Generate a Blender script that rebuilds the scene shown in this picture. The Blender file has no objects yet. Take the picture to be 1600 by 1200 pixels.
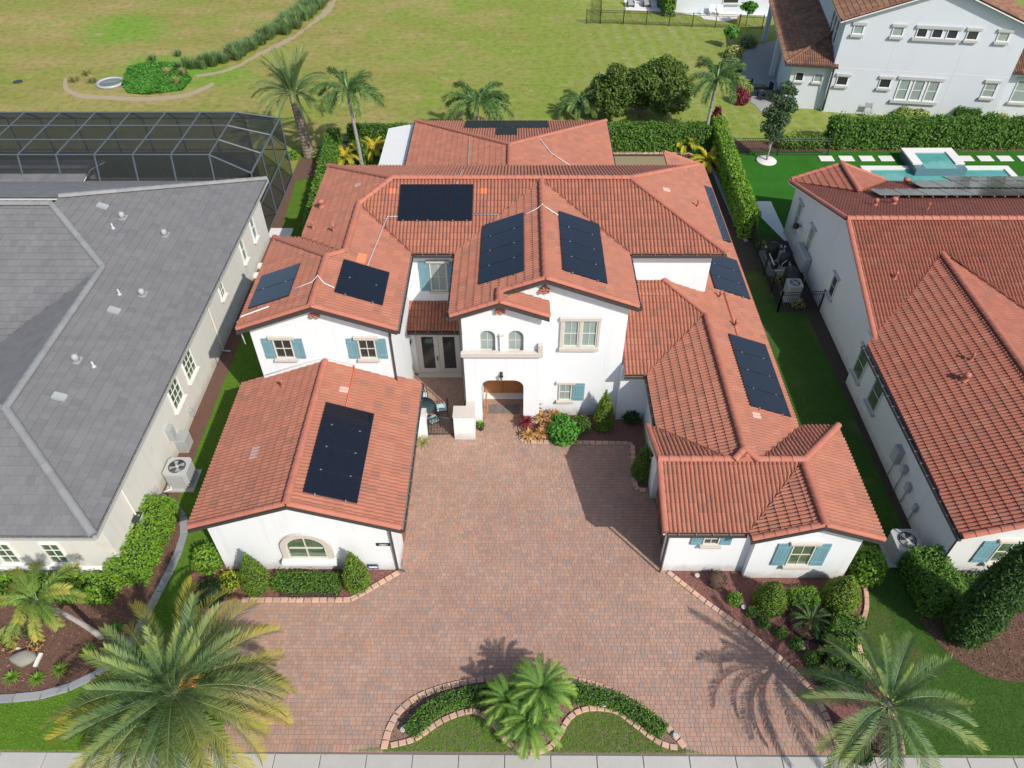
import bpy, bmesh, math, random
import numpy as np
from mathutils import Matrix, Vector
random.seed(7); RNG = np.random.default_rng(11)
scn = bpy.context.scene
COL = scn.collection
R = math.radians

# ------------------------------------------------------------------ camera
F_PX, TH, YAW, ROLL, CAM_H = 1170.0, R(44.1), R(-0.6), R(0.3), 26.0
_f = np.array([math.sin(YAW)*math.cos(TH), math.cos(YAW)*math.cos(TH), -math.sin(TH)])
_r = np.array([math.cos(YAW), -math.sin(YAW), 0.0])
_d = np.cross(_f, _r)
CR = _r*math.cos(ROLL)+_d*math.sin(ROLL)
CD = _d*math.cos(ROLL)-_r*math.sin(ROLL)
CP = np.array([0.0, 0.0, CAM_H])
cam_d = bpy.data.cameras.new('camera')
cam = bpy.data.objects.new('camera', cam_d); COL.objects.link(cam); scn.camera = cam
cam_d.sensor_width = 36; cam_d.lens = F_PX/1600*36; cam_d.clip_start = .5; cam_d.clip_end = 1500
cam.matrix_world = Matrix(((CR[0], -CD[0], -_f[0], CP[0]), (CR[1], -CD[1], -_f[1], CP[1]), (CR[2], -CD[2], -_f[2], CP[2]), (0, 0, 0, 1)))
scn.render.resolution_x, scn.render.resolution_y = 1024, 768

# ------------------------------------------------------------------ daylight
SUN_V = Vector((-.73, .86, -1.0)).normalized()
w = bpy.data.worlds.new('World'); scn.world = w; w.use_nodes = True
nt = w.node_tree; nt.nodes.clear()
sky = nt.nodes.new('ShaderNodeTexSky'); sky.sky_type = 'NISHITA'; sky.sun_disc = False
sky.sun_elevation = math.asin(-SUN_V.z); sky.sun_rotation = math.atan2(-SUN_V.x, -SUN_V.y)
sky.air_density = 1.0; sky.dust_density = 1.6; sky.ozone_density = 1.0
bg = nt.nodes.new('ShaderNodeBackground'); bg.inputs['Strength'].default_value = .12
wo = nt.nodes.new('ShaderNodeOutputWorld')
nt.links.new(sky.outputs[0], bg.inputs[0]); nt.links.new(bg.outputs[0], wo.inputs[0])
sun_d = bpy.data.lights.new('sun', 'SUN'); sun_d.energy = 3.75; sun_d.angle = R(.53); sun_d.color = (1, .94, .855)
sun = bpy.data.objects.new('sun', sun_d); COL.objects.link(sun)
sun.rotation_euler = SUN_V.to_track_quat('-Z', 'Y').to_euler(); sun.location = (20, -20, 40)
scn.view_settings.view_transform = 'Standard'; scn.view_settings.look = 'None'
scn.view_settings.gamma = 1; scn.view_settings.use_curve_mapping = False
scn.view_settings.exposure = .27

# ------------------------------------------------------------------ helpers
def at(px, py, z=0.0):
    "point of the place at height z seen at a pixel of the 1600x1200 photograph (survey of the plan)"
    d = CR*((px-800)/F_PX)+CD*((py-600)/F_PX)+_f
    t = (z-CAM_H)/d[2]; p = CP+t*d
    return (float(p[0]), float(p[1]))
def atp(px, py, P, n):
    d = CR*((px-800)/F_PX)+CD*((py-600)/F_PX)+_f
    P = np.array(P, float); n = np.array(n, float)
    return CP+d*(((P-CP)@n)/(d@n))

def tag(o, label=None, cat=None, group=None, kind=None):
    if label: o['label'] = label
    if cat: o['category'] = cat
    if group: o['group'] = group
    if kind: o['kind'] = kind
    return o
PLOC = {}
def thing(name, label, cat, loc=(0, 0, 0), group=None, rot=0, world=False):
    o = bpy.data.objects.new(name, None); COL.objects.link(o)
    o.location = loc; o.rotation_euler = (0, 0, rot); o.empty_display_size = .2
    tag(o, label, cat, group)
    if world: PLOC[o.name] = Vector(loc)
    return o
def link(name, me, parent=None, mat=None):
    o = bpy.data.objects.new(name, me); COL.objects.link(o)
    if mat is not None and not me.materials: me.materials.append(mat)
    if parent is not None:
        o.parent = parent
        if parent.name in PLOC: o.location = -PLOC[parent.name]
    return o
def copy_tree(o, parent=None):
    c = o.copy(); COL.objects.link(c)
    if parent: c.parent = parent
    for ch in list(o.children): copy_tree(ch, c)
    return c

class MB:
    "collects shapes, links them as one mesh"
    def __init__(s, xf=None): s.v = []; s.f = []; s.xf = xf; s.sm = []
    def add(s, vs, fs, smooth=False):
        n = len(s.v)
        if s.xf is not None: vs = [tuple(s.xf @ Vector(v)) for v in vs]
        s.v += [tuple(v) for v in vs]; s.f += [tuple(i+n for i in f) for f in fs]; s.sm += [smooth]*len(fs)
        return s
    def box(s, x0, x1, y0, y1, z0, z1):
        return s.add([(x0,y0,z0),(x1,y0,z0),(x1,y1,z0),(x0,y1,z0),(x0,y0,z1),(x1,y0,z1),(x1,y1,z1),(x0,y1,z1)],
            [(0,3,2,1),(4,5,6,7),(0,1,5,4),(1,2,6,5),(2,3,7,6),(3,0,4,7)])
    def prism(s, pts, z0, z1):
        "vertical prism over plan polygon; z0,z1 number or function"
        f0 = z0 if callable(z0) else (lambda x, y: z0); f1 = z1 if callable(z1) else (lambda x, y: z1)
        a = sum(pts[i][0]*pts[(i+1) % len(pts)][1]-pts[(i+1) % len(pts)][0]*pts[i][1] for i in range(len(pts)))
        if a < 0: pts = pts[::-1]
        n = len(pts)
        vs = [(x, y, f0(x, y)) for x, y in pts]+[(x, y, f1(x, y)) for x, y in pts]
        fs = [tuple(range(n-1, -1, -1)), tuple(range(n, 2*n))]+[(i, (i+1) % n, n+(i+1) % n, n+i) for i in range(n)]
        return s.add(vs, fs)
    def xprism(s, pts, y0, y1):
        "prism of an x-z outline between two y"
        a = sum(pts[i][0]*pts[(i+1) % len(pts)][1]-pts[(i+1) % len(pts)][0]*pts[i][1] for i in range(len(pts)))
        if a < 0: pts = pts[::-1]
        n = len(pts)
        return s.add([(x, y0, z) for x, z in pts]+[(x, y1, z) for x, z in pts],
            [tuple(range(n)), tuple(range(2*n-1, n-1, -1))]+[((i+1) % n, i, n+i, n+(i+1) % n) for i in range(n)])
    def tube(s, pts, r, n=6, r1=None, cap=True):
        pts = [Vector(p) for p in pts]; m = len(pts); vs = []; fs = []
        for i, p in enumerate(pts):
            t = (pts[min(i+1, m-1)]-pts[max(i-1, 0)]).normalized()
            a = t.cross(Vector((0, 0, 1)) if abs(t.z) < .9 else Vector((1, 0, 0))).normalized(); b = t.cross(a)
            rr = r if r1 is None else r+(r1-r)*i/(m-1)
            for k in range(n):
                q = 2*math.pi*k/n; vs.append(p+a*(rr*math.cos(q))+b*(rr*math.sin(q)))
        for i in range(m-1):
            for k in range(n): fs.append((i*n+k, i*n+(k+1) % n, (i+1)*n+(k+1) % n, (i+1)*n+k))
        if cap: fs += [tuple(range(n-1, -1, -1)), tuple((m-1)*n+k for k in range(n))]
        return s.add(vs, fs, n > 5)
    def lathe(s, prof, n=16, c=(0, 0, 0)):
        vs = []; fs = []; m = len(prof)
        for r, z in prof:
            for k in range(n): vs.append((c[0]+r*math.cos(2*math.pi*k/n), c[1]+r*math.sin(2*math.pi*k/n), c[2]+z))
        for i in range(m-1):
            for k in range(n): fs.append((i*n+k, i*n+(k+1) % n, (i+1)*n+(k+1) % n, (i+1)*n+k))
        fs += [tuple(range(n-1, -1, -1)), tuple((m-1)*n+k for k in range(n))]
        return s.add(vs, fs, True)
    def mesh(s, name, mat=None, bevel=0):
        me = bpy.data.meshes.new(name); me.from_pydata(s.v, [], s.f)
        if any(s.sm): me.polygons.foreach_set('use_smooth', s.sm)
        if mat: me.materials.append(mat)
        if bevel:
            bm = bmesh.new(); bm.from_mesh(me)
            bmesh.ops.bevel(bm, geom=[e for e in bm.edges], offset=bevel, segments=1, affect='EDGES', clamp_overlap=True)
            bm.to_mesh(me); bm.free()
        return me
    def build(s, name, mat, parent=None, label=None, bevel=0):
        o = link(name, s.mesh(name, mat, bevel), parent)
        if label: o['label'] = label
        return o

def np_mesh(name, V, Fc, mat, smooth=False, attr=None):
    "V (n,3) verts, Fc (m,k) faces"
    me = bpy.data.meshes.new(name); m, k = Fc.shape
    me.vertices.add(len(V)); me.vertices.foreach_set('co', np.ascontiguousarray(V, dtype=np.float32).ravel())
    me.loops.add(m*k); me.loops.foreach_set('vertex_index', np.ascontiguousarray(Fc, dtype=np.int32).ravel())
    me.polygons.add(m); me.polygons.foreach_set('loop_start', np.arange(0, m*k, k, dtype=np.int32))
    me.polygons.foreach_set('loop_total', np.full(m, k, dtype=np.int32))
    me.polygons.foreach_set('use_smooth', np.full(m, bool(smooth)))
    if attr is not None:
        a = me.attributes.new('tt', 'FLOAT', 'POINT'); a.data.foreach_set('value', np.ascontiguousarray(attr, dtype=np.float32))
    me.update(calc_edges=True); me.validate()
    if mat: me.materials.append(mat)
    return me

# ------------------------------------------------------------------ materials
def mat(name, col, rough=.7, noise=None, bump=None, metal=0, spec=.5, tint=0, trans=0, stain=None, base=None):
    """col base colour; noise (scale, second colour, amount); bump (scale, strength); tint = random lightness per piece;
       stain (scale, colour, low, high)"""
    m = bpy.data.materials.new(name); m.use_nodes = True; t = m.node_tree; N = t.nodes; L = t.links
    b = N['Principled BSDF']; b.inputs['Roughness'].default_value = rough; b.inputs['Metallic'].default_value = metal
    b.inputs['Specular IOR Level'].default_value = spec
    geo = N.new('ShaderNodeNewGeometry'); pos = geo.outputs['Position']
    c = N.new('ShaderNodeRGB'); c.outputs[0].default_value = (*col, 1); out = c.outputs[0]
    def mix(a, bcol, fac, mode='MIX'):
        x = N.new('ShaderNodeMix'); x.data_type = 'RGBA'; x.blend_type = mode
        L.new(a, x.inputs[6])
        if hasattr(bcol, 'links'): L.new(bcol, x.inputs[7])
        else: x.inputs[7].default_value = (*bcol, 1)
        if hasattr(fac, 'links'): L.new(fac, x.inputs[0])
        else: x.inputs[0].default_value = fac
        return x.outputs[2]
    for ns in ([noise] if noise and not isinstance(noise, list) else (noise or [])):
        sc, c2, amt = ns[:3]
        n = N.new('ShaderNodeTexNoise'); n.inputs['Scale'].default_value = sc; n.inputs['Detail'].default_value = 6; n.inputs['Roughness'].default_value = .65
        L.new(pos, n.inputs['Vector'])
        mr = N.new('ShaderNodeMapRange'); mr.inputs[1].default_value = .5-.2; mr.inputs[2].default_value = .5+.2
        mr.inputs[3].default_value = 0; mr.inputs[4].default_value = amt
        L.new(n.outputs['Fac'], mr.inputs[0]); out = mix(out, c2, mr.outputs[0])
    if stain:
        sc, c2, lo, hi = stain[:4]
        n = N.new('ShaderNodeTexNoise'); n.inputs['Scale'].default_value = sc; n.inputs['Detail'].default_value = 5
        L.new(pos, n.inputs['Vector'])
        mr = N.new('ShaderNodeMapRange'); mr.inputs[1].default_value = lo; mr.inputs[2].default_value = hi; mr.inputs[3].default_value = 0; mr.inputs[4].default_value = stain[4] if len(stain) > 4 else 1
        L.new(n.outputs['Fac'], mr.inputs[0]); out = mix(out, c2, mr.outputs[0])
    if base:
        # splash dirt on the lowest part of a wall
        sp = N.new('ShaderNodeSeparateXYZ'); L.new(pos, sp.inputs[0]); n = N.new('ShaderNodeTexNoise'); n.inputs['Scale'].default_value = 2.5; n.inputs['Detail'].default_value = 6; L.new(pos, n.inputs['Vector'])
        ma = N.new('ShaderNodeMath'); ma.operation = 'MULTIPLY_ADD'; ma.inputs[1].default_value = -.9; L.new(n.outputs['Fac'], ma.inputs[0]); L.new(sp.outputs[2], ma.inputs[2])
        mr = N.new('ShaderNodeMapRange'); mr.inputs[1].default_value = .12; mr.inputs[2].default_value = -.35; mr.inputs[3].default_value = 0; mr.inputs[4].default_value = .6; mr.clamp = True; L.new(ma.outputs[0], mr.inputs[0])
        out = mix(out, base, mr.outputs[0])
        mp = N.new('ShaderNodeVectorMath'); mp.operation = 'MULTIPLY'; mp.inputs[1].default_value = (3.5, 3.5, .25); L.new(pos, mp.inputs[0])
        n = N.new('ShaderNodeTexNoise'); n.inputs['Scale'].default_value = 1; n.inputs['Detail'].default_value = 4; L.new(mp.outputs[0], n.inputs['Vector'])
        mr = N.new('ShaderNodeMapRange'); mr.inputs[1].default_value = .56; mr.inputs[2].default_value = .8; mr.inputs[3].default_value = 0; mr.inputs[4].default_value = .22; mr.clamp = True; L.new(n.outputs['Fac'], mr.inputs[0])
        out = mix(out, base, mr.outputs[0])
    if tint:
        oi = N.new('ShaderNodeObjectInfo'); ad = N.new('ShaderNodeMath'); ad.operation = 'ADD'
        L.new(oi.outputs['Random'], ad.inputs[0]); L.new(geo.outputs['Random Per Island'], ad.inputs[1])
        fr = N.new('ShaderNodeMath'); fr.operation = 'FRACT'; L.new(ad.outputs[0], fr.inputs[0])
        cr = N.new('ShaderNodeValToRGB'); L.new(fr.outputs[0], cr.inputs[0])
        if isinstance(tint, list):
            e = cr.color_ramp; e.interpolation = 'CONSTANT'
            e.elements[0].color = (*tint[0][1], 1); e.elements[1].position = tint[1][0]; e.elements[1].color = (*tint[1][1], 1)
            for p_, c_ in tint[2:]:
                k = e.elements.new(p_); k.color = (*c_, 1)
            out = mix(out, cr.outputs[0], 1.0, 'MULTIPLY')
        else:
            cr.color_ramp.elements[0].color = (1-tint,)*3+(1,); cr.color_ramp.elements[1].color = (1+tint,)*3+(1,)
            out = mix(out, cr.outputs[0], 1.0, 'MULTIPLY')
    L.new(out, b.inputs['Base Color'])
    if bump:
        n = N.new('ShaderNodeTexNoise'); n.inputs['Scale'].default_value = bump[0]; n.inputs['Detail'].default_value = 5
        L.new(pos, n.inputs['Vector'])
        bp = N.new('ShaderNodeBump'); bp.inputs['Strength'].default_value = bump[1]; bp.inputs['Distance'].default_value = .02
        L.new(n.outputs['Fac'], bp.inputs['Height']); L.new(bp.outputs[0], b.inputs['Normal'])
    if trans:
        tr = N.new('ShaderNodeBsdfTranslucent'); ms = N.new('ShaderNodeMixShader'); ms.inputs[0].default_value = trans
        L.new(out, tr.inputs[0]); L.new(b.outputs[0], ms.inputs[1]); L.new(tr.outputs[0], ms.inputs[2])
        L.new(ms.outputs[0], N['Material Output'].inputs[0])
    return m

def leafmat(name, c1, c2, tip=None, rough=.55, dead=None):
    "leaves: a random mix of two greens per leaf, optional tip colour along attribute tt"
    m = bpy.data.materials.new(name); m.use_nodes = True; t = m.node_tree; N = t.nodes; L = t.links
    b = N['Principled BSDF']; b.inputs['Roughness'].default_value = rough; b.inputs['Specular IOR Level'].default_value = .35
    geo = N.new('ShaderNodeNewGeometry'); oi = N.new('ShaderNodeObjectInfo')
    ad = N.new('ShaderNodeMath'); ad.operation = 'MULTIPLY_ADD'; ad.inputs[1].default_value = .35
    L.new(oi.outputs['Random'], ad.inputs[0]); sc = N.new('ShaderNodeMath'); sc.operation = 'MULTIPLY'; sc.inputs[1].default_value = .65
    L.new(geo.outputs['Random Per Island'], sc.inputs[0]); L.new(sc.outputs[0], ad.inputs[2])
    cr = N.new('ShaderNodeValToRGB'); e = cr.color_ramp
    e.elements[0].color = (*c1, 1); e.elements[1].color = (*c2, 1)
    if dead: k = e.elements.new(.95); k.color = (*c2, 1); e.elements[-1].color = (*dead, 1)
    L.new(ad.outputs[0], cr.inputs[0]); out = cr.outputs[0]
    if tip:
        a = N.new('ShaderNodeAttribute'); a.attribute_name = 'tt'
        n = N.new('ShaderNodeMath'); n.operation = 'MULTIPLY_ADD'; n.inputs[1].default_value = .5; n.inputs[2].default_value = -.12
        L.new(oi.outputs['Random'], n.inputs[0]); ad2 = N.new('ShaderNodeMath'); ad2.operation = 'ADD'
        L.new(a.outputs['Fac'], ad2.inputs[0]); L.new(n.outputs[0], ad2.inputs[1])
        mr = N.new('ShaderNodeMapRange'); mr.inputs[1].default_value = .62; mr.inputs[2].default_value = 1.35; L.new(ad2.outputs[0], mr.inputs[0])
        x = N.new('ShaderNodeMix'); x.data_type = 'RGBA'; L.new(mr.outputs[0], x.inputs[0]); L.new(out, x.inputs[6]); x.inputs[7].default_value = (*tip, 1); out = x.outputs[2]
    L.new(out, b.inputs['Base Color'])
    tr = N.new('ShaderNodeBsdfTranslucent'); ms = N.new('ShaderNodeMixShader'); ms.inputs[0].default_value = .3
    L.new(out, tr.inputs[0]); L.new(b.outputs[0], ms.inputs[1]); L.new(tr.outputs[0], ms.inputs[2])
    L.new(ms.outputs[0], N['Material Output'].inputs[0])
    return m

M = {}
TT = [(0, (1, 1, 1)), (.14, (.94, .93, .93)), (.3, (1.05, 1.02, .99)), (.5, (1, .97, .95)), (.7, (1.08, 1.09, 1.07)), (.84, (.92, .95, .95)), (.955, (.82, .9, .93))]
M['tile'] = mat('terracotta_roof_tile', (.36, .14, .09), .8, [(.5, (.40, .172, .117), .5), (7, (.30, .115, .076), .35)], (60, .3), tint=TT, stain=(1.3, (.26, .15, .115), .6, .74, .5))
M['ridge'] = mat('ridge_tile', (.43, .15, .098), .8, [(3, (.38, .135, .09), .7), (25, (.5, .2, .135), .3)], (50, .3), tint=.06)
M['rtile'] = mat('red_roof_tile', (.29, .095, .06), .8, [(.6, (.335, .125, .085), .5), (8, (.24, .08, .053), .4)], (60, .3), tint=TT, stain=(1.6, (.3, .15, .11), .56, .72, .6))
M['tile_new'] = mat('new_orange_tile', (.66, .2, .09), .75)
M['tile_pale'] = mat('pale_patched_tile', (.58, .38, .32), .8, (9, (.45, .24, .19), .5))
M['tile_grey'] = mat('grey_patched_tile', (.42, .26, .22), .8, (9, (.36, .2, .16), .5))
M['btile'] = mat('brown_roof_tile', (.23, .115, .07), .85, [(.8, (.3, .17, .115), .7), (9, (.15, .075, .05), .5)], (60, .3), tint=[(0, (1, 1, 1)), (.25, (.75, .72, .7)), (.5, (1.15, 1.15, 1.1)), (.75, (.9, .85, .85))])
M['gtile'] = mat('grey_flat_roof_tile', (.165, .165, .170), .8, [(.7, (.2, .2, .203), .8), (14, (.125, .125, .13), .35)], (80, .3), tint=[(0, (1, 1, 1)), (.2, (.94, .94, .95)), (.4, (1.05, 1.05, 1.05)), (.6, (.97, .97, .97)), (.8, (1.03, 1.02, 1.0)), (.95, (.88, .88, .9))], stain=(.8, (.12, .12, .125), .6, .75, .4))
M['gridge'] = mat('grey_ridge_metal', (.25, .255, .255), .6, (6, (.22, .23, .24), .6), tint=.1)
M['stucco'] = mat('white_stucco', (.75, .775, .79), .9, [(.7, (.69, .72, .745), .4)], (70, .25), base=(.42, .38, .33))
M['stucco_cream'] = mat('cream_stucco', (.70, .68, .63), .9, [(.6, (.63, .61, .57), .5)], (70, .3), stain=(.9, (.5, .48, .42), .62, .8, .5), base=(.38, .34, .28))
M['stucco_grey'] = mat('pale_grey_stucco', (.68, .69, .685), .9, [(.5, (.62, .63, .62), .5)], (70, .3), base=(.38, .36, .33))
M['stucco_blue'] = mat('cool_white_stucco', (.58, .62, .665), .9, [(.4, (.54, .58, .625), .5)], (70, .3), stain=(.7, (.44, .47, .51), .6, .8, .5))
M['deck'] = mat('roof_deck', (.14, .06, .045), .9)
M['gdeck'] = mat('grey_roof_deck', (.07, .07, .075), .9)
M['soffit'] = mat('white_soffit', (.7, .7, .69), .8)
M['gutter'] = mat('dark_bronze_gutter', (.045, .04, .04), .45, (8, (.09, .085, .08), .5))
M['gutter_in'] = mat('gutter_lining', (.25, .24, .22), .7, (10, (.1, .09, .08), .8))
M['trim'] = mat('beige_stone_trim', (.56, .52, .47), .85, (5, (.48, .44, .4), .5))
M['white'] = mat('white_paint', (.78, .78, .76), .5)
M['frame'] = mat('cream_window_frame', (.62, .61, .54), .5)
M['shutter'] = mat('teal_shutter_paint', (.17, .325, .375), .6, (20, (.13, .27, .32), .5), tint=.06)
M['wood'] = mat('stained_door_wood', (.42, .17, .055), .45, [(4, (.3, .11, .035), .6), (30, (.5, .22, .08), .3)])
M['garage'] = mat('brown_garage_door', (.26, .13, .07), .6, (6, (.2, .1, .05), .6))
M['black'] = mat('black_powder_coat', (.015, .015, .016), .45)
M['rail_dark'] = mat('dark_iron', (.03, .035, .04), .5)
M['alu'] = mat('aluminium', (.55, .56, .57), .35, metal=.8)
M['pvc'] = mat('white_pvc_pipe', (.74, .74, .72), .5)
M['conduit_grey'] = mat('grey_conduit', (.42, .43, .45), .45, (10, (.3, .3, .32), .5))
M['conduit_red'] = mat('red_painted_conduit', (.62, .12, .05), .5)
M['util'] = mat('grey_utility_paint', (.36, .38, .38), .55, (9, (.3, .31, .31), .6))
M['util_light'] = mat('pale_utility_paint', (.43, .44, .43), .55)
M['concrete'] = mat('concrete', (.43, .42, .39), .9, [(1.2, (.35, .34, .31), .7), (22, (.5, .49, .46), .4)], (90, .3), tint=.05)
M['path_stone'] = mat('white_stepping_stone', (.72, .71, .68), .85, (5, (.62, .61, .58), .5), tint=.04)
M['curb_grey'] = mat('grey_curb_concrete', (.26, .27, .28), .9, [(4, (.2, .21, .22), .6), (30, (.32, .33, .34), .4)], tint=.1)
M['edging'] = mat('peach_edging_stone', (.55, .36, .27), .9, [(6, (.45, .29, .21), .7), (30, (.62, .44, .34), .4)], (50, .5), tint=[(0, (1, 1, 1)), (.3, (.85, .84, .85)), (.5, (1.1, 1.06, 1.02)), (.8, (.95, .98, 1.02))])
PT = [(0, (1, .98, .97)), (.16, (.93, .91, .9)), (.33, (1.05, 1.01, .98)), (.5, (.98, .99, 1)), (.66, (1.1, 1.08, 1.06)), (.81, (.87, .96, 1.05)), (.89, (1.13, .98, .89)), (.95, (.82, .97, 1.08))]
M['paver'] = mat('clay_blend_paver', (.37, .235, .182), .85, [(.3, (.48, .325, .255), .9), (1.1, (.28, .175, .135), .5), (4, (.33, .205, .155), .4)], (120, .35), tint=PT, stain=(.9, (.2, .145, .125), .68, .8, .5))
M['grout'] = mat('paver_joint_sand', (.215, .145, .115), .95, (30, (.24, .17, .13), .5))
M['patio'] = mat('grey_patio_paver', (.27, .27, .28), .85, [(1, (.34, .33, .32), .7)], (60, .3), tint=.12)
M['mulch'] = mat('brown_mulch', (.135, .07, .048), .95, [(3, (.085, .045, .033), .8), (40, (.2, .11, .08), .5)], (45, 1))
M['dark_soil'] = mat('dark_soil', (.055, .04, .03), .95, [(3, (.03, .022, .016), .8), (30, (.1, .07, .05), .5)], (40, 1))
M['mulch_red'] = mat('red_rock_mulch', (.19, .075, .06), .95, [(12, (.12, .06, .05), .8), (50, (.36, .2, .17), .4)], (45, 1))
M['chip'] = mat('bark_chip', (.13, .072, .05), .95, tint=[(0, (1, 1, 1)), (.3, (.5, .5, .5)), (.55, (1.6, 1.5, 1.4)), (.8, (.8, .8, .8)), (.93, (3, 2.8, 2.6))])
M['chip_red'] = mat('red_rock_chip', (.21, .085, .068), .95, tint=[(0, (1, 1, 1)), (.3, (.5, .5, .5)), (.55, (1.6, 1.6, 1.6)), (.85, (.8, .9, .9)), (.93, (2.2, 2.6, 2.6))])
M['rock'] = mat('grey_boulder', (.3, .28, .25), .9, (5, (.2, .2, .15), .7), (12, 1))
M['bark'] = mat('palm_bark', (.24, .19, .15), .95, [(9, (.13, .1, .08), .8), (30, (.34, .29, .24), .4)], (25, 1))
M['bark_grey'] = mat('ringed_grey_bark', (.36, .34, .31), .9, [(12, (.22, .2, .18), .7)], (25, .7))
M['cane'] = mat('green_crownshaft', (.2, .28, .1), .6)
M['fruit'] = mat('orange_date_stalk', (.62, .26, .04), .6, tint=.2)
M['core'] = mat('dark_foliage_core', (.016, .03, .010), 1)
M['core_br'] = mat('brown_dry_twigs', (.10, .06, .04), 1)
M['hedge'] = leafmat('hedge_leaf', (.035, .10, .014), (.17, .33, .045), dead=(.3, .33, .08))
M['hedge_dark'] = leafmat('dark_hedge_leaf', (.02, .06, .013), (.08, .165, .03), dead=(.14, .17, .05))
M['hedge_bright'] = leafmat('bright_hedge_leaf', (.08, .2, .018), (.27, .46, .045))
M['topiary'] = leafmat('topiary_leaf', (.075, .16, .015), (.26, .38, .05))
M['lime'] = leafmat('lime_leaf', (.24, .38, .02), (.55, .6, .04))
M['varieg'] = leafmat('cream_variegated_leaf', (.16, .3, .05), (.62, .6, .22))
M['magnolia'] = leafmat('magnolia_leaf', (.025, .07, .012), (.15, .23, .04), dead=(.3, .22, .06))
M['oak'] = leafmat('oak_leaf', (.05, .1, .04), (.13, .2, .09))
M['red_leaf'] = leafmat('red_cordyline_leaf', (.16, .018, .03), (.34, .06, .07))
M['croton'] = leafmat('croton_leaf', (.34, .1, .07), (.6, .42, .14))
M['maroon'] = leafmat('maroon_shrub_leaf', (.05, .035, .04), (.15, .1, .1))
M['strap'] = leafmat('strap_leaf', (.1, .24, .03), (.28, .42, .06))
M['bush_green'] = leafmat('lush_green_leaf', (.04, .17, .02), (.14, .38, .05))
M['date_leaf'] = leafmat('date_palm_leaf', (.07, .125, .04), (.2, .26, .07), tip=(.5, .4, .05))
M['sylv_leaf'] = leafmat('silver_date_palm_leaf', (.075, .15, .055), (.17, .27, .11), tip=(.3, .36, .09))
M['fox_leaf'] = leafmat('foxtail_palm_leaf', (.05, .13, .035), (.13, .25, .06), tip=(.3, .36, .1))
M['fox_bright'] = leafmat('bright_foxtail_leaf', (.1, .2, .03), (.24, .36, .06), tip=(.5, .45, .1))  # brighter, yellower greens than the other foxtail leaf
M['pygmy_leaf'] = leafmat('pygmy_palm_leaf', (.07, .20, .03), (.2, .38, .06), tip=(.3, .42, .07))
M['yellow_leaf'] = leafmat('golden_cane_leaf', (.3, .36, .03), (.7, .5, .04))
M['spiky'] = leafmat('aloe_leaf', (.26, .28, .1), (.5, .45, .2))
M['reed'] = leafmat('grey_green_grass_leaf', (.09, .18, .06), (.27, .38, .15), dead=(.4, .34, .18))
M['blade'] = leafmat('lawn_blade', (.08, .22, .012), (.24, .46, .04), rough=.9)
M['blade_dk'] = leafmat('shade_toned_lawn_blade', (.035, .12, .01), (.10, .25, .025), rough=.9)  # darker copy of the lawn blade, shade put into its greens
M['dead_leaf'] = leafmat('dead_brown_leaf', (.2, .13, .06), (.4, .29, .15))
M['water_green'] = mat('drain_water', (.12, .16, .13), .1)
def glassmat(name, col, rough=.06):
    m = mat(name, col, rough, spec=.9); return m
M['glass'] = glassmat('dark_window_glass', (.035, .04, .042))
M['glass_blind'] = mat('window_with_blinds', (.25, .31, .29), .12, (1.5, (.32, .38, .36), .7), spec=.8)
M['glass_green'] = mat('window_painted_garden_reflection', (.05, .09, .05), .08, (3, (.16, .2, .12), .8), spec=.9)  # mottled green garden reflection painted into the glass colour
M['curtain'] = mat('sheer_green_curtain', (.24, .31, .29), .3, (2, (.32, .39, .37), .8), spec=.6)
def panelmat(name, col, line):
    m = bpy.data.materials.new(name); m.use_nodes = True; t = m.node_tree; N = t.nodes; L = t.links
    b = N['Principled BSDF']; b.inputs['Roughness'].default_value = .14; b.inputs['Specular IOR Level'].default_value = .6; b.inputs['Coat Weight'].default_value = .35; b.inputs['Coat Roughness'].default_value = .06
    tc = N.new('ShaderNodeTexCoord'); br = N.new('ShaderNodeTexBrick'); br.inputs['Scale'].default_value = 1
    br.inputs['Color1'].default_value = (*col, 1); br.inputs['Color2'].default_value = (*[c*1.25 for c in col], 1); br.inputs['Mortar'].default_value = (*line, 1)
    br.inputs['Mortar Size'].default_value = .004; br.inputs['Brick Width'].default_value = .16; br.inputs['Row Height'].default_value = .16; br.offset = 0
    L.new(tc.outputs['Object'], br.inputs[0]); L.new(br.outputs[0], b.inputs['Base Color']); return m
M['pv'] = panelmat('solar_cell_black', (.007, .009, .015), (.013, .016, .025))
M['pv_matt'] = panelmat('matt_solar_cell', (.007, .009, .013), (.012, .014, .02)); M['pv_matt'].node_tree.nodes['Principled BSDF'].inputs['Coat Weight'].default_value = 0; M['pv_matt'].node_tree.nodes['Principled BSDF'].inputs['Roughness'].default_value = .5; M['pv_matt'].node_tree.nodes['Principled BSDF'].inputs['Specular IOR Level'].default_value = .2  # no coat and low gloss, so the cells mirror no green field
M['pv_frame'] = mat('black_panel_frame', (.02, .021, .025), .35)

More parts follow.
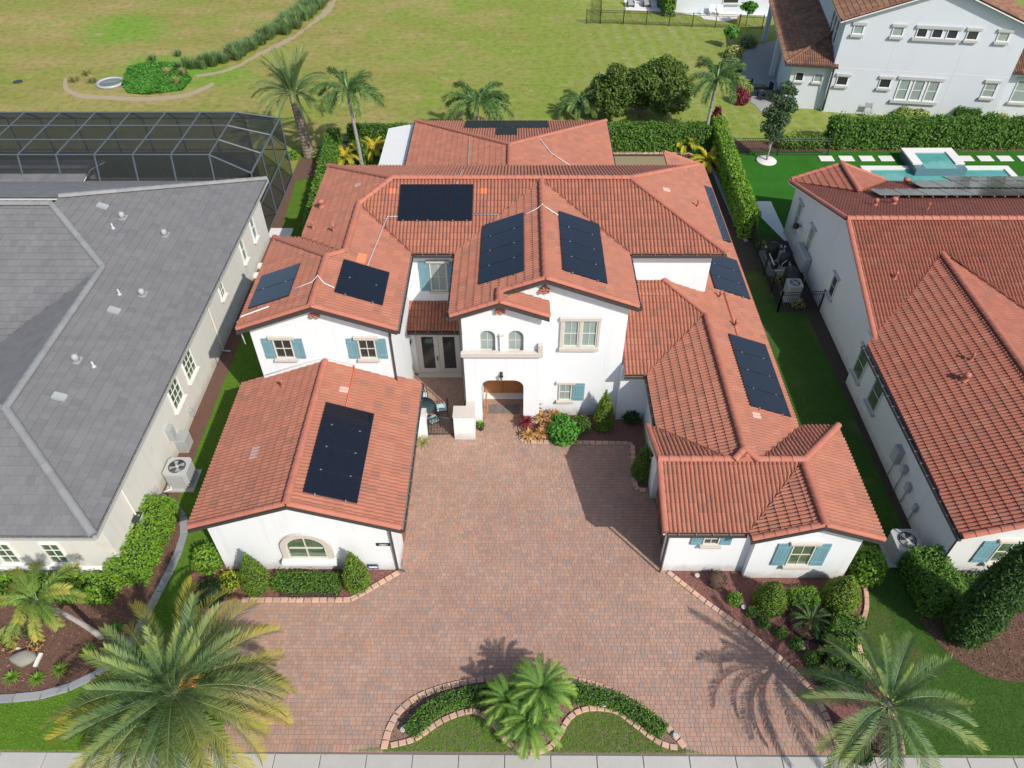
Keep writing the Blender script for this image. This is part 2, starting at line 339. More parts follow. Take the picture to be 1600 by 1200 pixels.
def fieldmat():
    m = bpy.data.materials.new('field_grass'); m.use_nodes = True; t = m.node_tree; N = t.nodes; L = t.links
    b = N['Principled BSDF']; b.inputs['Roughness'].default_value = .95; b.inputs['Specular IOR Level'].default_value = .1
    geo = N.new('ShaderNodeNewGeometry'); pos = geo.outputs['Position']
    def noise(sc, lo, hi, det=6, vec=None):
        n = N.new('ShaderNodeTexNoise'); n.inputs['Scale'].default_value = sc; n.inputs['Detail'].default_value = det; n.inputs['Roughness'].default_value = .68
        L.new(vec or pos, n.inputs['Vector']); mr = N.new('ShaderNodeMapRange'); mr.inputs[1].default_value = lo; mr.inputs[2].default_value = hi; mr.clamp = True
        L.new(n.outputs['Fac'], mr.inputs[0]); return mr.outputs[0]
    def mix(a, bb, f):
        x = N.new('ShaderNodeMix'); x.data_type = 'RGBA'
        for s_, v in ((6, a), (7, bb)):
            if hasattr(v, 'links'): L.new(v, x.inputs[s_])
            else: x.inputs[s_].default_value = (*v, 1)
        if hasattr(f, 'links'): L.new(f, x.inputs[0])
        else: x.inputs[0].default_value = f
        return x.outputs[2]
    def math_(op, a, b_, c_=None):
        n = N.new('ShaderNodeMath'); n.operation = op
        for i, v in enumerate((a, b_, c_)):
            if v is None: continue
            if hasattr(v, 'links'): L.new(v, n.inputs[i])
            else: n.inputs[i].default_value = v
        return n.outputs[0]
    sep = N.new('ShaderNodeSeparateXYZ'); L.new(pos, sep.inputs[0])
    def spot(px, py, rx, ry):   # a soft patch of the field around a surveyed place
        cx, cy = at(px, py)
        dx = math_('MULTIPLY', math_('SUBTRACT', sep.outputs[0], cx), 1/rx); dy = math_('MULTIPLY', math_('SUBTRACT', sep.outputs[1], cy), 1/ry)
        d = math_('ADD', math_('MULTIPLY', dx, dx), math_('MULTIPLY', dy, dy))
        wob = noise(.35, .2, .8)
        d = math_('ADD', d, math_('MULTIPLY', math_('SUBTRACT', wob, .5), .9))
        mr = N.new('ShaderNodeMapRange'); mr.inputs[1].default_value = 1.0; mr.inputs[2].default_value = .1; mr.clamp = True; L.new(d, mr.inputs[0]); return mr.outputs[0]
    tan, olive, green = (.39, .29, .13), (.27, .235, .07), (.19, .285, .038)
    wv = N.new('ShaderNodeVectorMath'); wv.operation = 'MULTIPLY'; L.new(pos, wv.inputs[0]); wv.inputs[1].default_value = (.5, 1.3, 1)
    base = mix(tan, olive, noise(.16, .36, .6, vec=wv.outputs[0]))
    gx = N.new('ShaderNodeMapRange'); gx.inputs[1].default_value = -22; gx.inputs[2].default_value = 8; gx.clamp = True; L.new(sep.outputs[0], gx.inputs[0])
    gfac = math_('ADD', math_('MULTIPLY', gx.outputs[0], .62), noise(.22, .38, .72))
    gfac = math_('MINIMUM', gfac, 1.0)
    base = mix(base, green, math_('MULTIPLY', gfac, .82))
    for s_ in ((195, 45, 5.5, 5), (330, 120, 5, 3), (250, 105, 5, 4)):
        base = mix(base, (.15, .30, .03), math_('MULTIPLY', spot(*s_), .85))
    # mowing stripes east
    st = math_('SINE', math_('MULTIPLY', math_('ADD', sep.outputs[0], math_('MULTIPLY', sep.outputs[1], .06)), 4.6), 0)
    stm = N.new('ShaderNodeMapRange'); stm.inputs[1].default_value = 2; stm.inputs[2].default_value = 9; stm.clamp = True; L.new(sep.outputs[0], stm.inputs[0])
    sf = math_('MULTIPLY', math_('MULTIPLY', math_('ADD', math_('MULTIPLY', st, .5), .5), stm.outputs[0]), .85)
    base = mix(base, (.29, .31, .11), math_('MULTIPLY', sf, noise(.3, .35, .6)))
    base = mix(base, (.46, .37, .22), math_('MULTIPLY', noise(.7, .6, .72), .75))
    base = mix(base, (.07, .09, .022), math_('MULTIPLY', noise(1.7, .45, .75), .6))
    base = mix(base, (.36, .33, .16), math_('MULTIPLY', noise(9, .5, .8), .4))
    L.new(base, b.inputs['Base Color'])
    bp = N.new('ShaderNodeBump'); bp.inputs['Strength'].default_value = .8; bp.inputs['Distance'].default_value = .08
    n = N.new('ShaderNodeTexNoise'); n.inputs['Scale'].default_value = 7; n.inputs['Detail'].default_value = 8; L.new(pos, n.inputs['Vector'])
    L.new(n.outputs['Fac'], bp.inputs['Height']); L.new(bp.outputs[0], b.inputs['Normal'])
    return m
M['field'] = fieldmat()
M['lawn'] = mat('lawn_grass', (.085, .20, .018), .95, [(.5, (.12, .225, .028), .8), (2.2, (.045, .105, .01), .8), (11, (.18, .27, .045), .6), (40, (.03, .08, .01), .5)], (30, 1), spec=.1, stain=(.5, (.2, .22, .075), .6, .75, .35))
M['lawn_dk'] = mat('shade_toned_side_lawn_grass', (.04, .105, .014), .95, [(.5, (.06, .14, .02), .8), (2.2, (.022, .06, .01), .85), (11, (.1, .17, .04), .6), (40, (.02, .05, .01), .5)], (30, 1), spec=.1, stain=(.4, (.13, .12, .05), .56, .75, .8))  # greens lowered to put the grass's self-shade into the colour
M['turf'] = mat('artificial_turf', (.025, .12, .010), .9, [(1, (.045, .19, .02), .7), (30, (.02, .1, .01), .5)], (60, .6), spec=.15)
M['soil'] = mat('dry_soil', (.25, .195, .12), .95, [(1.5, (.2, .2, .08), .6), (20, (.35, .28, .2), .5)], (30, .7))
M['sand'] = mat('bare_sand', (.33, .26, .165), .95, [(2, (.3, .24, .14), .7), (20, (.5, .42, .32), .4)], (30, .5))
# ================================================================== GROUND
def sheet(name, pts, z, m, label=None, kind='structure', cat=None, wob=0):
    mb = MB(); a = sum(pts[i][0]*pts[(i+1) % len(pts)][1]-pts[(i+1) % len(pts)][0]*pts[i][1] for i in range(len(pts)))
    if a < 0: pts = pts[::-1]
    mb.add([(x, y, z) for x, y in pts], [tuple(range(len(pts)))])
    o = mb.build(name, m); o['kind'] = kind
    if label: o['label'] = label
    if cat: o['category'] = cat
    return o
def P(*pts, z=0): return [at(x, y, z) for x, y in pts]
def smooth(pts, n=6):
    out = []; p = [Vector((*q, 0)) for q in pts]
    for i in range(len(p)-1):
        a, b, c, d = p[max(i-1, 0)], p[i], p[i+1], p[min(i+2, len(p)-1)]
        for k in range(n):
            t = k/n; q = .5*((2*b)+(c-a)*t+(2*a-5*b+4*c-d)*t*t+(3*b-a-3*c+d)*t**3); out.append((q.x, q.y))
    out.append((p[-1].x, p[-1].y)); return out
def resample(pts, step):
    p = [Vector((*q, 0)) for q in pts]; out = [p[0].copy()]; acc = 0
    for a, b in zip(p[:-1], p[1:]):
        L = (b-a).length
        while acc+L >= step:
            t = (step-acc)/L; a = a+(b-a)*t; L = (b-a).length; out.append(a.copy()); acc = 0
        acc += L
    return [(q.x, q.y) for q in out]

sheet('ground', [(-260, -60), (260, -60), (260, 420), (-260, 420)], 0, M['field'], 'dry mown field with green patches behind the houses')
sheet('side_lawn', [(-15.5, 9.3), (-11.4, 9.3), (-11.4, 16.2), (-10.6, 23), (-9.3, 40), (-8.9, 52), (-15.9, 52)], .004, M['lawn'], 'bright green side lawn left of the white house')
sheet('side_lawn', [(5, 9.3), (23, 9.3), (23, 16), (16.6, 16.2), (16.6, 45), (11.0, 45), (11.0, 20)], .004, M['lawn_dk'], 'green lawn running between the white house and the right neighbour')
sheet('front_lawn', [(-40, 9.3), (-10, 9.3), (-10, 15), (-40, 15)], .008, M['lawn'], 'front lawn beside the pavement at the lower left')
sheet('artificial_lawn', [(14.9, 40.4), (40, 40.4), (40, 51.3), (14.9, 51.3)], .012, M['turf'], 'vivid green turf of the pool garden')
sheet('back_yard', [(-8.8, 36), (12.4, 36), (12.4, 50.6), (-8.8, 50.6)], .012, M['soil'], 'bare dry ground behind the white house')
# ---- mulch
sheet('mulch_bed', [(-15.5, 15), (-14.6, 15), (-14.75, 30), (-14.95, 40), (-15.45, 47.4), (-15.9, 47.4)], .016, M['mulch'], 'brown mulch strip along the cream house')
sheet('mulch_bed', [(16.0, 14), (16.7, 14), (16.9, 40), (15.6, 39.8), (14.6, 38), (14.5, 32.6), (15.9, 32.4), (16.0, 28)], .016, M['dark_soil'], 'dark mulch strip along the right neighbour')
LB = smooth(P((250, 775), (283, 800), (288, 835), (272, 880), (246, 930), (226, 968), (205, 1005), (165, 1045), (120, 1070), (60, 1088), (-60, 1096)))
sheet('mulch_bed', LB+P((-60, 880), (200, 870)), .02, M['mulch'], 'brown mulch bed of the cream house')
sheet('mulch_bed', smooth(P((1430, 960), (1470, 1010), (1510, 1040), (1560, 1062), (1660, 1070)))+P((1660, 930), (1480, 900)), .02, M['mulch'], 'dark mulch bed round the tall cypress')
FB = P((378, 938), (546, 938), (560, 931), (624, 894))
sheet('mulch_bed', P((300, 870), (300, 940))+FB+[(-4.7, 16.3), (-12.4, 16.3)], .02, M['mulch_red'], 'red mulch bed under the arched window')
RBo = smooth(P((1043, 895), (1100, 940), (1150, 976), (1200, 1015), (1240, 1050), (1270, 1085), (1290, 1120), (1304, 1155), (1314, 1188)))
RBi = smooth(P((1345, 903), (1352, 925), (1353, 950), (1347, 975), (1341, 1012), (1364, 1057), (1376, 1076), (1394, 1110), (1404, 1147), (1411, 1190)))
sheet('mulch_bed', RBo+RBi[::-1]+[(13.2, 16.5), (5.8, 16.5)], .02, M['mulch_red'], 'curved red mulch bed in front of the right wing')
EB = P((816, 640), (816, 690), (986, 693), (994, 764), (1020, 764))
sheet('mulch_bed', [at(816, 690), at(986, 693), at(994, 764), (5.8, 20.4), (5.9, 25.2), (.4, 25.2)], .02, M['mulch_red'], 'small mulch bed beside the entrance')
IO = smooth(P((600, 1172), (607, 1143), (625, 1112), (660, 1087), (720, 1069), (780, 1061), (850, 1060), (910, 1066), (970, 1087), (1020, 1118), (1052, 1148), (1074, 1175)))
II = smooth(P((610, 1166), (650, 1155), (687, 1129), (725, 1114), (748, 1114), (770, 1130), (790, 1158), (818, 1175), (852, 1173), (871, 1155), (886, 1127), (901, 1114), (924, 1108), (961, 1112), (987, 1130), (1017, 1153), (1040, 1166), (1066, 1170)))
sheet('island_lawn', IO[:1]+IO[4:-4]+IO[-1:], .02, M['lawn'], 'lawn of the island in the forecourt')
sheet('mulch_bed', IO+II[::-1], .024, M['mulch_red'], 'red mulch bed of the forecourt island')
sheet('mulch_bed', [(12.4, 36.5), (14.4, 36.5), (14.6, 53), (-14, 53), (-14, 50.6), (12.0, 50.6)], .018, M['dark_soil'], 'dark planting strip round the back yard')
sheet('mulch_bed', [(14.9, 51.3), (40, 51.3), (40, 53.0), (14.9, 53.0)], .018, M['mulch'], 'mulch strip under the rear hedge')
sheet('mulch_bed', [(-15.9, 46.8), (-13.2, 48.2), (-13.2, 51.5), (-15.6, 52.4)], .022, M['mulch'], 'round mulch bed under the rear date palm')
# ---- pavement
pv = thing('pavement', None, None, (0, 8.5, 0), world=True); pv['kind'] = 'structure'; pv['label'] = 'pale concrete pavement along the street'
MB().box(-60, 60, 7.5, 9.25, 0, .02).build('pavement_bed', M['curb_grey'], pv)
slab = MB().box(-.745, .745, -.84, .84, 0, .05).mesh('slab', M['concrete'], .012)
for i in range(-16, 17):
    o = link('slab', slab, pv); o.location = Vector((i*1.515+.35, 8.37, .012))-PLOC[pv.name]
sheet('road', [(-80, -30), (80, -30), (80, 6.8), (-80, 6.8)], .006, M['curb_grey'])

# ---- driveway of pavers
def inside(pts, poly):
    pts = np.asarray(pts); x, y = pts[:, 0], pts[:, 1]; c = np.zeros(len(pts), bool); n = len(poly)
    for i in range(n):
        (x0, y0), (x1, y1) = poly[i], poly[i-1]
        if y0 == y1: continue
        k = ((y0 > y) != (y1 > y)) & (x < (x1-x0)*(y-y0)/(y1-y0)+x0); c ^= k
    return c
DRV = [at(352, 1187), at(350, 1130), at(335, 1060), at(318, 990), (-12.3, 15.1)]+FB+[(-4.7, 16.3), (-4.7, 23.3), (-5.35, 23.3), (-5.35, 27.55), (-2.3, 27.55), (-2.3, 24.2), (-1.66, 24.2), (-1.66, 26.2), (.26, 26.2), (.26, 24.2)]+\
    [at(812, 692), at(984, 695), at(990, 767), (5.92, 20.4), (5.92, 16.3)]+RBo+[at(1316, 1196)]
DRV = [(x, max(y, 9.26)) for x, y in DRV]
drv = thing('driveway', None, None, (0, 15, 0), world=True); drv['kind'] = 'structure'; drv['label'] = 'forecourt of pink and grey clay pavers'
mb = MB(); mb.add([(x, y, .026) for x, y in DRV[::-1]], [tuple(range(len(DRV)))]); mb.build('joint_sand', M['grout'], drv)
pav = []
RH = .152; y = 9.27; row = 0
rr = random.Random(5)
while y < 27.4:
    x = -13.2+rr.random()*.3
    soldier = row < 1
    h = .26 if soldier else RH
    while x < 12.8:
        wd = .13 if soldier else rr.choice((.15, .15, .225, .225, .19, .12))
        pav.append((x+wd/2, y+h/2, wd-.008, h-.008)); x += wd
    y += h; row += 1
pav = np.array(pav)
k = inside(pav[:, :2], DRV) & ~inside(pav[:, :2], IO[::1]); pav = pav[k]
# mixed pavers: some pairs of rows share a tall paver - jitter heights a little
near = np.argsort(pav[:, 1]*1.0+np.abs(pav[:, 0]-8.0)*.02)
# the nearest 300: the part of the forecourt by the pavement, right of the island
cand = np.where((pav[:, 0] > 6.2) & (pav[:, 1] < 14))[0]; cand = cand[np.argsort(pav[cand, 1])][:300]
ind = np.zeros(len(pav), bool); ind[cand] = True
pm = {}
for i in np.where(ind)[0]:
    cx, cy, wd, h = pav[i]; key = (round(wd, 3), round(h, 3))
    if key not in pm:
        a, b_, e = key[0]/2, key[1]/2, .004
        pm[key] = MB().add([(-a, -b_, 0), (a, -b_, 0), (a, b_, 0), (-a, b_, 0), (-a, -b_, .024), (a, -b_, .024), (a, b_, .024), (-a, b_, .024), (-a+e, -b_+e, .03), (a-e, -b_+e, .03), (a-e, b_-e, .03), (-a+e, b_-e, .03)],
            [(0, 1, 5, 4), (1, 2, 6, 5), (2, 3, 7, 6), (3, 0, 4, 7), (4, 5, 9, 8), (5, 6, 10, 9), (6, 7, 11, 10), (7, 4, 8, 11), (8, 9, 10, 11)]).mesh('paver', M['paver'])
    o = link('paver', pm[key], drv); o.location = Vector((cx, cy, .006+rr.random()*.003))-PLOC[drv.name]
pv_ = pav[~ind]; n = len(pv_); zz = .006+RNG.random(n)*.003
V = np.zeros((n, 12, 3)); a = pv_[:, 2]/2; b_ = pv_[:, 3]/2; e = .004
sx = np.array([-1, 1, 1, -1]); sy = np.array([-1, -1, 1, 1])
for j in range(4):
    for lay, (zo, ins) in enumerate(((0, 0), (.024, 0), (.03, e))):
        V[:, lay*4+j, 0] = pv_[:, 0]+sx[j]*(a-ins); V[:, lay*4+j, 1] = pv_[:, 1]+sy[j]*(b_-ins); V[:, lay*4+j, 2] = zz+zo-(.008 if lay == 0 else 0)
Fq = np.array([(4, 5, 9, 8), (5, 6, 10, 9), (6, 7, 11, 10), (7, 4, 8, 11), (8, 9, 10, 11)])
Fc = (np.arange(n)[:, None, None]*12+Fq[None]).reshape(-1, 4)
o = link('pavers', np_mesh('pavers', V.reshape(-1, 3), Fc, M['paver']), drv); o['kind'] = 'stuff'

# ---- edging stones
def edging(label, path, w_=.2, step=.3, h=.1, m=None, cat='edging', name='garden_edging', z=0, irr=.35):
    p = resample(path, step); c = p[len(p)//2]
    t = thing(name, label, cat, (c[0], c[1], 0), world=True)
    rr = random.Random(len(p))
    for i in range(len(p)-1):
        a, b = Vector((*p[i], 0)), Vector((*p[i+1], 0)); d = (b-a); L = d.length; d.normalize(); nn = Vector((-d.y, d.x, 0))
        q = [a+d*.012+nn*(w_/2), b-d*(.012+rr.random()*.03*irr)+nn*(w_/2), b-d*.012-nn*(w_/2), a+d*(.012+rr.random()*.03*irr)-nn*(w_/2)]
        sk = (rr.random()-.5)*.08*irr
        q[1] += d*sk; q[0] += d*sk*.0
        mb = MB(); hh = h*(1+(rr.random()-.5)*.2*irr); mb.prism([(v.x, v.y) for v in q], z, z+hh)
        o = mb.build('edging_stone', m or M['edging'], t, bevel=.012)
    return t
def off(path, d):
    out = []
    for i, p in enumerate(path):
        a = Vector(path[max(i-1, 0)]); b = Vector(path[min(i+1, len(path)-1)]); t = (b-a).normalized(); out.append((p[0]-t.y*d, p[1]+t.x*d))
    return out
edging('peach stone edging of the bed below the arched window', off([at(378, 938), at(546, 938), at(562, 930), at(626, 893)], -.02))
edging('long curved peach stone edging on the right side of the driveway', RBo)
edging('peach stone edging between right mulch bed and lawn', RBi, .17)
edging('outer arc of peach edging stones round the forecourt island', IO, .22)
edging('scalloped inner edging stones between island lawn and mulch', II, .18, .27)
edging('angled peach stone edging of the entrance bed', [at(814, 672), at(814, 691), at(988, 694), at(993, 766), at(1018, 768)], .2, .3)
edging('grey concrete curb curving round the neighbour bed at lower left', LB, .3, .9, .08, M['curb_grey'], 'curb', irr=0)
edging('straight row of peach edging stones behind the back yard', P((958, 240), (1075, 240), (1098, 250)), .25, .42)
edging('dark stone edging along the right side strip', P((1112, 262), (1128, 300), (1150, 350), (1168, 382)), .22, .45, .1, M['curb_grey'])
# ================================================================== ROOFS
def plane_z(f, x, y):
    _, e, d, z0, s = f
    return z0-s*((x-e[0])*d[0]+(y-e[1])*d[1])
TW, TL = .33, .37
def tile_prof(kind):
    if kind == 'barrel':
        us = np.array([0, .028, .055, .0825, .11, .137, .165, .193, .22, .2475, .275, .302, .33]); hs = np.array([.0, .042, .066, .074, .066, .042, .0, .042, .066, .074, .066, .042, .0])
        return us, hs+.012
    us = np.array([0.0035, .3265]); hs = np.array([.009, .009]); return us, hs
def tile_local(kind):
    "one tile in (across, upslope, normal); lower end raised over the course below"
    us, hs = tile_prof(kind); n = len(us); L = TL+.03
    v = []
    up_ = .03 if kind == 'barrel' else .034
    for u, h in zip(us, hs): v.append((u, 0, h+up_))
    for u, h in zip(us, hs): v.append((u, L, h*.8+.002))
    for u, h in zip(us, hs): v.append((u, 0, -.02 if kind == 'barrel' else .0))
    f = [(i, i+1, n+i+1, n+i) for i in range(n-1)]+[(2*n+i, 2*n+i+1, i+1, i) for i in range(n-1)]
    if kind != 'barrel':
        k = len(v); v += [(us[0], L, -.02), (us[1], L, -.02)]
        f += [(0, 2, 6, 4), (1, 5, 7, 3)]
    return np.array(v, float), np.array(f)
def closest(pts, poly):
    best = np.full(len(pts), 1e9); out = pts.copy()
    n = len(poly)
    for i in range(n):
        a = np.array(poly[i-1], float); b = np.array(poly[i], float); d = b-a; L2 = d@d
        t = np.clip(((pts-a)@d)/L2, 0, 1); q = a+t[:, None]*d; dd = ((pts-q)**2).sum(1); k = dd < best
        best[k] = dd[k]; out[k] = q[k]
    return out
def roof_tiles(faces, house, tm, kind='barrel', top300=300, hi_=None, vis=None):
    VL, FL_ = tile_local(kind); nv = len(VL); allV = []; full = []
    for nm, f in faces.items():
        poly, e, d, z0, s = f; d = np.array(d, float); a = np.array([-d[1], d[0]]); k = math.sqrt(1+s*s)
        # across axis a, upslope u=-d ; make (a, u, n) right handed
        u = -d
        if a[0]*u[1]-a[1]*u[0] < 0: a = -a
        P_ = np.array(poly, float); aa = P_@a; dist = -(P_-np.array(e, float))@d
        lo_a, hi_a, lo_d, hi_d = aa.min(), aa.max(), dist.min(), dist.max()
        st = TL/k; ne = int(math.ceil((hi_d-lo_d)/st))+1; na = int(math.ceil((hi_a-lo_a)/TW))+1
        ii, jj = np.meshgrid(np.arange(na), np.arange(int(math.floor(lo_d/st)), int(math.floor(lo_d/st))+ne+1))
        A = lo_a+ii.ravel()*TW; D = jj.ravel()*st
        if kind != 'barrel': A = A-(jj.ravel() % 2)*TW*.5
        e0 = np.array(e, float); base0 = e0-a*(e0@a)
        def plan(A_, D_): return base0+A_[:, None]*a+D_[:, None]*u
        c = plan(A+TW/2, D+st/2); ok = inside(c, poly)
        corn = [inside(plan(A+du, D+dv), poly) for du, dv in ((.02, .02), (TW-.02, .02), (TW-.02, st-.02), (.02, st-.02))]
        anyc = ok | corn[0] | corn[1] | corn[2] | corn[3]; allc = ok & corn[0] & corn[1] & corn[2] & corn[3]
        nrm = np.array([d[0]*s, d[1]*s, 1])/k; up3 = np.array([u[0], u[1], s])/k; a3 = np.array([a[0], a[1], 0])
        for sel, isfull in ((allc, True), (anyc & ~allc, False)):
            idx = np.where(sel)[0]
            if not len(idx): continue
            o = plan(A[idx], D[idx]); oz = z0+s*D[idx]; O = np.c_[o, oz]
            V = O[:, None, :]+VL[None, :, 0, None]*a3+VL[None, :, 1, None]*up3+VL[None, :, 2, None]*nrm
            if isfull:
                for q in range(len(idx)): full.append((O[q], a3, up3, nrm, V[q]))
            else:
                W = V.reshape(-1, 3).copy(); out = ~inside(W[:, :2], poly)
                if out.any():
                    h = W[out, 2]-(z0-s*((W[out, :2]-e0)@d)); q = closest(W[out, :2], poly)
                    W[out, :2] = q; W[out, 2] = z0-s*((q-e0)@d)+h
                allV.append(W)
    # tiles that show largest: nearest the camera
    if vis is None: key = [np.linalg.norm(q[0]-CP) for q in full]
    else: key = [vis(q[0]) for q in full]
    order = np.argsort(key); pick = set(order[:top300].tolist())
    me = np_mesh('roof_tile', VL, FL_, tm)
    roofs = house
    inv = Matrix.Translation(-PLOC[house.name]) if house.name in PLOC else Matrix.Identity(4)
    for i in pick:
        O, a3, up3, nrm, _ = full[i]
        o = bpy.data.objects.new('roof_tile', me); COL.objects.link(o); o.parent = house
        m = Matrix(((a3[0], up3[0], nrm[0], O[0]), (a3[1], up3[1], nrm[1], O[1]), (a3[2], up3[2], nrm[2], O[2]), (0, 0, 0, 1)))
        o.matrix_basis = inv @ m
    rest = [full[i][4] for i in range(len(full)) if i not in pick]
    W = np.concatenate([np.array(rest).reshape(-1, 3)]+allV) if rest else np.concatenate(allV)
    n = len(W)//nv
    W += np.repeat(RNG.normal(0, .0025, (n, 1)), nv, 0)*np.array([0, 0, 1])
    Fc = (np.arange(n)[:, None, None]*nv+FL_[None]).reshape(-1, 4)
    o = link('roof_tiling', np_mesh('roof_tiling', W, Fc, tm), house); o['kind'] = 'stuff'
    return o
def decks(faces, house, dm, sm_=None, th=.14):
    mb = MB(); mb2 = MB()
    for nm, f in faces.items():
        poly = f[0]; mb.prism(poly, lambda x, y: plane_z(f, x, y)-.05, lambda x, y: plane_z(f, x, y)-.012)
        mb2.prism(poly, lambda x, y: plane_z(f, x, y)-th, lambda x, y: plane_z(f, x, y)-.055)
    mb.build('roof_deck', dm, house); mb2.build('soffit', sm_ or M['soffit'], house)
def ridge(p0, p1, house, m, step=.42, r=.125, name='ridge_tile', n=6, lift=.03, seg=True, ends=True):
    "half round cap tiles along a ridge, hip or rake"
    p0, p1 = Vector(p0), Vector(p1); L = (p1-p0).length; k = max(1, round(L/step)); d = (p1-p0)/k; t = d.normalized()
    s = t.cross(Vector((0, 0, 1))).normalized(); upv = s.cross(t)
    mb = MB(); L1 = d.length+.03; vs = []; fs = []
    for i, (y_, rr_) in enumerate(((0, r*1.06), (L1, r*.94))):
        for q in range(n+1):
            an = math.pi*q/n; vs.append((-math.cos(an)*rr_*1.1, y_, math.sin(an)*rr_*.9+(.012 if i == 0 else 0)))
    for q in range(n): fs.append((q, q+1, n+1+q+1, n+1+q))
    # end cap
    fs.append(tuple(range(n, -1, -1))); fs.append(tuple(range(n+1, 2*n+2)))
    mb.add(vs, fs); me = mb.mesh(name, m)
    inv = Matrix.Translation(-PLOC[house.name]) if house.name in PLOC else Matrix.Identity(4)
    for i in range(k):
        o = bpy.data.objects.new(name, me); COL.objects.link(o); o.parent = house
        q = p0+d*i+upv*(lift-.02)
        o.matrix_basis = inv @ Matrix(((s.x, t.x, upv.x, q.x), (s.y, t.y, upv.y, q.y), (s.z, t.z, upv.z, q.z), (0, 0, 0, 1)))
def gutter(p0, p1, house, up=.0, out=(0, -1), m=None):
    "open box gutter along an eave, with straps"
    p0, p1 = Vector(p0), Vector(p1); t = (p1-p0); L = t.length; t.normalize(); o_ = Vector((*out, 0))
    xf = Matrix(((t.x, o_.x, 0, p0.x), (t.y, o_.y, 0, p0.y), (0, 0, 1, p0.z), (0, 0, 0, 1)))
    def bx(mb, *a): 
        mb.box(*a)
        if t.x*o_.y-t.y*o_.x < 0: mb.f = [tuple(reversed(f)) if i >= len(mb.f)-6 else f for i, f in enumerate(mb.f)]
    mb = MB(xf); bx(mb, 0, L, -.02, .0, -.14, .0); bx(mb, 0, L, .10, .12, -.14, -.01); bx(mb, 0, L, 0, .10, -.14, -.12)
    bx(mb, -.015, 0, -.02, .12, -.14, -.01); bx(mb, L, L+.015, -.02, .12, -.14, -.01)
    g = mb.build('gutter', m or M['gutter'], house)
    mb = MB(xf); bx(mb, .01, L-.01, .0, .10, -.118, -.06); x = .4
    li = mb.build('gutter_lining', M['gutter_in'], g)
    mb = MB(xf)
    while x < L: bx(mb, x, x+.03, -.01, .125, -.012, .004); x += .62
    if x > .4+.62: mb.build('gutter_strap', M['alu'], g)
    return g
def downpipe(pts, house, m=None, r=.045): return MB().tube(pts, r, 4).build('downpipe', m or M['gutter'], house)
# ================================================================== HOUSES
# roof faces: (plan polygon, point on eave line, downslope direction, eave height, slope)
S_=.37
FM={
'A_w':([(-12,15.8),(-8.1,15.8),(-8.1,23.45),(-12,23.45)],(-12,0),(-1,0),3.3,S_),
'A_e':([(-8.1,15.8),(-4.2,15.8),(-4.2,23.45),(-8.1,23.45)],(-4.2,0),(1,0),3.3,S_),
'B_w':([(-11.25,22.87),(-8.03,22.87),(-8.03,26.26),(-11.25,29.48)],(-11.25,0),(-1,0),6.76,S_),
'B_n':([(-11.25,29.48),(-8.03,26.26),(-7.41,26.88),(-10.0,29.48)],(0,29.48),(0,1),6.76,S_),
'BC_e':([(-4.82,22.87),(-4.82,28.25),(-7.41,30.84),(-7.41,26.88),(-8.03,26.26),(-8.03,22.87)],(-4.82,0),(1,0),6.76,S_),
'CD_w':([(-10,29.48),(-7.41,26.89),(-7.41,30.84),(-5.97,32.28),(-10,36.3)],(-10,0),(-1,0),6.76,S_),
'D_s':([(-7.41,30.84),(-5.97,32.28),(5.32,32.28),(9.35,28.25),(5,28.25),(1.1,32.15),(-2.8,28.25),(-4.82,28.25)],(0,28.25),(0,-1),6.76,S_),
'D_e':([(9.35,28.25),(5.32,32.28),(9.35,36.3)],(9.35,0),(1,0),6.76,S_),
'D_n':([(-10,36.3),(-5.97,32.28),(5.32,32.28),(9.35,36.3)],(0,36.3),(0,1),6.76,S_),
'E_w':([(-2.8,23.7),(-.75,23.7),(-.75,24.35),(1.1,24.35),(1.1,32.15),(-2.8,28.25)],(-2.8,0),(-1,0),6.76,S_),
'E2_e':([(-.75,23.7),(1.3,23.7),(1.3,24.72),(-.75,24.72)],(1.3,0),(1,0),6.76,S_),
'E_e':([(5,24.35),(5,28.25),(1.1,32.15),(1.1,24.35)],(5,0),(1,0),6.76,S_),
'G_w':([(-6.95,48.9),(-.5,41.6),(-.5,36.6),(-6.95,36.6)],(-6.95,0),(-1,0),3.4,.295),
'G_e':([(5.95,48.9),(5.95,36.6),(-.5,36.6),(-.5,41.6)],(5.95,0),(1,0),3.4,.295),
'G_n':([(-6.95,48.9),(-.5,41.6),(5.95,48.9)],(0,48.9),(0,1),3.4,.26),
'J_s':([(4.72,24),(5.7,24),(8.6,26.9),(6.85,28.62),(4.72,28.62)],(0,24),(0,-1),3.3,S_),
'H_w':([(5.7,24),(8.6,26.9),(8.6,18.4),(8.1,18.4),(5.7,20.8)],(5.7,0),(-1,0),3.3,S_),
'HJ_e':([(11.5,20.85),(9.1,18.4),(8.6,18.4),(8.6,26.9),(6.85,28.62),(8.88,28.62),(8.88,42.9),(11.5,42.9)],(11.5,0),(1,0),3.3,S_),
'K_s':([(5.3,15.78),(8.4,15.78),(10.8,18.4),(5.3,18.4)],(0,15.78),(0,-1),3.2,S_),
'K_n':([(5.3,21.05),(5.45,21.05),(8.1,18.4),(5.3,18.4)],(0,21.05),(0,1),3.2,S_),
'L_n':([(11.7,21.05),(9.1,18.4),(10.8,18.4),(13.2,21.05)],(0,21.05),(0,1),3.2,S_),
'L_w':([(8.4,15.45),(10.8,15.45),(10.8,18.4),(8.4,15.85)],(8.4,0),(-1,0),3.2,S_),
'L_e':([(13.2,15.45),(13.2,21.05),(10.8,18.4),(10.8,15.45)],(13.2,0),(1,0),3.2,S_),
'M_s':([(-5.25,27.1),(-2.5,27.1),(-2.5,28.62),(-5.25,28.62)],(0,27.1),(0,-1),3.2,S_),
}
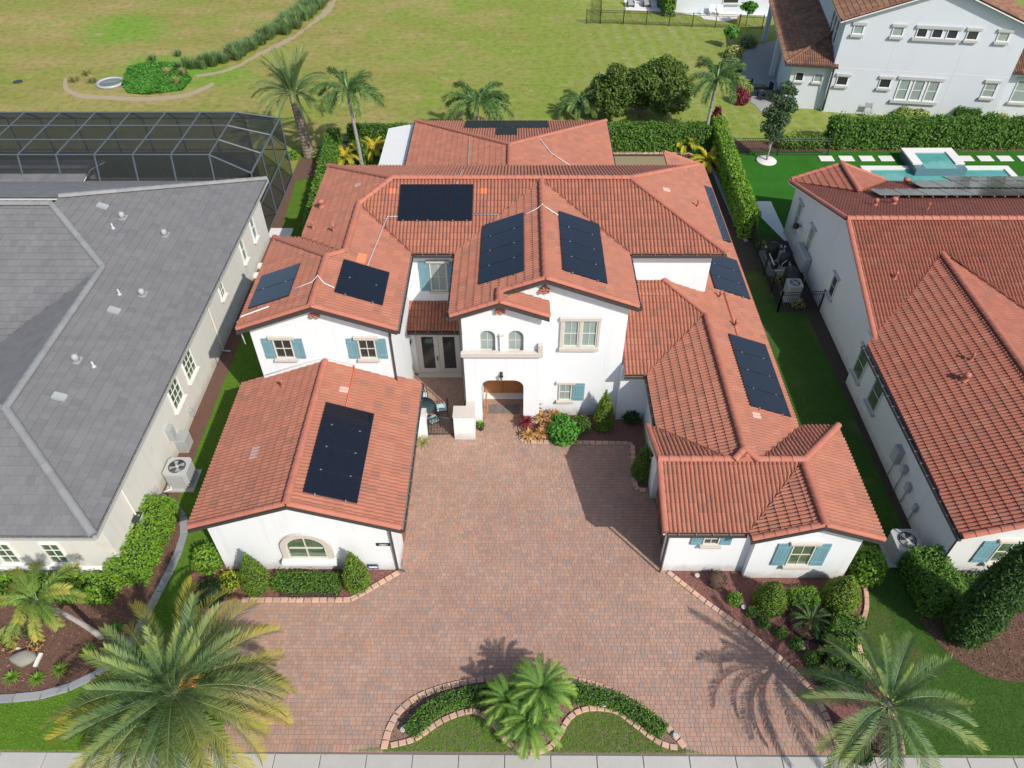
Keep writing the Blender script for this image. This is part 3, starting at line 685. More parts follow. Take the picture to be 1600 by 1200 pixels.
FR={
'R_s':([(16.35,26),(20.65,30.75),(25.4,26),(36,26),(36,32.6),(16.35,32.6)],(0,26),(0,-1),3.35,.379),
'R_n':([(16.35,40.9),(19.2,37.9),(22.1,40.9),(36,40.9),(36,32.6),(16.35,32.6)],(0,40.9),(0,1),3.3,.307),
'Rf_w':([(15.9,15.5),(20.65,15.5),(20.65,30.75),(16.0,26)],(15.9,0),(-1,0),3.3,S_),
'Rf_e':([(25.4,15.5),(25.4,26),(20.65,30.75),(20.65,15.5)],(25.4,0),(1,0),3.3,S_),
'Rb_w':([(16.35,41.2),(16.35,40.9),(19.2,37.9),(19.2,41.2)],(16.35,0),(-1,0),3.3,S_),
'Rb_e':([(22.1,41.2),(19.2,41.2),(19.2,37.9),(22.1,40.9)],(22.1,0),(1,0),3.3,S_),
}
def wall_prism(name, pts, house, m, top, z0=-.05, label=None):
    return MB().prism(pts, z0, top).build(name, m, house, label)
def gable(x0, x1, y0, y1, zw, apex, house, m, name='wall'):
    "walls with a gable at y0/y1; zw = roof height over the wall line"
    xm = (x0+x1)/2
    return MB().xprism([(x0, -.05), (x1, -.05), (x1, zw), (xm, apex), (x0, zw)], y0, y1).build(name, m, house)
def face_S(y): return Matrix.Translation((0, y, 0))                       # wall looking towards -y
def face_E(x): return Matrix(((0, -1, 0, x), (1, 0, 0, 0), (0, 0, 1, 0), (0, 0, 0, 1)))   # looking +x, local x = world y
def face_W(x): return Matrix(((0, 1, 0, x), (-1, 0, 0, 0), (0, 0, 1, 0), (0, 0, 0, 1)))    # looking -x, local x = -world y
def window(house, xf, x0, x1, z0, z1, cols=2, rows=2, glass='glass', fr='frame', fw=.055, lintel=0, sill=0, trim='trim', shut=None, shm='shutter', depth=.07, rail=None, both=True):
    w_ = MB(xf); w_.box(x0, x0+fw, -depth, .05, z0, z1); w_.box(x1-fw, x1, -depth, .05, z0, z1); w_.box(x0+fw, x1-fw, -depth, .05, z0, z0+fw); w_.box(x0+fw, x1-fw, -depth, .05, z1-fw, z1)
    o = w_.build('window', M[fr], house, bevel=.004)
    MB(xf).box(x0+fw, x1-fw, -.012, .01, z0+fw, z1-fw).build('pane', M[glass], o)
    mb = MB(xf); b = .028
    for i in range(1, cols): xx = x0+fw+(x1-x0-2*fw)*i/cols; mb.box(xx-b/2, xx+b/2, -.035, -.005, z0+fw, z1-fw)
    for i in range(1, rows): zz = z0+fw+(z1-z0-2*fw)*i/rows; mb.box(x0+fw, x1-fw, -.037, -.005, zz-b/2, zz+b/2)
    if mb.v: mb.build('glazing_bar', M[fr], o)
    if lintel: MB(xf).box(x0-.14, x1+.14, -.13, .02, z1+.003, z1+lintel).build('lintel', M[trim], o, bevel=.01)
    if sill: MB(xf).box(x0-.1, x1+.1, -.17, .02, z0-sill, z0-.003).build('sill', M[trim], o, bevel=.01)
    if shut:
        sides = ([(x0-.03-shut, x0-.03), (x1+.03, x1+.03+shut)] if both is True else ([(x1+.03, x1+.03+shut)] if both == 'R' else [(x0-.03-shut, x0-.03)]))
        for a, c in sides:
            s = MB(xf); n = 4; wd = (c-a)/n
            for i in range(n): s.box(a+i*wd+.004, a+(i+1)*wd-.004, -.055, -.02, z0-.02, z1+.02)
            sh = s.build('shutter', M[shm], house)
            for zz in (z0+.12*(z1-z0), z1-.2*(z1-z0)): MB(xf).box(a+.01, c-.01, -.078, -.053, zz, zz+.09).build('shutter_batten', M[shm], sh)
    return o

# ---------------------------------------------------------------- the white house
H = thing('white_house', 'large white stucco house with terracotta roofs and teal shutters around a paved forecourt', 'house', (-1, 24, 0), world=True)
st = M['stucco']
zt = 3.3+.37*.45
gable(-11.55, -4.65, 16.2, 23.4, 3.3+.37*.45-.1, 4.743-.1, H, st)                    # left garage wing
gable(-10.9, -5.22, 23.27, 26.2, 6.76+.37*.37-.1, 7.95-.12, H, st); wall_prism('wall', [(-10.9, 26.2), (-5.22, 26.2), (-5.22, 28.6), (-10.9, 28.6)], H, st, 6.76)                   # left two storey wing
wall_prism('wall', [(-9.7, 28.65), (8.87, 28.65), (8.87, 35.9), (-9.7, 35.9)], H, st, 6.8)
wall_prism('wall', [(-5.3, 27.56), (-2.3, 27.56), (-2.3, 28.7), (-5.3, 28.7)], H, st, 3.25)
# entrance block: front wall with arched porch
def arch_pts(x0, x1, z0, zs, n=8, rr=None):
    rr = rr or (x1-x0)/2; pts = [(x0, z0)]
    for k in range(n+1): a = math.pi-math.pi/2*k/n; pts.append((x0+rr+rr*math.cos(a), zs+rr*math.sin(a)))
    for k in range(n+1): a = math.pi/2-math.pi/2*k/n; pts.append((x1-rr+rr*math.cos(a), zs+rr*math.sin(a)))
    pts.append((x1, z0)); return pts
ar = arch_pts(-1.65, .27, -.05, 2.42, rr=.45)
MB().xprism([(-2.35, -.05)]+ar+[(1.0, -.05), (1.0, 4.42), (-2.35, 4.42)], 24.1, 24.45).build('porch_wall', st, H)
MB().box(-2.35, 1.0, 24.1, 24.72, 4.42, 6.84).v
mb = MB(); mb.box(-1.65-.6, -1.65, 24.45, 26.2, -.05, 3.2); mb.box(.27, .9, 24.45, 26.2, -.05, 3.2); mb.box(-2.3, 1.0, 26.2, 26.4, -.05, 3.2); mb.box(-2.3, 1.0, 24.45, 26.4, 2.95, 3.3)
mb.build('porch_recess', st, H)
wall_prism('wall', [(1.0, 24.7), (4.65, 24.7), (4.65, 28.7), (1.0, 28.7)], H, st, 6.8)
wall_prism('wall', [(-2.35, 26.4), (1.0, 26.4), (1.0, 28.7), (-2.35, 28.7)], H, st, 6.8)
wall_prism('wall', [(-2.35, 24.46), (1.0, 24.46), (1.0, 26.4), (-2.35, 26.4)], H, st, 6.8, z0=3.3)
MB().xprism([(-2.3, 6.7), (4.6, 6.7), (4.6, 6.78), (1.1, 8.06), (-2.3, 6.84)], 24.72, 28.6).build('gable_wall', st, H)
# upper niche wall with two arched windows (wall built round the openings)
w1 = arch_pts(-1.62, -.95, 4.6, 5.42, 6); w2 = arch_pts(-.42, .25, 4.6, 5.42, 6)
MB().xprism([(-2.35, 4.42), (1.0, 4.42), (1.0, 6.72), (-.75, 7.36), (-2.35, 6.8)]+[], 24.30, 24.46).build('niche_back', st, H)
def with_holes(outer_lo, holes, outer_hi): return outer_lo+outer_hi
MB().xprism([(-2.35, 4.42), (-2.35, 6.8), (-.75, 7.36), (1.0, 6.72), (1.0, 4.42)]+[(.25, 4.42)]+w2[::-1]+[(-.42, 4.42)]+[(-.95, 4.42)]+w1[::-1]+[(-1.62, 4.42)], 24.1, 24.30).build('niche_wall', st, H)
for wp in (w1, w2):
    o = MB().xprism(wp, 24.27, 24.32).build('arched_window', M['frame'], H)
    cx = sum(p[0] for p in wp)/len(wp); q = [(cx+(p[0]-cx)*.86, 4.64+(p[1]-4.6)*.95) for p in wp]
    MB().xprism(q, 24.255, 24.28).build('pane', M['curtain'], o)
    mb = MB(); mb.box(wp[0][0]+.05, wp[-1][0]-.05, 24.245, 24.262, 5.1, 5.125); mb.box(wp[0][0]+.32, wp[0][0]+.345, 24.243, 24.26, 4.64, 5.7); mb.build('glazing_bar', M['frame'], o)
MB().box(-.76, -.58, 23.98, 24.1, 4.7, 5.55).build('pilaster', M['white'], H)
MB().box(-.785, -.555, 23.96, 24.1, 5.553, 5.6).build('pilaster_cap', M['trim'], H)
MB().add([], []); 
sb = MB(); sb.box(-2.45, 1.1, 23.86, 24.1, 4.44, 4.68); sb.box(-2.4, 1.05, 23.92, 24.1, 4.36, 4.437); sb.box(.86, 1.08, 23.88, 24.1, 4.683, 5.1); sb.build('sill_band', M['trim'], H, bevel=.015)
# entrance door
d = MB()
for i in range(2):
    x0 = -1.6+i*.93; d.box(x0, x0+.9, 26.1, 26.2, .05, 2.6)
dr = d.build('entrance_door', M['wood'], H)
mb = MB()
for i in range(2):
    x0 = -1.6+i*.93
    for a, c in ((.25, 1.0), (1.15, 2.4)): mb.box(x0+.14, x0+.76, 26.075, 26.102, a, c)
mb.build('door_panel', M['wood'], dr)
MB().box(-1.65, .27, 25.75, 26.2, 0, .1).build('door_step', M['white'], H)
# lower right wing
wall_prism('wall', [(4.65, 24.4), (5.95, 24.4), (5.95, 20.7), (11.05, 20.7), (11.05, 42.7), (8.87, 42.7), (8.87, 35), (4.65, 35)], H, st, 3.32)
MB().xprism([(4.7, 3.3), (11.0, 3.3), (8.9, 4.13), (6.85, 4.8), (4.7, 4.8)], 27.9, 28.62).build('wall', st, H)
MB().box(5.72, 8.9, 16.2, 19.95+.85, -.05, 3.25).v
# garage part with door recess on its left side
mb = MB(); mb.box(6.0, 8.9, 16.2, 20.75, -.05, 3.25); mb.box(5.72, 6.0, 16.2, 16.75, -.05, 3.25); mb.box(5.72, 6.0, 19.75, 20.75, -.05, 3.25); mb.box(5.72, 6.0, 16.75, 19.75, 2.5, 3.25)
mb.build('wall', st, H)
gd = MB(face_W(5.93)); 
for i in range(4): gd.box(-19.73, -16.77, 0, .06, .02+i*.615, .62+i*.615-.01)
gdo = gd.build('garage_door', M['garage'], H)
gp = MB(face_W(5.93))
for i in range(4):
    for j in range(5): gp.box(-19.66+j*.59, -19.14+j*.59, -.02, .01, .1+i*.615, .52+i*.615)
gp.build('door_panel', M['garage'], gdo)
MB().xprism([(8.85, -.05), (12.75, -.05), (12.75, 3.2), (10.8, 3.93), (8.85, 3.2)], 15.9, 18.3).build('wall', st, H); MB().box(8.85, 12.75, 18.3, 20.6, -.05, 3.2).build('wall', st, H)
# left garage door on the inner side
gd = MB(face_E(-4.66))
for i in range(4): gd.box(17.4, 22.3, -.03, .04, .02+i*.6, .61+i*.6)
gdo = gd.build('garage_door', M['garage'], H)
gp = MB(face_E(-4.66))
for i in range(4):
    for j in range(8): gp.box(17.5+j*.6, 18.0+j*.6, -.05, -.02, .1+i*.6, .5+i*.6)
gp.build('door_panel', M['garage'], gdo)
# rear wing
wall_prism('wall', [(-6.5, 36), (5.5, 36), (5.5, 48.4), (-6.5, 48.4)], H, st, 3.42)

# windows
for (x0, x1) in ((-10.08, -9.3), (-6.58, -5.86)):
    window(H, face_S(23.27), x0, x1, 4.98, 6.02, 2, 2, lintel=.17, sill=.14, shut=.42)
window(H, face_S(28.65), -4.1, -3.3, 4.45, 6.05, 2, 2, 'glass_blind', shut=.46, lintel=.12, sill=.1)
window(H, face_S(24.7), 1.95, 2.62, 4.4, 5.86, 2, 2, 'curtain'); window(H, face_S(24.7), 2.74, 3.41, 4.4, 5.86, 2, 2, 'curtain')
mb = MB(face_S(24.7)); mb.box(1.78, 3.55, -.14, .02, 5.87, 6.04); mb.box(1.8, 3.53, -.18, .02, 4.2, 4.39); mb.box(1.82, 1.945, -.1, .02, 4.4, 5.865); mb.box(3.415, 3.54, -.1, .02, 4.4, 5.865); mb.box(2.625, 2.735, -.1, .02, 4.4, 5.865)
mb.build('window_surround', M['trim'], H, bevel=.01)
window(H, face_S(24.7), 1.9, 2.5, 1.07, 2.12, 2, 2, 'glass_blind', lintel=.14, sill=.14, shut=.56, both='R')
window(H, face_S(16.2), 6.98, 7.6, 1.92, 2.6, 2, 2, lintel=.1, sill=.14, shut=.42)
window(H, face_S(15.9), 10.25, 11.12, 1.0, 2.38, 2, 2, 'glass_green', lintel=.14, sill=.17, shut=.52)
# arched garage window
def ring(cx, z0, zs, r0, r1, y0, y1, n=14):
    mb = MB(); o = [(cx-r1, z0)]+[(cx-r1*math.cos(math.pi*k/n), zs+r1*.86*math.sin(math.pi*k/n)) for k in range(n+1)]+[(cx+r1, z0)]
    i = [(cx-r0, z0)]+[(cx-r0*math.cos(math.pi*k/n), zs+r0*.86*math.sin(math.pi*k/n)) for k in range(n+1)]+[(cx+r0, z0)]
    m_ = len(o)
    for k in range(m_-1):
        q = [o[k], o[k+1], i[k+1], i[k]]
        mb.add([(x, y0, z) for x, z in q]+[(x, y1, z) for x, z in q], [(0, 1, 2, 3), (7, 6, 5, 4), (0, 4, 5, 1), (2, 6, 7, 3), (1, 5, 6, 2), (3, 7, 4, 0)])
    return mb
cx = -8.06
wn = ring(cx, 1.0, 1.72, .70, .77, 16.08, 16.2).build('arched_window', M['frame'], H)
ring(cx, .98, 1.72, .775, .97, 16.06, 16.2).build('arch_surround', M['trim'], wn)
n = 14; MB().xprism([(cx-.70, 1.0)]+[(cx-.70*math.cos(math.pi*k/n), 1.72+.6*math.sin(math.pi*k/n)) for k in range(n+1)]+[(cx+.70, 1.0)], 16.14, 16.19).build('pane', M['glass_green'], wn)
mb = MB(); mb.box(cx-.02, cx+.02, 16.1, 16.14, 1.0, 2.3); mb.box(cx-.64, cx+.64, 16.098, 16.138, 1.62, 1.66); mb.box(cx-.68, cx+.68, 16.07, 16.2, .95, 1.04); mb.build('glazing_bar', M['frame'], wn)
MB().box(cx-1.06, cx+1.06, 15.9, 16.2, .72, .94).build('sill', M['white'], wn, bevel=.02)
# french doors
fd = MB(face_S(27.56)); fd.box(-4.98, -4.9, -.08, .02, .1, 2.78); fd.box(-2.84, -2.76, -.08, .02, .1, 2.78); fd.box(-4.9, -2.84, -.08, .02, 2.68, 2.78); fd.box(-5.0, -2.74, -.3, .02, .0, .1)
fdo = fd.build('french_door', M['trim'], H)
for x0 in (-4.9, -3.865):
    mb = MB(face_S(27.56)); x1 = x0+1.025; mb.box(x0, x0+.22, -.06, 0, .12, 2.66); mb.box(x1-.22, x1, -.06, 0, .12, 2.66); mb.box(x0+.22, x1-.22, -.06, 0, .12, .42); mb.box(x0+.22, x1-.22, -.06, 0, 2.5, 2.66)
    mb.build('door_leaf', M['trim'], fdo, bevel=.008)
    MB(face_S(27.56)).box(x0+.22, x1-.22, -.03, -.01, .42, 2.5).build('pane', M['glass'], fdo)
MB(face_S(27.56)).box(-3.99, -3.95, -.12, -.06, 1.0, 1.25).build('handle', M['black'], fdo)

decks(FM, H, M['deck'])
roof_tiles(FM, H, M['tile'])
rg = M['ridge']
Z = lambda n, x, y: plane_z(FM[n], x, y)
def rz(x, y, n): return (x, y, Z(n, x, y)+.07)
ridge(rz(-8.1, 15.8, 'A_w'), rz(-8.1, 23.25, 'A_w'), H, rg)
ridge(rz(-8.03, 22.87, 'B_w'), rz(-8.03, 26.3, 'B_w'), H, rg)
ridge(rz(-11.25, 29.48, 'B_w'), rz(-8.03, 26.26, 'B_w'), H, rg)
ridge(rz(-7.41, 26.95, 'BC_e'), rz(-8.03, 26.26, 'BC_e'), H, rg)
ridge(rz(-7.41, 26.8, 'BC_e'), rz(-7.41, 30.9, 'BC_e'), H, rg)
ridge(rz(-7.41, 30.84, 'D_s'), rz(-5.97, 32.28, 'D_s'), H, rg)
ridge(rz(-10, 36.3, 'D_n'), rz(-5.97, 32.28, 'D_n'), H, rg)
ridge(rz(-5.97, 32.28, 'D_s'), rz(5.32, 32.28, 'D_s'), H, rg)
ridge(rz(9.35, 28.25, 'D_s'), rz(5.32, 32.28, 'D_s'), H, rg)
ridge(rz(9.35, 36.3, 'D_n'), rz(5.32, 32.28, 'D_n'), H, rg)
ridge(rz(1.1, 24.35, 'E_w'), rz(1.1, 32.2, 'E_w'), H, rg)
ridge(rz(-.75, 23.7, 'E2_e'), rz(-.75, 24.5, 'E2_e'), H, rg, r=.14)
ridge(rz(-.5, 36.6, 'G_w'), rz(-.5, 41.6, 'G_w'), H, rg)
ridge(rz(-6.95, 48.9, 'G_w'), rz(-.5, 41.6, 'G_w'), H, rg)
ridge(rz(5.95, 48.9, 'G_e'), rz(-.5, 41.6, 'G_e'), H, rg)
ridge(rz(8.6, 26.9, 'J_s'), rz(6.85, 28.62, 'J_s'), H, rg)
ridge(rz(8.6, 18.6, 'H_w'), rz(8.6, 26.95, 'H_w'), H, rg)
ridge((8.15, 18.3, 4.3), (8.62, 18.75, 4.48), H, rg); ridge((9.1, 18.3, 4.27), (8.6, 18.75, 4.48), H, rg)
ridge(rz(5.3, 18.4, 'K_s'), rz(8.2, 18.4, 'K_s'), H, rg); ridge(rz(9.05, 18.4, 'K_s'), rz(10.8, 18.4, 'K_s'), H, rg)
MB().add([(8.05, 18.3, 4.1), (9.15, 18.3, 4.1), (8.6, 18.36, 4.45), (8.05, 18.5, 4.1), (9.15, 18.5, 4.1), (8.6, 18.5, 4.45)], [(0, 1, 2), (5, 4, 3), (0, 2, 5, 3), (1, 4, 5, 2)]).build('gable_infill', M['ridge'], H)
ridge(rz(10.8, 15.45, 'L_e'), rz(10.8, 18.4, 'L_e'), H, rg)
ridge(rz(13.2, 21.05, 'L_e'), rz(10.8, 18.4, 'L_e'), H, rg)
def rake(a, c, n): ridge((a[0], a[1], Z(n, *a)+.035), (c[0], c[1], Z(n, *c)+.035), H, rg, .4, .11, 'rake_tile')
rake((-11.95, 15.87), (-8.15, 15.87), 'A_w'); rake((-4.25, 15.87), (-8.05, 15.87), 'A_e')
rake((-11.2, 22.94), (-8.1, 22.94), 'B_w'); rake((-4.87, 22.94), (-8.0, 22.94), 'BC_e')
rake((-2.75, 23.77), (-.8, 23.77), 'E_w'); rake((1.3, 23.77), (-.7, 23.77), 'E2_e')
rake((-.6, 24.42), (1.05, 24.42), 'E_w'); rake((4.95, 24.42), (1.15, 24.42), 'E_e')
rake((8.45, 15.52), (10.75, 15.52), 'L_w'); rake((13.15, 15.52), (10.85, 15.52), 'L_e')
rake((5.37, 15.8), (5.37, 18.35), 'K_s'); rake((5.37, 21.0), (5.37, 18.45), 'K_n')
rake((11.45, 42.83), (8.95, 42.83), 'HJ_e')
# verge boards (dark drip edge under the rakes)
def verge(a, c, n, y, th=.05, h=.15):
    za, zc = Z(n, *a), Z(n, *c); mb = MB()
    mb.add([(a[0], y, za-.17), (c[0], y, zc-.17), (c[0], y, zc-.03), (a[0], y, za-.03), (a[0], y+th, za-.17), (c[0], y+th, zc-.17), (c[0], y+th, zc-.03), (a[0], y+th, za-.03)],
        [(0, 1, 2, 3), (7, 6, 5, 4), (0, 4, 5, 1), (3, 2, 6, 7), (0, 3, 7, 4), (1, 5, 6, 2)]); mb.build('verge_board', M['gutter'], H)
for a, c, n, y in (((-12, 15.8), (-8.1, 15.8), 'A_w', 15.745), ((-4.2, 15.8), (-8.1, 15.8), 'A_e', 15.745), ((-11.25, 22.87), (-8.03, 22.87), 'B_w', 22.815), ((-4.82, 22.87), (-8.03, 22.87), 'BC_e', 22.815),
    ((-2.8, 23.7), (-.75, 23.7), 'E_w', 23.645), ((1.3, 23.7), (-.75, 23.7), 'E2_e', 23.645), ((5, 24.35), (1.1, 24.35), 'E_e', 24.295), ((-.7, 24.35), (1.1, 24.35), 'E_w', 24.295), ((8.4, 15.45), (10.8, 15.45), 'L_w', 15.395), ((13.2, 15.45), (10.8, 15.45), 'L_e', 15.395)):
    verge(a, c, n, y)
gutter((-4.2, 15.8, 3.3), (-4.2, 23.45, 3.3), H, out=(1, 0)); gutter((-4.82, 22.87, 6.76), (-4.82, 28.2, 6.76), H, out=(1, 0)); gutter((-2.8, 23.7, 6.76), (-2.8, 28.2, 6.76), H, out=(-1, 0))
gutter((5, 24.35, 6.76), (5, 28.2, 6.76), H, out=(1, 0)); gutter((-4.7, 28.25, 6.76), (-2.92, 28.25, 6.76), H, out=(0, -1)); gutter((5.13, 28.25, 6.76), (9.35, 28.25, 6.76), H, out=(0, -1))
gutter((-5.25, 27.1, 3.2), (-2.5, 27.1, 3.2), H, out=(0, -1)); gutter((4.72, 24, 3.3), (5.56, 24, 3.3), H, out=(0, -1)); gutter((5.7, 21.1, 3.3), (5.7, 24, 3.3), H, out=(-1, 0))
gutter((5.45, 15.78, 3.2), (8.3, 15.78, 3.2), H, out=(0, -1)); gutter((-6.95, 36.6, 3.4), (-6.95, 48.9, 3.4), H, out=(-1, 0)); gutter((5.95, 36.6, 3.4), (5.95, 48.9, 3.4), H, out=(1, 0))
downpipe([(-4.72, 16.05, 3.15), (-4.72, 16.12, .15), (-4.45, 16.1, .06)], H); downpipe([(-5.2, 23.2, 6.5), (-5.2, 23.2, 3.55)], H); downpipe([(-2.42, 24.05, 6.5), (-2.42, 24.05, .1)], H)
downpipe([(5.62, 16.1, 3.1), (5.62, 16.1, .1)], H); downpipe([(4.74, 24.5, 3.1), (4.74, 24.5, .1)], H); downpipe([(-5.35, 27.5, 3.1), (-5.35, 27.5, .1)], H)
# clay pipe clusters in the gables
def clay(x, y, z):
    for dx, dz in ((-.11, 0), (.11, 0), (0, .17)):
        mb = MB(Matrix.Translation((x+dx, y, z+dz)) @ Matrix.Rotation(math.pi/2, 4, 'X')); mb.lathe([(.1, 0), (.1, .16), (.055, .16), (.05, .02)], 12)
        mb.build('clay_vent', M['ridge'], H)
clay(-8.06, 22.98+.28, 7.3); clay(-.72, 24.1, 6.85); clay(1.1, 24.7, 7.45); clay(-8.06, 16.2, 4.25); clay(10.8, 15.9, 3.5)
# swept tile repairs
def patch(n, x, y, mt, k=1, name='replacement_tile'):
    f = FM[n]; d = np.array(f[2], float); s = f[4]; kk = math.sqrt(1+s*s); u = -d; a = np.array([-d[1], d[0]])
    if a[0]*u[1]-a[1]*u[0] < 0: a = -a
    nrm = np.array([d[0]*s, d[1]*s, 1])/kk; up3 = np.array([u[0], u[1], s])/kk; VL, FL_ = tile_local('barrel'); me = np_mesh(name, VL, FL_, M[mt])
    e0 = np.array(f[1], float); P_ = np.array(f[0], float); la = (P_@a).min(); dd = -((np.array([x, y])-e0)@d); st_ = TL/kk; dd = round(dd/st_)*st_; ai = la+round((np.array([x, y])@a-la)/TW)*TW
    for q in range(k):
        b0 = (e0-a*(e0@a))+a*(ai+q*TW)+u*dd; O = np.array([b0[0], b0[1], plane_z(f, *b0)+.012])
        o = bpy.data.objects.new(name, me); COL.objects.link(o); o.parent = H
        o.matrix_basis = Matrix.Translation(-PLOC[H.name]) @ Matrix(((a[0], up3[0], nrm[0], O[0]), (a[1], up3[1], nrm[1], O[1]), (0, up3[2], nrm[2], O[2]), (0, 0, 0, 1)))
patch('D_s', -5.95, 31.2, 'tile_new'); patch('D_s', -1.9, 31.3, 'tile_new'); patch('BC_e', -6.5, 26.6, 'tile_new', 2); patch('A_w', -10.2, 19.2, 'tile_grey', 2); patch('CD_w', -7.9, 33.0, 'tile_grey')
patch('D_e', 7.2, 32.3, 'tile_pale', 1); patch('HJ_e', 9.6, 20.6, 'tile_pale', 1); patch('A_e', -6.9, 21.6, 'tile_pale', 1)
# roof vents
def cowl(n, x, y, dirx=1, r=.12, m='ridge', house=None, F=None):
    f = (F or FM)[n]; z = plane_z(f, x, y); mb = MB()
    mb.lathe([(r*1.5, .0), (r*1.4, .06), (r, .08), (r, .3), (r*1.25, .32), (r*1.1, .42), (r*.3, .47)], 12, (x, y, z+.02))
    return mb.build('roof_vent', M[m], house or H)
cowl('CD_w', -9.45, 31.8, r=.13); cowl('CD_w', -9.5, 29.9, r=.05); cowl('CD_w', -8.3, 29.0, r=.05); cowl('HJ_e', 10.0, 26.6, r=.07); cowl('HJ_e', 9.65, 28.6, r=.07); cowl('D_e', 8.6, 31.7, r=.05); cowl('A_w', -9.8, 22.3, r=.05)

# ---------------------------------------------------------------- right neighbour
RH_ = thing('neighbour_house', 'pale stucco house with dark red tiled roof at the right edge', 'house', (20, 26, 0), world=True)
sg = M['stucco_grey']
MB().xprism([(16.35, -.05), (25, -.05), (25, 3.35), (20.65, 4.95), (16.35, 3.35)], 16.1, 27).build('wall', sg, RH_)
MB(Matrix(((0, 1, 0, 0), (1, 0, 0, 0), (0, 0, 1, 0), (0, 0, 0, 1)))).xprism([(26, -.05), (40.6, -.05), (40.6, 3.3), (32.6, 5.72), (26, 3.3)], 16.7, 36).build('wall', sg, RH_)
MB().xprism([(16.75, 3.0), (21.7, 3.0), (21.7, 3.4), (19.2, 4.2), (16.75, 3.4)], 38, 40.9).build('wall', sg, RH_)
decks(FR, RH_, M['deck']); 
roof_tiles(FR, RH_, M['rtile'])
ZR = lambda n, x, y: plane_z(FR[n], x, y)
def rr_(x, y, n): return (x, y, ZR(n, x, y)+.07)
def rakeR(a, c, n): ridge((a[0], a[1], ZR(n, *a)+.035), (c[0], c[1], ZR(n, *c)+.035), RH_, rg, .4, .12, 'rake_tile')
ridge(rr_(16.35, 32.6, 'R_s'), rr_(36, 32.6, 'R_s'), RH_, rg, r=.14); ridge(rr_(20.65, 15.5, 'Rf_w'), rr_(20.65, 30.7, 'Rf_w'), RH_, rg, r=.14); ridge(rr_(19.2, 41.2, 'Rb_w'), rr_(19.2, 37.9, 'Rb_w'), RH_, rg, r=.14)
rakeR((16.42, 26.0), (16.42, 32.5), 'R_s'); rakeR((16.42, 40.8), (16.42, 32.7), 'R_n'); rakeR((15.95, 15.57), (20.6, 15.57), 'Rf_w'); rakeR((25.3, 15.57), (20.7, 15.57), 'Rf_e'); rakeR((16.5, 41.13), (19.1, 41.13), 'Rb_w'); rakeR((22.0, 41.13), (19.3, 41.13), 'Rb_e')
gutter((15.9, 15.5, 3.3), (15.9, 26, 3.3), RH_, out=(-1, 0)); downpipe([(16.28, 16.0, 3.15), (16.28, 16.0, .1)], RH_)
XR = 16.35; XB = 16.7
for y0, y1, z0, z1, X_, g, r_ in ((38.75, 39.45, 1.2, 2.95, XB, 'glass_blind', 2), (36.2, 36.9, 1.15, 2.9, XB, 'glass_blind', 2), (31.8, 32.45, 1.45, 2.75, XB, 'glass', 2), (25.85, 26.8, 1.05, 2.65, XR, 'glass_green', 2), (23.8, 24.75, 1.05, 2.65, XR, 'glass_green', 2)):
    window(RH_, face_W(X_), -y1, -y0, z0, z1, 2 if y1-y0 > 1 else 1, r_, g, lintel=.1, sill=.1, trim='util_light')
window(RH_, face_S(16.1), 18.05, 19.1, .95, 2.3, 2, 2, 'glass_green', lintel=.14, sill=.16, shut=.6)
for x, y, r_ in ((20.0, 35.5, .14), (18.9, 35.2, .1), (22.9, 40.2, .16), (21.2, 34.3, .05), (26.9, 34.0, .05)): cowl('R_n', x, y, r=r_, house=RH_, F=FR)
for x, y, r_ in ((18.6, 22.6, .12), (19.2, 23.6, .05)): cowl('Rf_w', x, y, r=r_, house=RH_, F=FR)
cowl('R_s', 18.0, 29.3, r=.05, house=RH_, F=FR)
for b in ((21.0, 1.1, 1.9, .5, .25), (20.2, 1.25, 1.65, .28, .2), (19.5, .95, 1.35, .3, .18), (18.6, .75, 1.15, .22, .14)):
    y, z0, z1, w_, dp = b
    t = thing('meter_box', None, 'meter box', (XR, y, (z0+z1)/2))
    lab = {21.0: 'largest grey electrical cabinet on the shaded side wall, farthest back of the row', 20.2: 'square meter box just below the largest cabinet on the shaded wall', 19.5: 'round fronted meter box third along the shaded side wall', 18.6: 'small pale junction box nearest the front hedge on the shaded wall'}[y]
    tag(t, lab, group='utility boxes on the right neighbour wall')
    MB().box(-dp, 0, -w_/2, w_/2, -(z1-z0)/2, (z1-z0)/2).build('case', M['util'], t, bevel=.02)
    MB().box(-dp-.02, -dp, -w_/2+.04, w_/2-.04, -(z1-z0)/2+.05, (z1-z0)/2-.05).build('cover', M['util_light'], t)
    MB().tube([(-.06, 0, -(z1-z0)/2), (-.06, .02, -z0+(-(z1-z0)/2)+.0-.0 if False else -((z0+z1)/2)+.05)], .025, 6).build('conduit', M['conduit_grey'], t)

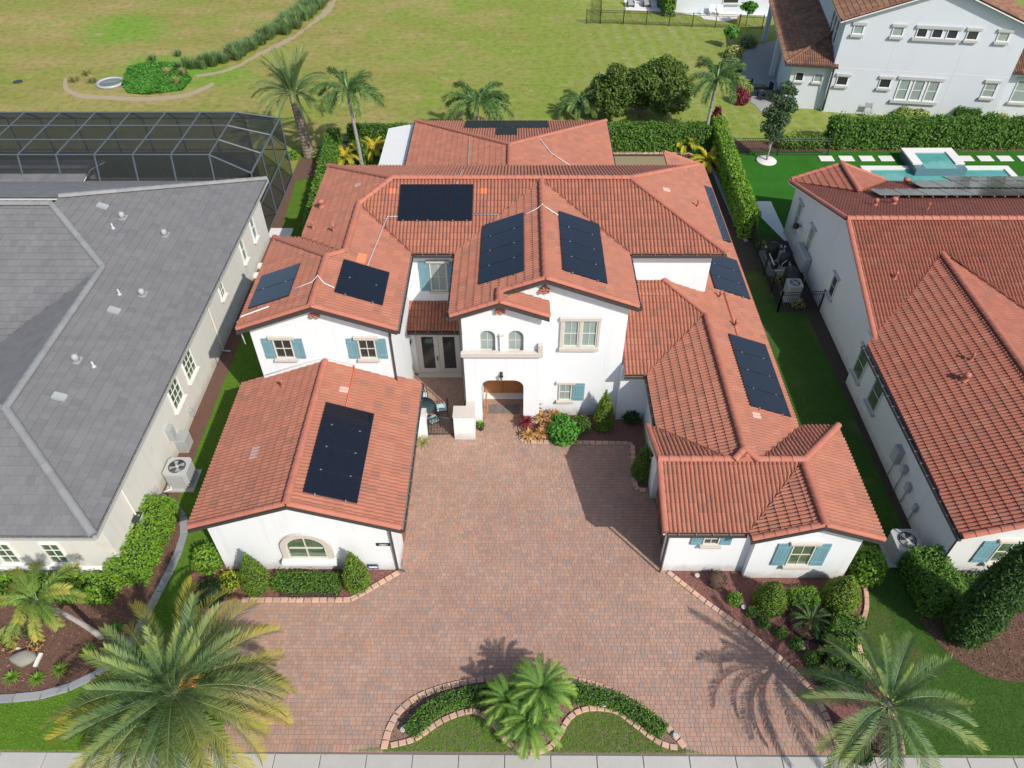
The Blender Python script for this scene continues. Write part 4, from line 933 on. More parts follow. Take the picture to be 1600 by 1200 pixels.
# ---------------------------------------------------------------- left neighbour (grey flat tiles)
FN = {
'e': ([(-15.1, 15.3), (-15.1, 40.7), (-22.95, 33.2), (-22.95, 32.45), (-19.6, 29.1), (-19.6, 19.8)], (-15.1, 0), (1, 0), 3.6, .4),
's': ([(-15.1, 15.3), (-19.6, 19.8), (-40, 19.8), (-40, 15.3)], (0, 15.3), (0, -1), 3.6, .4),
'w': ([(-19.6, 19.8), (-19.6, 29.1), (-21.2, 27.5), (-24.1, 24.6), (-24.1, 19.8)], (-24.1, 0), (-1, 0), 3.6, .4),
'ms': ([(-19.6, 29.1), (-22.95, 32.45), (-40, 32.45), (-40, 24.3), (-24.4, 24.3)], (0, 24.3), (0, -1), 3.53, .4),
'mn': ([(-15.1, 40.7), (-22.95, 33.1), (-40, 33.1), (-40, 40.7)], (0, 40.7), (0, 1), 3.6, .42),
'bw': ([(-25.4, 38.2), (-25.4, 40.6), (-40, 40.6), (-40, 38.2)], (0, 38.2), (0, -1), 4.0, .16),
'bn': ([(-25.4, 40.6), (-25.4, 42.4), (-40, 42.4), (-40, 40.6)], (0, 42.4), (0, 1), 3.95, .24),
}
NH = thing('neighbour_house', 'cream stucco house with grey flat tiled hip roof on the left', 'house', (-20, 28, 0), world=True)
sc = M['stucco_cream']
wall_prism('wall', [(-40, 16.1), (-15.45, 16.1), (-15.45, 39.7), (-40, 39.7)], NH, sc, 3.6)
wall_prism('wall', [(-40, 39.6), (-25.9, 39.6), (-25.9, 41.8), (-40, 41.8)], NH, sc, 3.8)
decks(FN, NH, M['gdeck']); roof_tiles(FN, NH, M['gtile'], 'flat')
gm = M['gridge']; zn = lambda n, x, y: (x, y, plane_z(FN[n], x, y)+.05)
for a, c, n in (((-15.1, 15.3), (-19.6, 19.8), 'e'), ((-19.6, 19.8), (-19.6, 29.1), 'e'), ((-19.6, 29.1), (-22.95, 32.45), 'e'), ((-15.1, 40.7), (-22.95, 33.2), 'e'), ((-22.95, 32.45), (-40, 32.45), 'ms'), ((-19.7, 19.8), (-40, 19.8), 's'), ((-25.4, 40.6), (-40, 40.6), 'bw')):
    ridge(zn(n, *a), zn(n, *c), NH, gm, .45, .15)
fz = 3.6
gutter((-15.1, 15.25, fz), (-15.1, 40.7, fz), NH, out=(1, 0), m=M['util_light']); gutter((-40, 15.3, fz), (-15.05, 15.3, fz), NH, out=(0, -1), m=M['util_light'])
for y0, y1, z0, z1, c_, r_, g in ((25.2, 26.3, 1.6, 2.95, 3, 3, 'glass_green'), (23.3, 24.4, 1.6, 2.95, 3, 3, 'glass_green'), (31.0, 31.6, 2.0, 2.9, 2, 2, 'glass_green'), (37.2, 37.85, 1.5, 3.05, 1, 2, 'glass_blind'), (35.0, 35.6, 1.5, 3.0, 1, 2, 'glass_blind')):
    window(NH, face_E(-15.45), y0, y1, z0, z1, c_, r_, g, fr='white', lintel=.08, sill=.08, trim='stucco_cream')
for x0 in (-20.1, -18.2, -23.5): window(NH, face_S(16.1), x0, x0+.75, .6, 1.95, 2, 3, 'glass_green', fr='white', sill=.08, trim='white')
MB().box(-24.6, -15.35, 15.93, 16.1, -.02, .35).build('plinth', M['white'], NH)
MB().tube([(-15.38, 17.9, 3.5), (-15.38, 17.9, .1), (-15.1, 17.9, .05)], .045, 4).build('downpipe', M['stucco_cream'], NH)
MB().tube([(-15.38, 29.2, 3.5), (-15.38, 29.2, .1), (-15.0, 29.2, .05)], .045, 4).build('downpipe', M['stucco_cream'], NH)
def nvent(px, py, kind):
    p = atp(px, py, (-15.1, 0, 3.6), (-.4, 0, -1)); x, y = p[0], p[1]; z = plane_z(FN['e'], x, y)
    if kind == 'dome': 
        mb = MB(); mb.box(x-.2, x+.2, y-.2, y+.2, z+.0, z+.07); mb.lathe([(.15, 0), (.15, .16), (.13, .25), (.06, .3)], 12, (x, y, z+.07)); mb.build('roof_vent', M['util'], NH)
    elif kind == 'pipe':
        mb = MB(); mb.lathe([(.13, .0), (.1, .05), (.045, .08), (.045, .3)], 10, (x, y, z)); mb.build('roof_vent', M['conduit_grey'], NH)
    else:
        xf = Matrix.Translation((x, y, z+.07)) @ Matrix.Rotation(math.atan(.4), 4, 'Y')
        mb = MB(xf); mb.box(-.26, .26, -.15, .15, -.03, .03); mb.box(-.24, .24, -.17, -.14, -.03, .07); mb.box(-.24, .24, .14, .17, -.03, .07); mb.build('roof_hood', M['util'], NH)
for a in ((161, 324, 'h'), (192, 341, 'dome'), (177, 357, 'pipe'), (258, 368, 'dome'), (223, 461, 'dome'), (187, 460, 'pipe'), (179, 487, 'h'), (120, 564, 'dome'), (147, 573, 'pipe'), (94, 622, 'h')): nvent(*a)

# ---------------------------------------------------------------- two storey house behind right
WA = R(-8.8); WO = (24.07, 58.1, 0)
W = thing('two_storey_house', 'tall pale blue-white two storey house behind the pool garden at the upper right', 'house', WO, rot=WA)
sbm = M['stucco_blue']
MB().xprism([(0, -.05), (12.7, -.05), (12.7, 6.9), (6.3, 9.25), (0, 6.9)], 0, 12).build('wall', sbm, W)
MB().box(-2.9, .02, .35, 6, -.05, 3.5).build('wall', sbm, W)
MB().box(12.3, 22, 1.2, 12, -.05, 3.6).build('wall', sbm, W)
mb = MB(); mb.box(.0, 12.7, -.008, .002, 3.42, 3.47)
for x in (3.9, 8.7): mb.box(x, x+.03, -.008, .002, .05, 7.5)
mb.build('control_joint', M['stucco_grey'], W)
FW = {
'g1': ([(-.5, -.5), (6.3, -.5), (6.3, 12.5), (-.5, 12.5)], (-.5, 0), (-1, 0), 6.95, .37),
'g2': ([(6.3, -.5), (13.2, -.5), (13.2, 12.5), (6.3, 12.5)], (13.2, 0), (1, 0), 6.95, .37),
'p_s': ([(-3.6, 0), (.0, 0), (0, 3.6)], (0, 0), (0, -1), 3.6, .33),
'p_w': ([(-3.6, 0), (0, 3.6), (0, 15), (-3.6, 15)], (-3.6, 0), (-1, 0), 3.6, .33),
'r_s': ([(12, .7), (22, .7), (22, 6.5), (12, 6.5)], (0, .7), (0, -1), 3.6, .37),
}
FW['p_s'] = ([(-3.6, 0), (.35, 0), (.35, 1.2), (0, 1.2), (0, 3.6)], (0, 0), (0, -1), 3.6, .33)
FW['p_s'] = ([(-3.6, -.2), (.3, -.2), (.3, .0), (.0, .0), (.0, 3.4)], (0, -.2), (0, -1), 3.6, .33)
decks(FW, W, M['deck']); roof_tiles(FW, W, M['btile'], vis=lambda p: p[1]+abs(p[0])*.1)
for a, c, n in (((-3.6, -.2), (0, 3.4), 'p_w'), ((6.3, -.5), (6.3, 12.5), 'g1')):
    ridge((*a, plane_z(FW[n], *a)+.07), (*c, plane_z(FW[n], *c)+.07), W, M['btile'])
for a, c, n in (((-.45, -.43), (6.25, -.43), 'g1'), ((13.15, -.43), (6.35, -.43), 'g2')):
    ridge((*a, plane_z(FW[n], *a)+.04), (*c, plane_z(FW[n], *c)+.04), W, M['btile'], .4, .11, 'rake_tile')
gutter((-3.6, -.2, 3.6), (.3, -.2, 3.6), W, out=(0, -1)); gutter((12.7, .7, 3.6), (22, .7, 3.6), W, out=(0, -1)); 
MB().tube([(.05, -.2, 3.45), (.12, -.08, .1)], .07, 4).build('downpipe', M['rail_dark'], W); MB().tube([(12.75, .6, 3.45), (12.6, -.1, .1)], .07, 4).build('downpipe', M['rail_dark'], W)
kw = dict(lintel=.2, sill=.18, trim='util_light', fr='white')
for x0, x1, z0, z1, g in ((.6, 1.35, 5.95, 6.6, 'curtain'), (3.35, 4.15, 5.95, 6.6, 'curtain'), (8.5, 9.3, 5.95, 6.6, 'glass'), (10.6, 11.4, 5.95, 6.6, 'glass_blind'),
    (.5, 1.35, 2.15, 2.85, 'glass'), (3.65, 4.5, 2.15, 2.85, 'glass'), (11.2, 12.1, 1.9, 3.0, 'glass_blind')):
    window(W, face_S(0), x0, x1, z0, z1, 1, 1 if z1-z0 < 1 else 2, g, **kw)
for x0 in (5.05, 6.1, 7.15): window(W, face_S(0), x0, x0+.75, 5.95, 6.6, 1, 1, 'glass', fr='white')
mb = MB(face_S(0)); mb.box(4.9, 8.1, -.13, .02, 6.603, 6.8); mb.box(4.85, 8.15, -.18, .02, 5.75, 5.947); mb.build('window_surround', M['util_light'], W)
for x0 in (5.1, 6.15, 7.2): window(W, face_S(0), x0, x0+.85, 1.3, 2.9, 1, 2, 'glass_blind', fr='white', fw=.08)
mb = MB(face_S(0)); mb.box(4.9, 8.25, -.13, .02, 2.903, 3.1); mb.box(4.85, 8.3, -.18, .02, 1.1, 1.297); mb.build('window_surround', M['util_light'], W)
for x0 in (-2.55, -1.15): window(W, face_S(.35), x0, x0+.65, 2.15, 2.85, 1, 1, 'glass' if x0 < -2 else 'glass_blind', fr='white', sill=.12, trim='util_light')
window(W, face_S(1.2), 13.9, 15.2, 1.2, 2.9, 1, 2, 'glass_blind', **kw)
for y in (1.6, 2.7, 3.8): window(W, face_W(0), -y-.8, -y, 4.5, 6.3, 1, 2, 'glass', fr='white')
for y in (6.5, 14.6): MB().box(-3.45, -3.05, y, y+.4, 0, 3.5).build('porch_column', sbm, W)
MB().box(-3.45, -3.0, .4, .8, 0, 3.5).v

# ---------------------------------------------------------------- far house at the top edge
BH = thing('far_house', 'white house cut by the top edge of the picture with a patio in front', 'house', (24, 86, 0), world=True)
MB().box(15.6, 34, 81.2, 96, -.05, 5.5).build('wall', sbm, BH)
window(BH, face_S(81.2), 20.6, 22.2, .9, 2.3, 1, 1, 'glass', fr='white', sill=.15, trim='util_light')
MB().box(15.4, 34.2, 80.9, 96, 5.5, 5.7).build('roof', M['btile'], BH)
MB().box(6.2, 15.4, 86, 96, -.05, 4).build('wall', sbm, BH)

# ---------------------------------------------------------------- solar panels
NP = [0]
def solar(f, a0, a1, d0, d1, na, nd, group, labels, F=None, h=.13, pm='pv'):
    "grid of framed modules on roof plane f; a0..a1 across the slope (world coordinate), d0..d1 plan distance from eave"
    _, e, d, z0, s = f; d = np.array(d, float); u = -d; a = np.array([-d[1], d[0]])
    if a[0]*u[1]-a[1]*u[0] < 0: a = -a
    k = math.sqrt(1+s*s); nrm = np.array([d[0]*s, d[1]*s, 1])/k; up3 = np.array([u[0], u[1], s])/k
    sg_ = 1 if (a.sum() > 0) else -1
    A0, A1 = sorted((a0*sg_, a1*sg_)); W_ = (A1-A0)/na; L_ = (d1-d0)*k/nd; e0 = np.array(e, float); base = e0-a*(e0@a)
    g = .012
    body = MB().box(g, W_-g, g, L_-g, -.02, .018).mesh('frame', M['pv_frame'])
    cell = MB().box(g+.012, W_-g-.012, g+.012, L_-g-.012, .015, .0225).mesh('cells', M[pm])
    clip = MB().box(W_*.22-.03, W_*.22+.03, -.02, .035, .018, .03).box(W_*.78-.03, W_*.78+.03, -.02, .035, .018, .03).mesh('clamp', M['alu'])
    rail = MB().box(W_*.22-.02, W_*.22+.02, -.06, L_+.02, -.09, -.02).box(W_*.78-.02, W_*.78+.02, -.06, L_+.02, -.09, -.02).box(W_*.22-.04, W_*.22+.04, -.07, -.01, -.12, -.03).box(W_*.78-.04, W_*.78+.04, -.07, -.01, -.12, -.03).mesh('mounting_rail', M['alu'])
    if abs(d[0]) > .5:
        clip = MB().box(-.02, .035, L_*.22-.03, L_*.22+.03, .018, .03).box(-.02, .035, L_*.78-.03, L_*.78+.03, .018, .03).mesh('clamp', M['alu'])
        rail = MB().box(-.05, W_+.05, L_*.22-.02, L_*.22+.02, -.09, -.02).box(-.05, W_+.05, L_*.78-.02, L_*.78+.02, -.09, -.02).mesh('mounting_rail', M['alu'])
    q = 0
    for j in range(nd):
        for i in range(na):
            aa = A0+i*W_; dd = d0+j*L_/k; b0 = base+a*aa+u*dd; O = np.array([b0[0], b0[1], z0+s*dd])+nrm*h
            lb = labels[q] if q < len(labels) else labels[-1]; q += 1
            o = bpy.data.objects.new('solar_panel', None); COL.objects.link(o); o.empty_display_size = .2
            o.matrix_basis = Matrix(((a[0], up3[0], nrm[0], O[0]), (a[1], up3[1], nrm[1], O[1]), (0, up3[2], nrm[2], O[2]), (0, 0, 0, 1)))
            tag(o, lb, 'solar panel', group)
            for me in (body, cell, clip, rail): link(me.name.split('.')[0], me, o)
def ords(n, where, ends, rank=('first', 'second', 'third', 'fourth', 'fifth', 'sixth', 'seventh', 'eighth', 'ninth', 'tenth')):
    return [f'{rank[i]} solar panel from the {ends}, {where}' for i in range(n)]
solar(FM['A_e'], 16.42, 20.92, 1.64, 3.5, 4, 1, 'panels on the left garage roof', ords(4, 'on the garage roof over the arched window', 'front')[::1])
solar(FM['B_w'], 24.0, 26.25, .3, 2.1, 2, 1, 'panels on the left face of the left two storey wing', ords(2, 'left slope of the left upper wing', 'front gable')[::-1])
solar(FM['BC_e'], 24.03, 26.3, .7, 2.57, 2, 1, 'panels on the right face of the left two storey wing', ords(2, 'right slope of the left upper wing', 'front gable'))
solar(FM['D_s'], -5.53, -2.1, 1.65, 3.64, 3, 1, 'panels on the front face of the main roof', ords(3, 'on the main roof above the shuttered window', 'left'))
solar(FM['E_w'], 25.2, 29.7, 1.22, 3.1, 4, 1, 'panels on the left face of the entrance gable', ords(4, 'on the left slope of the entrance gable roof', 'back'))
solar(FM['E_e'], 25.2, 29.75, 1.32, 3.22, 4, 1, 'panels on the right face of the entrance gable', ords(4, 'on the right slope of the entrance gable roof', 'front'))
solar(FM['HJ_e'], 34.2, 39.95, .08, 1.95, 5, 1, 'rear strip of panels on the right lower roof', ords(5, 'rear strip beside the upper roof at right', 'front'))
solar(FM['HJ_e'], 29.2, 32.5, .17, 2.05, 3, 1, 'middle set of panels on the right lower roof', ords(3, 'beside the blank white upper wall at right', 'front'))
solar(FM['HJ_e'], 21.26, 25.8, .27, 2.1, 4, 1, 'front strip of panels on the right lower roof', ords(4, 'in the front strip on the right lower roof', 'front'))
solar(FM['G_n'], -3.5, 1.98, .3, 2.5, 4, 1, 'row of panels on the rear roof', ords(4, 'in the long row on the rear wing roof', 'right'), pm='pv_matt')
solar(FM['G_n'], -1.39, -.04, 2.65, 4.7, 1, 1, 'row of panels on the rear roof', ['single black solar panel below the row on the rear wing roof'], pm='pv_matt')
ML = M['pv']
solar(FR['R_n'], 19.7, 35.3, 2.95, 4.45, 12, 1, 'front row of panels on the right neighbour roof', ords(10, 'in the front row on the right neighbour roof', 'right')+['black solar panel second from the left end of the front row on the neighbour roof', 'black solar panel at the left end of the front row on the neighbour roof'], h=.28)
solar(FR['R_n'], 22.9, 35.9, 1.0, 2.6, 10, 1, 'middle row of panels on the right neighbour roof', ords(10, 'in the middle row on the right neighbour roof', 'right'), h=.28)
solar(FR['R_n'], 25.5, 36.0, -.3, .9, 8, 1, 'rear row of panels on the right neighbour roof', ords(8, 'in the rear row on the right neighbour roof', 'right'), h=.28)
# conduits
def onr(n, x, y, h=.12): return (x, y, plane_z(FM[n], x, y)+h)
def conduit(label, pts, m='conduit_grey', r=.022):
    o = MB().tube(pts, r, 6).build('conduit', M[m]); tag(o, label, 'conduit'); return o
conduit('red painted conduit climbing from the garage panels to the white wall', [onr('A_e', -6.9, 20.9), onr('A_e', -6.9, 23.15), (-6.9, 23.2, 4.6)], 'conduit_red')
conduit('white conduit along the foot of the left gable wall above the garage ridge', [(-6.9, 23.22, 4.62), (-8.1, 23.22, 5.05), (-10.8, 23.22, 4.0)], 'pvc', .02)
conduit('pale conduit crossing the ridge of the left two storey wing', [onr('B_w', -9.1, 24.4), onr('B_w', -8.3, 24.5), (-8.03, 24.55, 8.25), onr('BC_e', -7.8, 24.4), onr('BC_e', -7.4, 24.3)], 'pvc')
conduit('white pipe running down the far left roof slope past two panels to the eave', [onr('B_w', -10.0, 23.7), onr('B_w', -11.2, 23.6), (-11.4, 23.5, 6.7), (-11.3, 23.4, 5.6)], 'pvc', .026)
conduit('grey conduit from the main roof panels down to the left wing panels', [onr('D_s', -5.53, 30.1), onr('D_s', -6.0, 30.1), onr('BC_e', -6.15, 29.6), onr('BC_e', -6.4, 26.35)])
conduit('grey conduit from the main roof panels towards the entrance gable', [onr('D_s', -2.1, 30.2), onr('D_s', -.95, 30.2), onr('D_s', -.9, 29.9)])
conduit('pale conduit arching over the entrance gable ridge between panels', [onr('E_w', .35, 29.5), onr('E_w', .9, 29.7), (1.1, 29.75, 8.42), onr('E_e', 1.3, 29.7), onr('E_e', 1.8, 29.4)], 'pvc')
conduit('red painted conduit between the two lower panel sets at right', [onr('HJ_e', 9.95, 25.9), onr('HJ_e', 9.95, 29.1)], 'conduit_red')
conduit('white conduit running right across the rear roof', [onr('G_n', 1.2, 46.0), onr('G_e', 1.4, 43.2), onr('G_e', 2.0, 41.9), onr('G_e', 4.9, 39.4)], 'pvc', .026)
conduit('grey conduit from the rear panels over the left rear slope', [onr('G_n', -3.0, 46.2), onr('G_w', -3.0, 43.6), onr('G_w', -2.9, 38.2), onr('D_n', -2.8, 34.5), onr('D_n', -2.8, 32.5), onr('D_s', -2.9, 31.9)])
# ================================================================== VEGETATION
def leaf_quads(C, Nn, size, jit=.7, asp=.5, fold=True, rng=RNG, szv=.35):
    "diamond leaves at points C with rough normals Nn -> verts, quads"
    n = len(C); nr = Nn+rng.normal(0, jit, (n, 3)); nr /= np.linalg.norm(nr, axis=1)[:, None]+1e-9
    r_ = rng.normal(0, 1, (n, 3)); u = np.cross(nr, r_); u /= np.linalg.norm(u, axis=1)[:, None]+1e-9; v = np.cross(nr, u)
    s = size*(1+rng.uniform(-szv, szv, n))[:, None]
    V = np.stack([C-u*s, C+v*s*asp-u*s*.1, C+u*s-nr*s*.25, C-v*s*asp-u*s*.1], 1)
    return V.reshape(-1, 3), np.arange(n*4).reshape(n, 4)
def foliage(parent, pts, nrm, size, m, name='foliage', jit=.7, asp=.5):
    V, Fc = leaf_quads(pts, nrm, size, jit, asp); o = link(name, np_mesh(name, V, Fc, M[m]), parent); return o
def blob_core(parent, fn, m='core', name='inner_twigs'):
    return fn.build(name, M[m], parent)
def lump(x, y, z, k=2.3, seed=0):
    return .5*np.sin(x*k+seed)+.3*np.sin(y*k*1.3+seed*2+1)+.2*np.sin(z*k*1.7+seed*3+x*k*.8)
def surf_rev(prof, n, rng=RNG):
    "area weighted random points on a surface of revolution given by (r,z) profile"
    prof = np.array(prof, float); a, b = prof[:-1], prof[1:]; L = np.linalg.norm(b-a, axis=1); A = L*(a[:, 0]+b[:, 0])/2+1e-6
    k = rng.choice(len(A), n, p=A/A.sum()); t = rng.random(n); p = a[k]+(b[k]-a[k])*t[:, None]; th = rng.random(n)*2*math.pi
    d = (b-a)[k]; nz = -d[:, 0]/L[k]; nr = d[:, 1]/L[k]
    s = np.sign(nr+1e-9); s[:] = 1
    P_ = np.c_[p[:, 0]*np.cos(th), p[:, 0]*np.sin(th), p[:, 1]]; Nn = np.c_[nr*np.cos(th), nr*np.sin(th), nz]
    return P_, Nn
def round_shrub(name, label, cat, loc, prof, leafm, size=.05, dens=420, group=None, jit=.7, rough=.07, parts=True, core='core'):
    t = thing(name, label, cat, (loc[0], loc[1], 0), group)
    pr_ = np.array(prof, float); A = sum(np.linalg.norm(pr_[i+1]-pr_[i])*math.pi*(pr_[i][0]+pr_[i+1][0]) for i in range(len(pr_)-1))
    Pt, Nn = surf_rev(prof, int(A*dens)); sd = random.random()*9
    off_ = RNG.normal(0, rough, len(Pt))+lump(Pt[:, 0], Pt[:, 1], Pt[:, 2], 3, sd)*rough*1.5-rough*.5
    Pt = Pt+Nn*off_[:, None]; foliage(t, Pt, Nn, size, leafm, jit=jit)
    MB().lathe([(max(r_*.9-.03, .01), z*.96) for r_, z in prof], 14).build('inner_twigs', M[core], t)
    return t
def cone_prof(r, h, k=.3): return [(r*.8, .02), (r, h*.1), (r, h*.22), (r*.88, h*.4), (r*.66, h*.6), (r*.4, h*.78), (r*.17, h*.92), (.01, h*1.03)]
def ball_prof(r, h): return [(r*.6, .0)]+[(r*math.sin(math.pi*(.5+.5*(1-q))) if False else r*math.cos(a), h*.42+h*.58*math.sin(a)) for q, a in ((0, -.4), (0, 0), (0, .4), (0, .8), (0, 1.15), (0, 1.4))]+[(.01, h)]
def box_hedge(name, label, cat, path, w_, h, leafm, size=.055, dens=300, rough=.05, jit=.65, lumpy=.5, group=None, z=0, hv=.0, taper=0, core='core'):
    "hedge along a plan path with thickness and height"
    p = resample(path, .25) if len(path) > 1 else path
    if len(p) < 2: p = [path[0], path[-1]]
    p = np.array(p); seg = p[1:]-p[:-1]; L = np.linalg.norm(seg, axis=1); tot = L.sum(); c = p[len(p)//2]
    t = thing(name, label, cat, (float(c[0]), float(c[1]), 0), group, world=True)
    areas = np.array([tot*w_, tot*h, tot*h, w_*h, w_*h]); n = int(areas.sum()*dens); side = RNG.choice(5, n, p=areas/areas.sum())
    s = RNG.random(n)*tot; s[side == 3] = 0; s[side == 4] = tot
    cum = np.r_[0, np.cumsum(L)]; k = np.clip(np.searchsorted(cum, s)-1, 0, len(L)-1); fr = (s-cum[k])/L[k]; base = p[k]+seg[k]*fr[:, None]; tg = seg[k]/L[k][:, None]; nn = np.c_[-tg[:, 1], tg[:, 0]]
    u = RNG.uniform(-1, 1, n); hh = RNG.random(n)
    u[side == 1] = 1; u[side == 2] = -1; hh[side == 0] = 1
    H_ = h*(1+hv*lump(base[:, 0], base[:, 1], 0*base[:, 0], 1.7))
    XY = base+nn*(u*w_/2*(1-taper*hh))[:, None]; Zz = hh*H_+z
    Nn = np.zeros((n, 3)); rough = rough*1.35; Nn[side == 0] = (0, 0, 1); m1 = side == 1; Nn[m1, :2] = nn[m1]; m2 = side == 2; Nn[m2, :2] = -nn[m2]; m3 = side == 3; Nn[m3, :2] = -tg[m3]; m4 = side == 4; Nn[m4, :2] = tg[m4]
    o_ = RNG.normal(0, rough, n)+lumpy*rough*2*lump(XY[:, 0]*1.6, XY[:, 1]*1.6, Zz*1.6, 2.2)
    Pt = np.c_[XY, Zz]+Nn*o_[:, None]
    edge = (np.abs(u) > .9) & (hh > .9); Pt[edge, 2] -= .04
    foliage(t, Pt, Nn+np.array([0, 0, .25]), size, leafm, jit=jit)
    mb = MB(); q = [Vector((a[0], a[1], 0)) for a in p]; ww = w_/2-rough*1.2-.02
    l_, r_ = [], []
    for i in range(len(q)):
        tt = (q[min(i+1, len(q)-1)]-q[max(i-1, 0)]).normalized(); n2 = Vector((-tt.y, tt.x, 0)); sh = tt*(.06 if i == 0 else (-.06 if i == len(q)-1 else 0))
        l_.append(q[i]+n2*ww+sh); r_.append(q[i]-n2*ww+sh)
    m_ = len(q); vs = [(v.x, v.y, z+zz) for zz in (0, h*(1-abs(hv))-rough*1.5-.03) for v in l_+r_]; fs = []
    for i in range(m_-1):
        fs += [(i, i+1, 2*m_+i+1, 2*m_+i), (m_+i+1, m_+i, 3*m_+i, 3*m_+i+1), (2*m_+i, 2*m_+i+1, 3*m_+i+1, 3*m_+i)]
    fs += [(0, 2*m_, 3*m_, m_), (m_-1, 2*m_-1, 4*m_-1, 3*m_-1)]
    mb.add(vs, fs).build('inner_twigs', M[core], t)
    return t

# ---- palm fronds
def frond_mesh(name, L, a0, a1, n, leaf, m, plume=False, vee=.5, wid=.02, seed=0, rm='cane', stalk=.12, droop=.25, twist=0):
    "rachis bending from elevation a0 to a1 (radians), leaflets either side"
    rg_ = np.random.default_rng(seed); S = 26; a = a0+(a1-a0)*(np.linspace(0, 1, S)**1.15); ds = L/(S-1)
    X = np.r_[0, np.cumsum(np.cos(a[:-1])*ds)]; Zc = np.r_[0, np.cumsum(np.sin(a[:-1])*ds)]; Yc = twist*L*.15*np.linspace(0, 1, S)**2
    V = []; Fq = []; T = []
    for i in range(n):
        tt = stalk+(1-stalk)*(i+.5)/n; f_ = tt*(S-1); k = min(int(f_), S-2); fr = f_-k
        base = np.array([X[k]+(X[k+1]-X[k])*fr, Yc[k]+(Yc[k+1]-Yc[k])*fr, Zc[k]+(Zc[k+1]-Zc[k])*fr]); an = a[k]
        fw = np.array([math.cos(an), 0, math.sin(an)]); up = np.array([-math.sin(an), 0, math.cos(an)]); sd = np.array([0, 1., 0])
        ll = leaf*(math.sin(math.pi*min(1, .18+.8*(1-tt)**.8*1.0)) if tt > .3 else (.45+1.6*(tt-.0))) * rg_.uniform(.85, 1.1)
        ll = min(ll, leaf*1.1)
        for s_ in (-1, 1):
            if plume: ang = rg_.uniform(-.9, 1.2); swp = rg_.uniform(.35, .8)
            else: ang = vee+rg_.normal(0, .12); swp = .45+.5*tt+rg_.normal(0, .06)
            d = sd*s_*math.cos(ang)*math.cos(swp)+up*math.sin(ang)*math.cos(swp)+fw*math.sin(swp); d /= np.linalg.norm(d)
            side = np.cross(d, up*math.cos(ang)-sd*s_*math.sin(ang)); side /= np.linalg.norm(side)+1e-9
            w_ = wid*rg_.uniform(.8, 1.2); dr = np.array([0, 0, -1.])*ll*droop
            q = len(V); mid = base+d*ll*.5+dr*.2
            V += [base-side*w_*.5, base+side*w_*.5, mid+side*w_, mid-side*w_, base+d*ll+dr]; T += [tt]*5
            Fq += [(q, q+1, q+2, q+3), (q+3, q+2, q+4, q+4)]
    me = bpy.data.meshes.new(name)
    nV = len(V); rp = [(X[i], Yc[i], Zc[i]) for i in range(0, S, 2)]+[(X[-1], Yc[-1], Zc[-1])]
    mb = MB().tube(rp, .022 if L > 1.5 else .012, 4, r1=.006, cap=False)
    vs = [tuple(v) for v in V]+mb.v; fs = [f if f[2] != f[3] else f for f in Fq]
    fs = [tuple(dict.fromkeys(f)) for f in fs]; nl = len(fs); fs += [tuple(i+nV for i in f) for f in mb.f]
    me.from_pydata(vs, [], fs); me.materials.append(M[m]); me.materials.append(M[rm]); me.polygons.foreach_set('material_index', [0]*nl+[1]*len(mb.f))
    at_ = me.attributes.new('tt', 'FLOAT', 'POINT'); at_.data.foreach_set('value', T+[0.]*len(mb.v)); me.update(); return me
def palm(name, label, cat, loc, h, crown, trunk_r, meshes, angs, n, lean=(0, 0), group=None, trunkm='bark', seed=1, trunk_prof=None, extras=None, tw=0):
    """meshes: list of (mesh, elevation weight); angs: list of (count, tilt added, scale, [mesh idx])"""
    rd = random.Random(seed); t = thing(name, label, cat, (loc[0], loc[1], 0), group)
    top = Vector((lean[0], lean[1], h)); pts = []; K = max(4, int(h/.12)); mb = MB(); rr_ = []
    vs = []; fs = []; nn = 10
    for i in range(K+1):
        f_ = i/K; c = Vector((lean[0]*f_**1.4, lean[1]*f_**1.4, h*f_)); r_ = trunk_r*(1.15-.25*f_ if trunkm == 'bark' else 1.1-.45*f_)
        r_ *= (1+.09*(i % 2)) if trunkm == 'bark' else (1+.03*(i % 3 == 0))
        for k in range(nn): a = 2*math.pi*(k+.5*(i % 2))/nn; vs.append((c.x+r_*math.cos(a), c.y+r_*math.sin(a), c.z))
    for i in range(K):
        for k in range(nn): fs.append((i*nn+k, i*nn+(k+1) % nn, (i+1)*nn+(k+1) % nn, (i+1)*nn+k))
    fs.append(tuple(K*nn+k for k in range(nn)))
    mb.add(vs, fs).build('trunk', M[trunkm], t)
    ga = 2.399963; i = 0
    for cnt, tilt, sc, idx in angs:
        for q in range(cnt):
            az = i*ga+rd.uniform(-.15, .15); i += 1
            me = meshes[rd.choice(idx)]; o = bpy.data.objects.new('frond', me); COL.objects.link(o); o.parent = t
            s_ = sc*rd.uniform(.9, 1.08); tl = tilt+rd.uniform(-.09, .09)
            o.matrix_basis = Matrix.Translation(top+Vector((math.cos(az)*trunk_r*.5, math.sin(az)*trunk_r*.5, rd.uniform(-.05, .05)))) @ Matrix.Rotation(az, 4, 'Z') @ Matrix.Rotation(-tl, 4, 'Y') @ Matrix.Rotation(rd.uniform(-.5, .5)*tw, 4, 'X') @ Matrix.Scale(s_, 4)
    return t, top

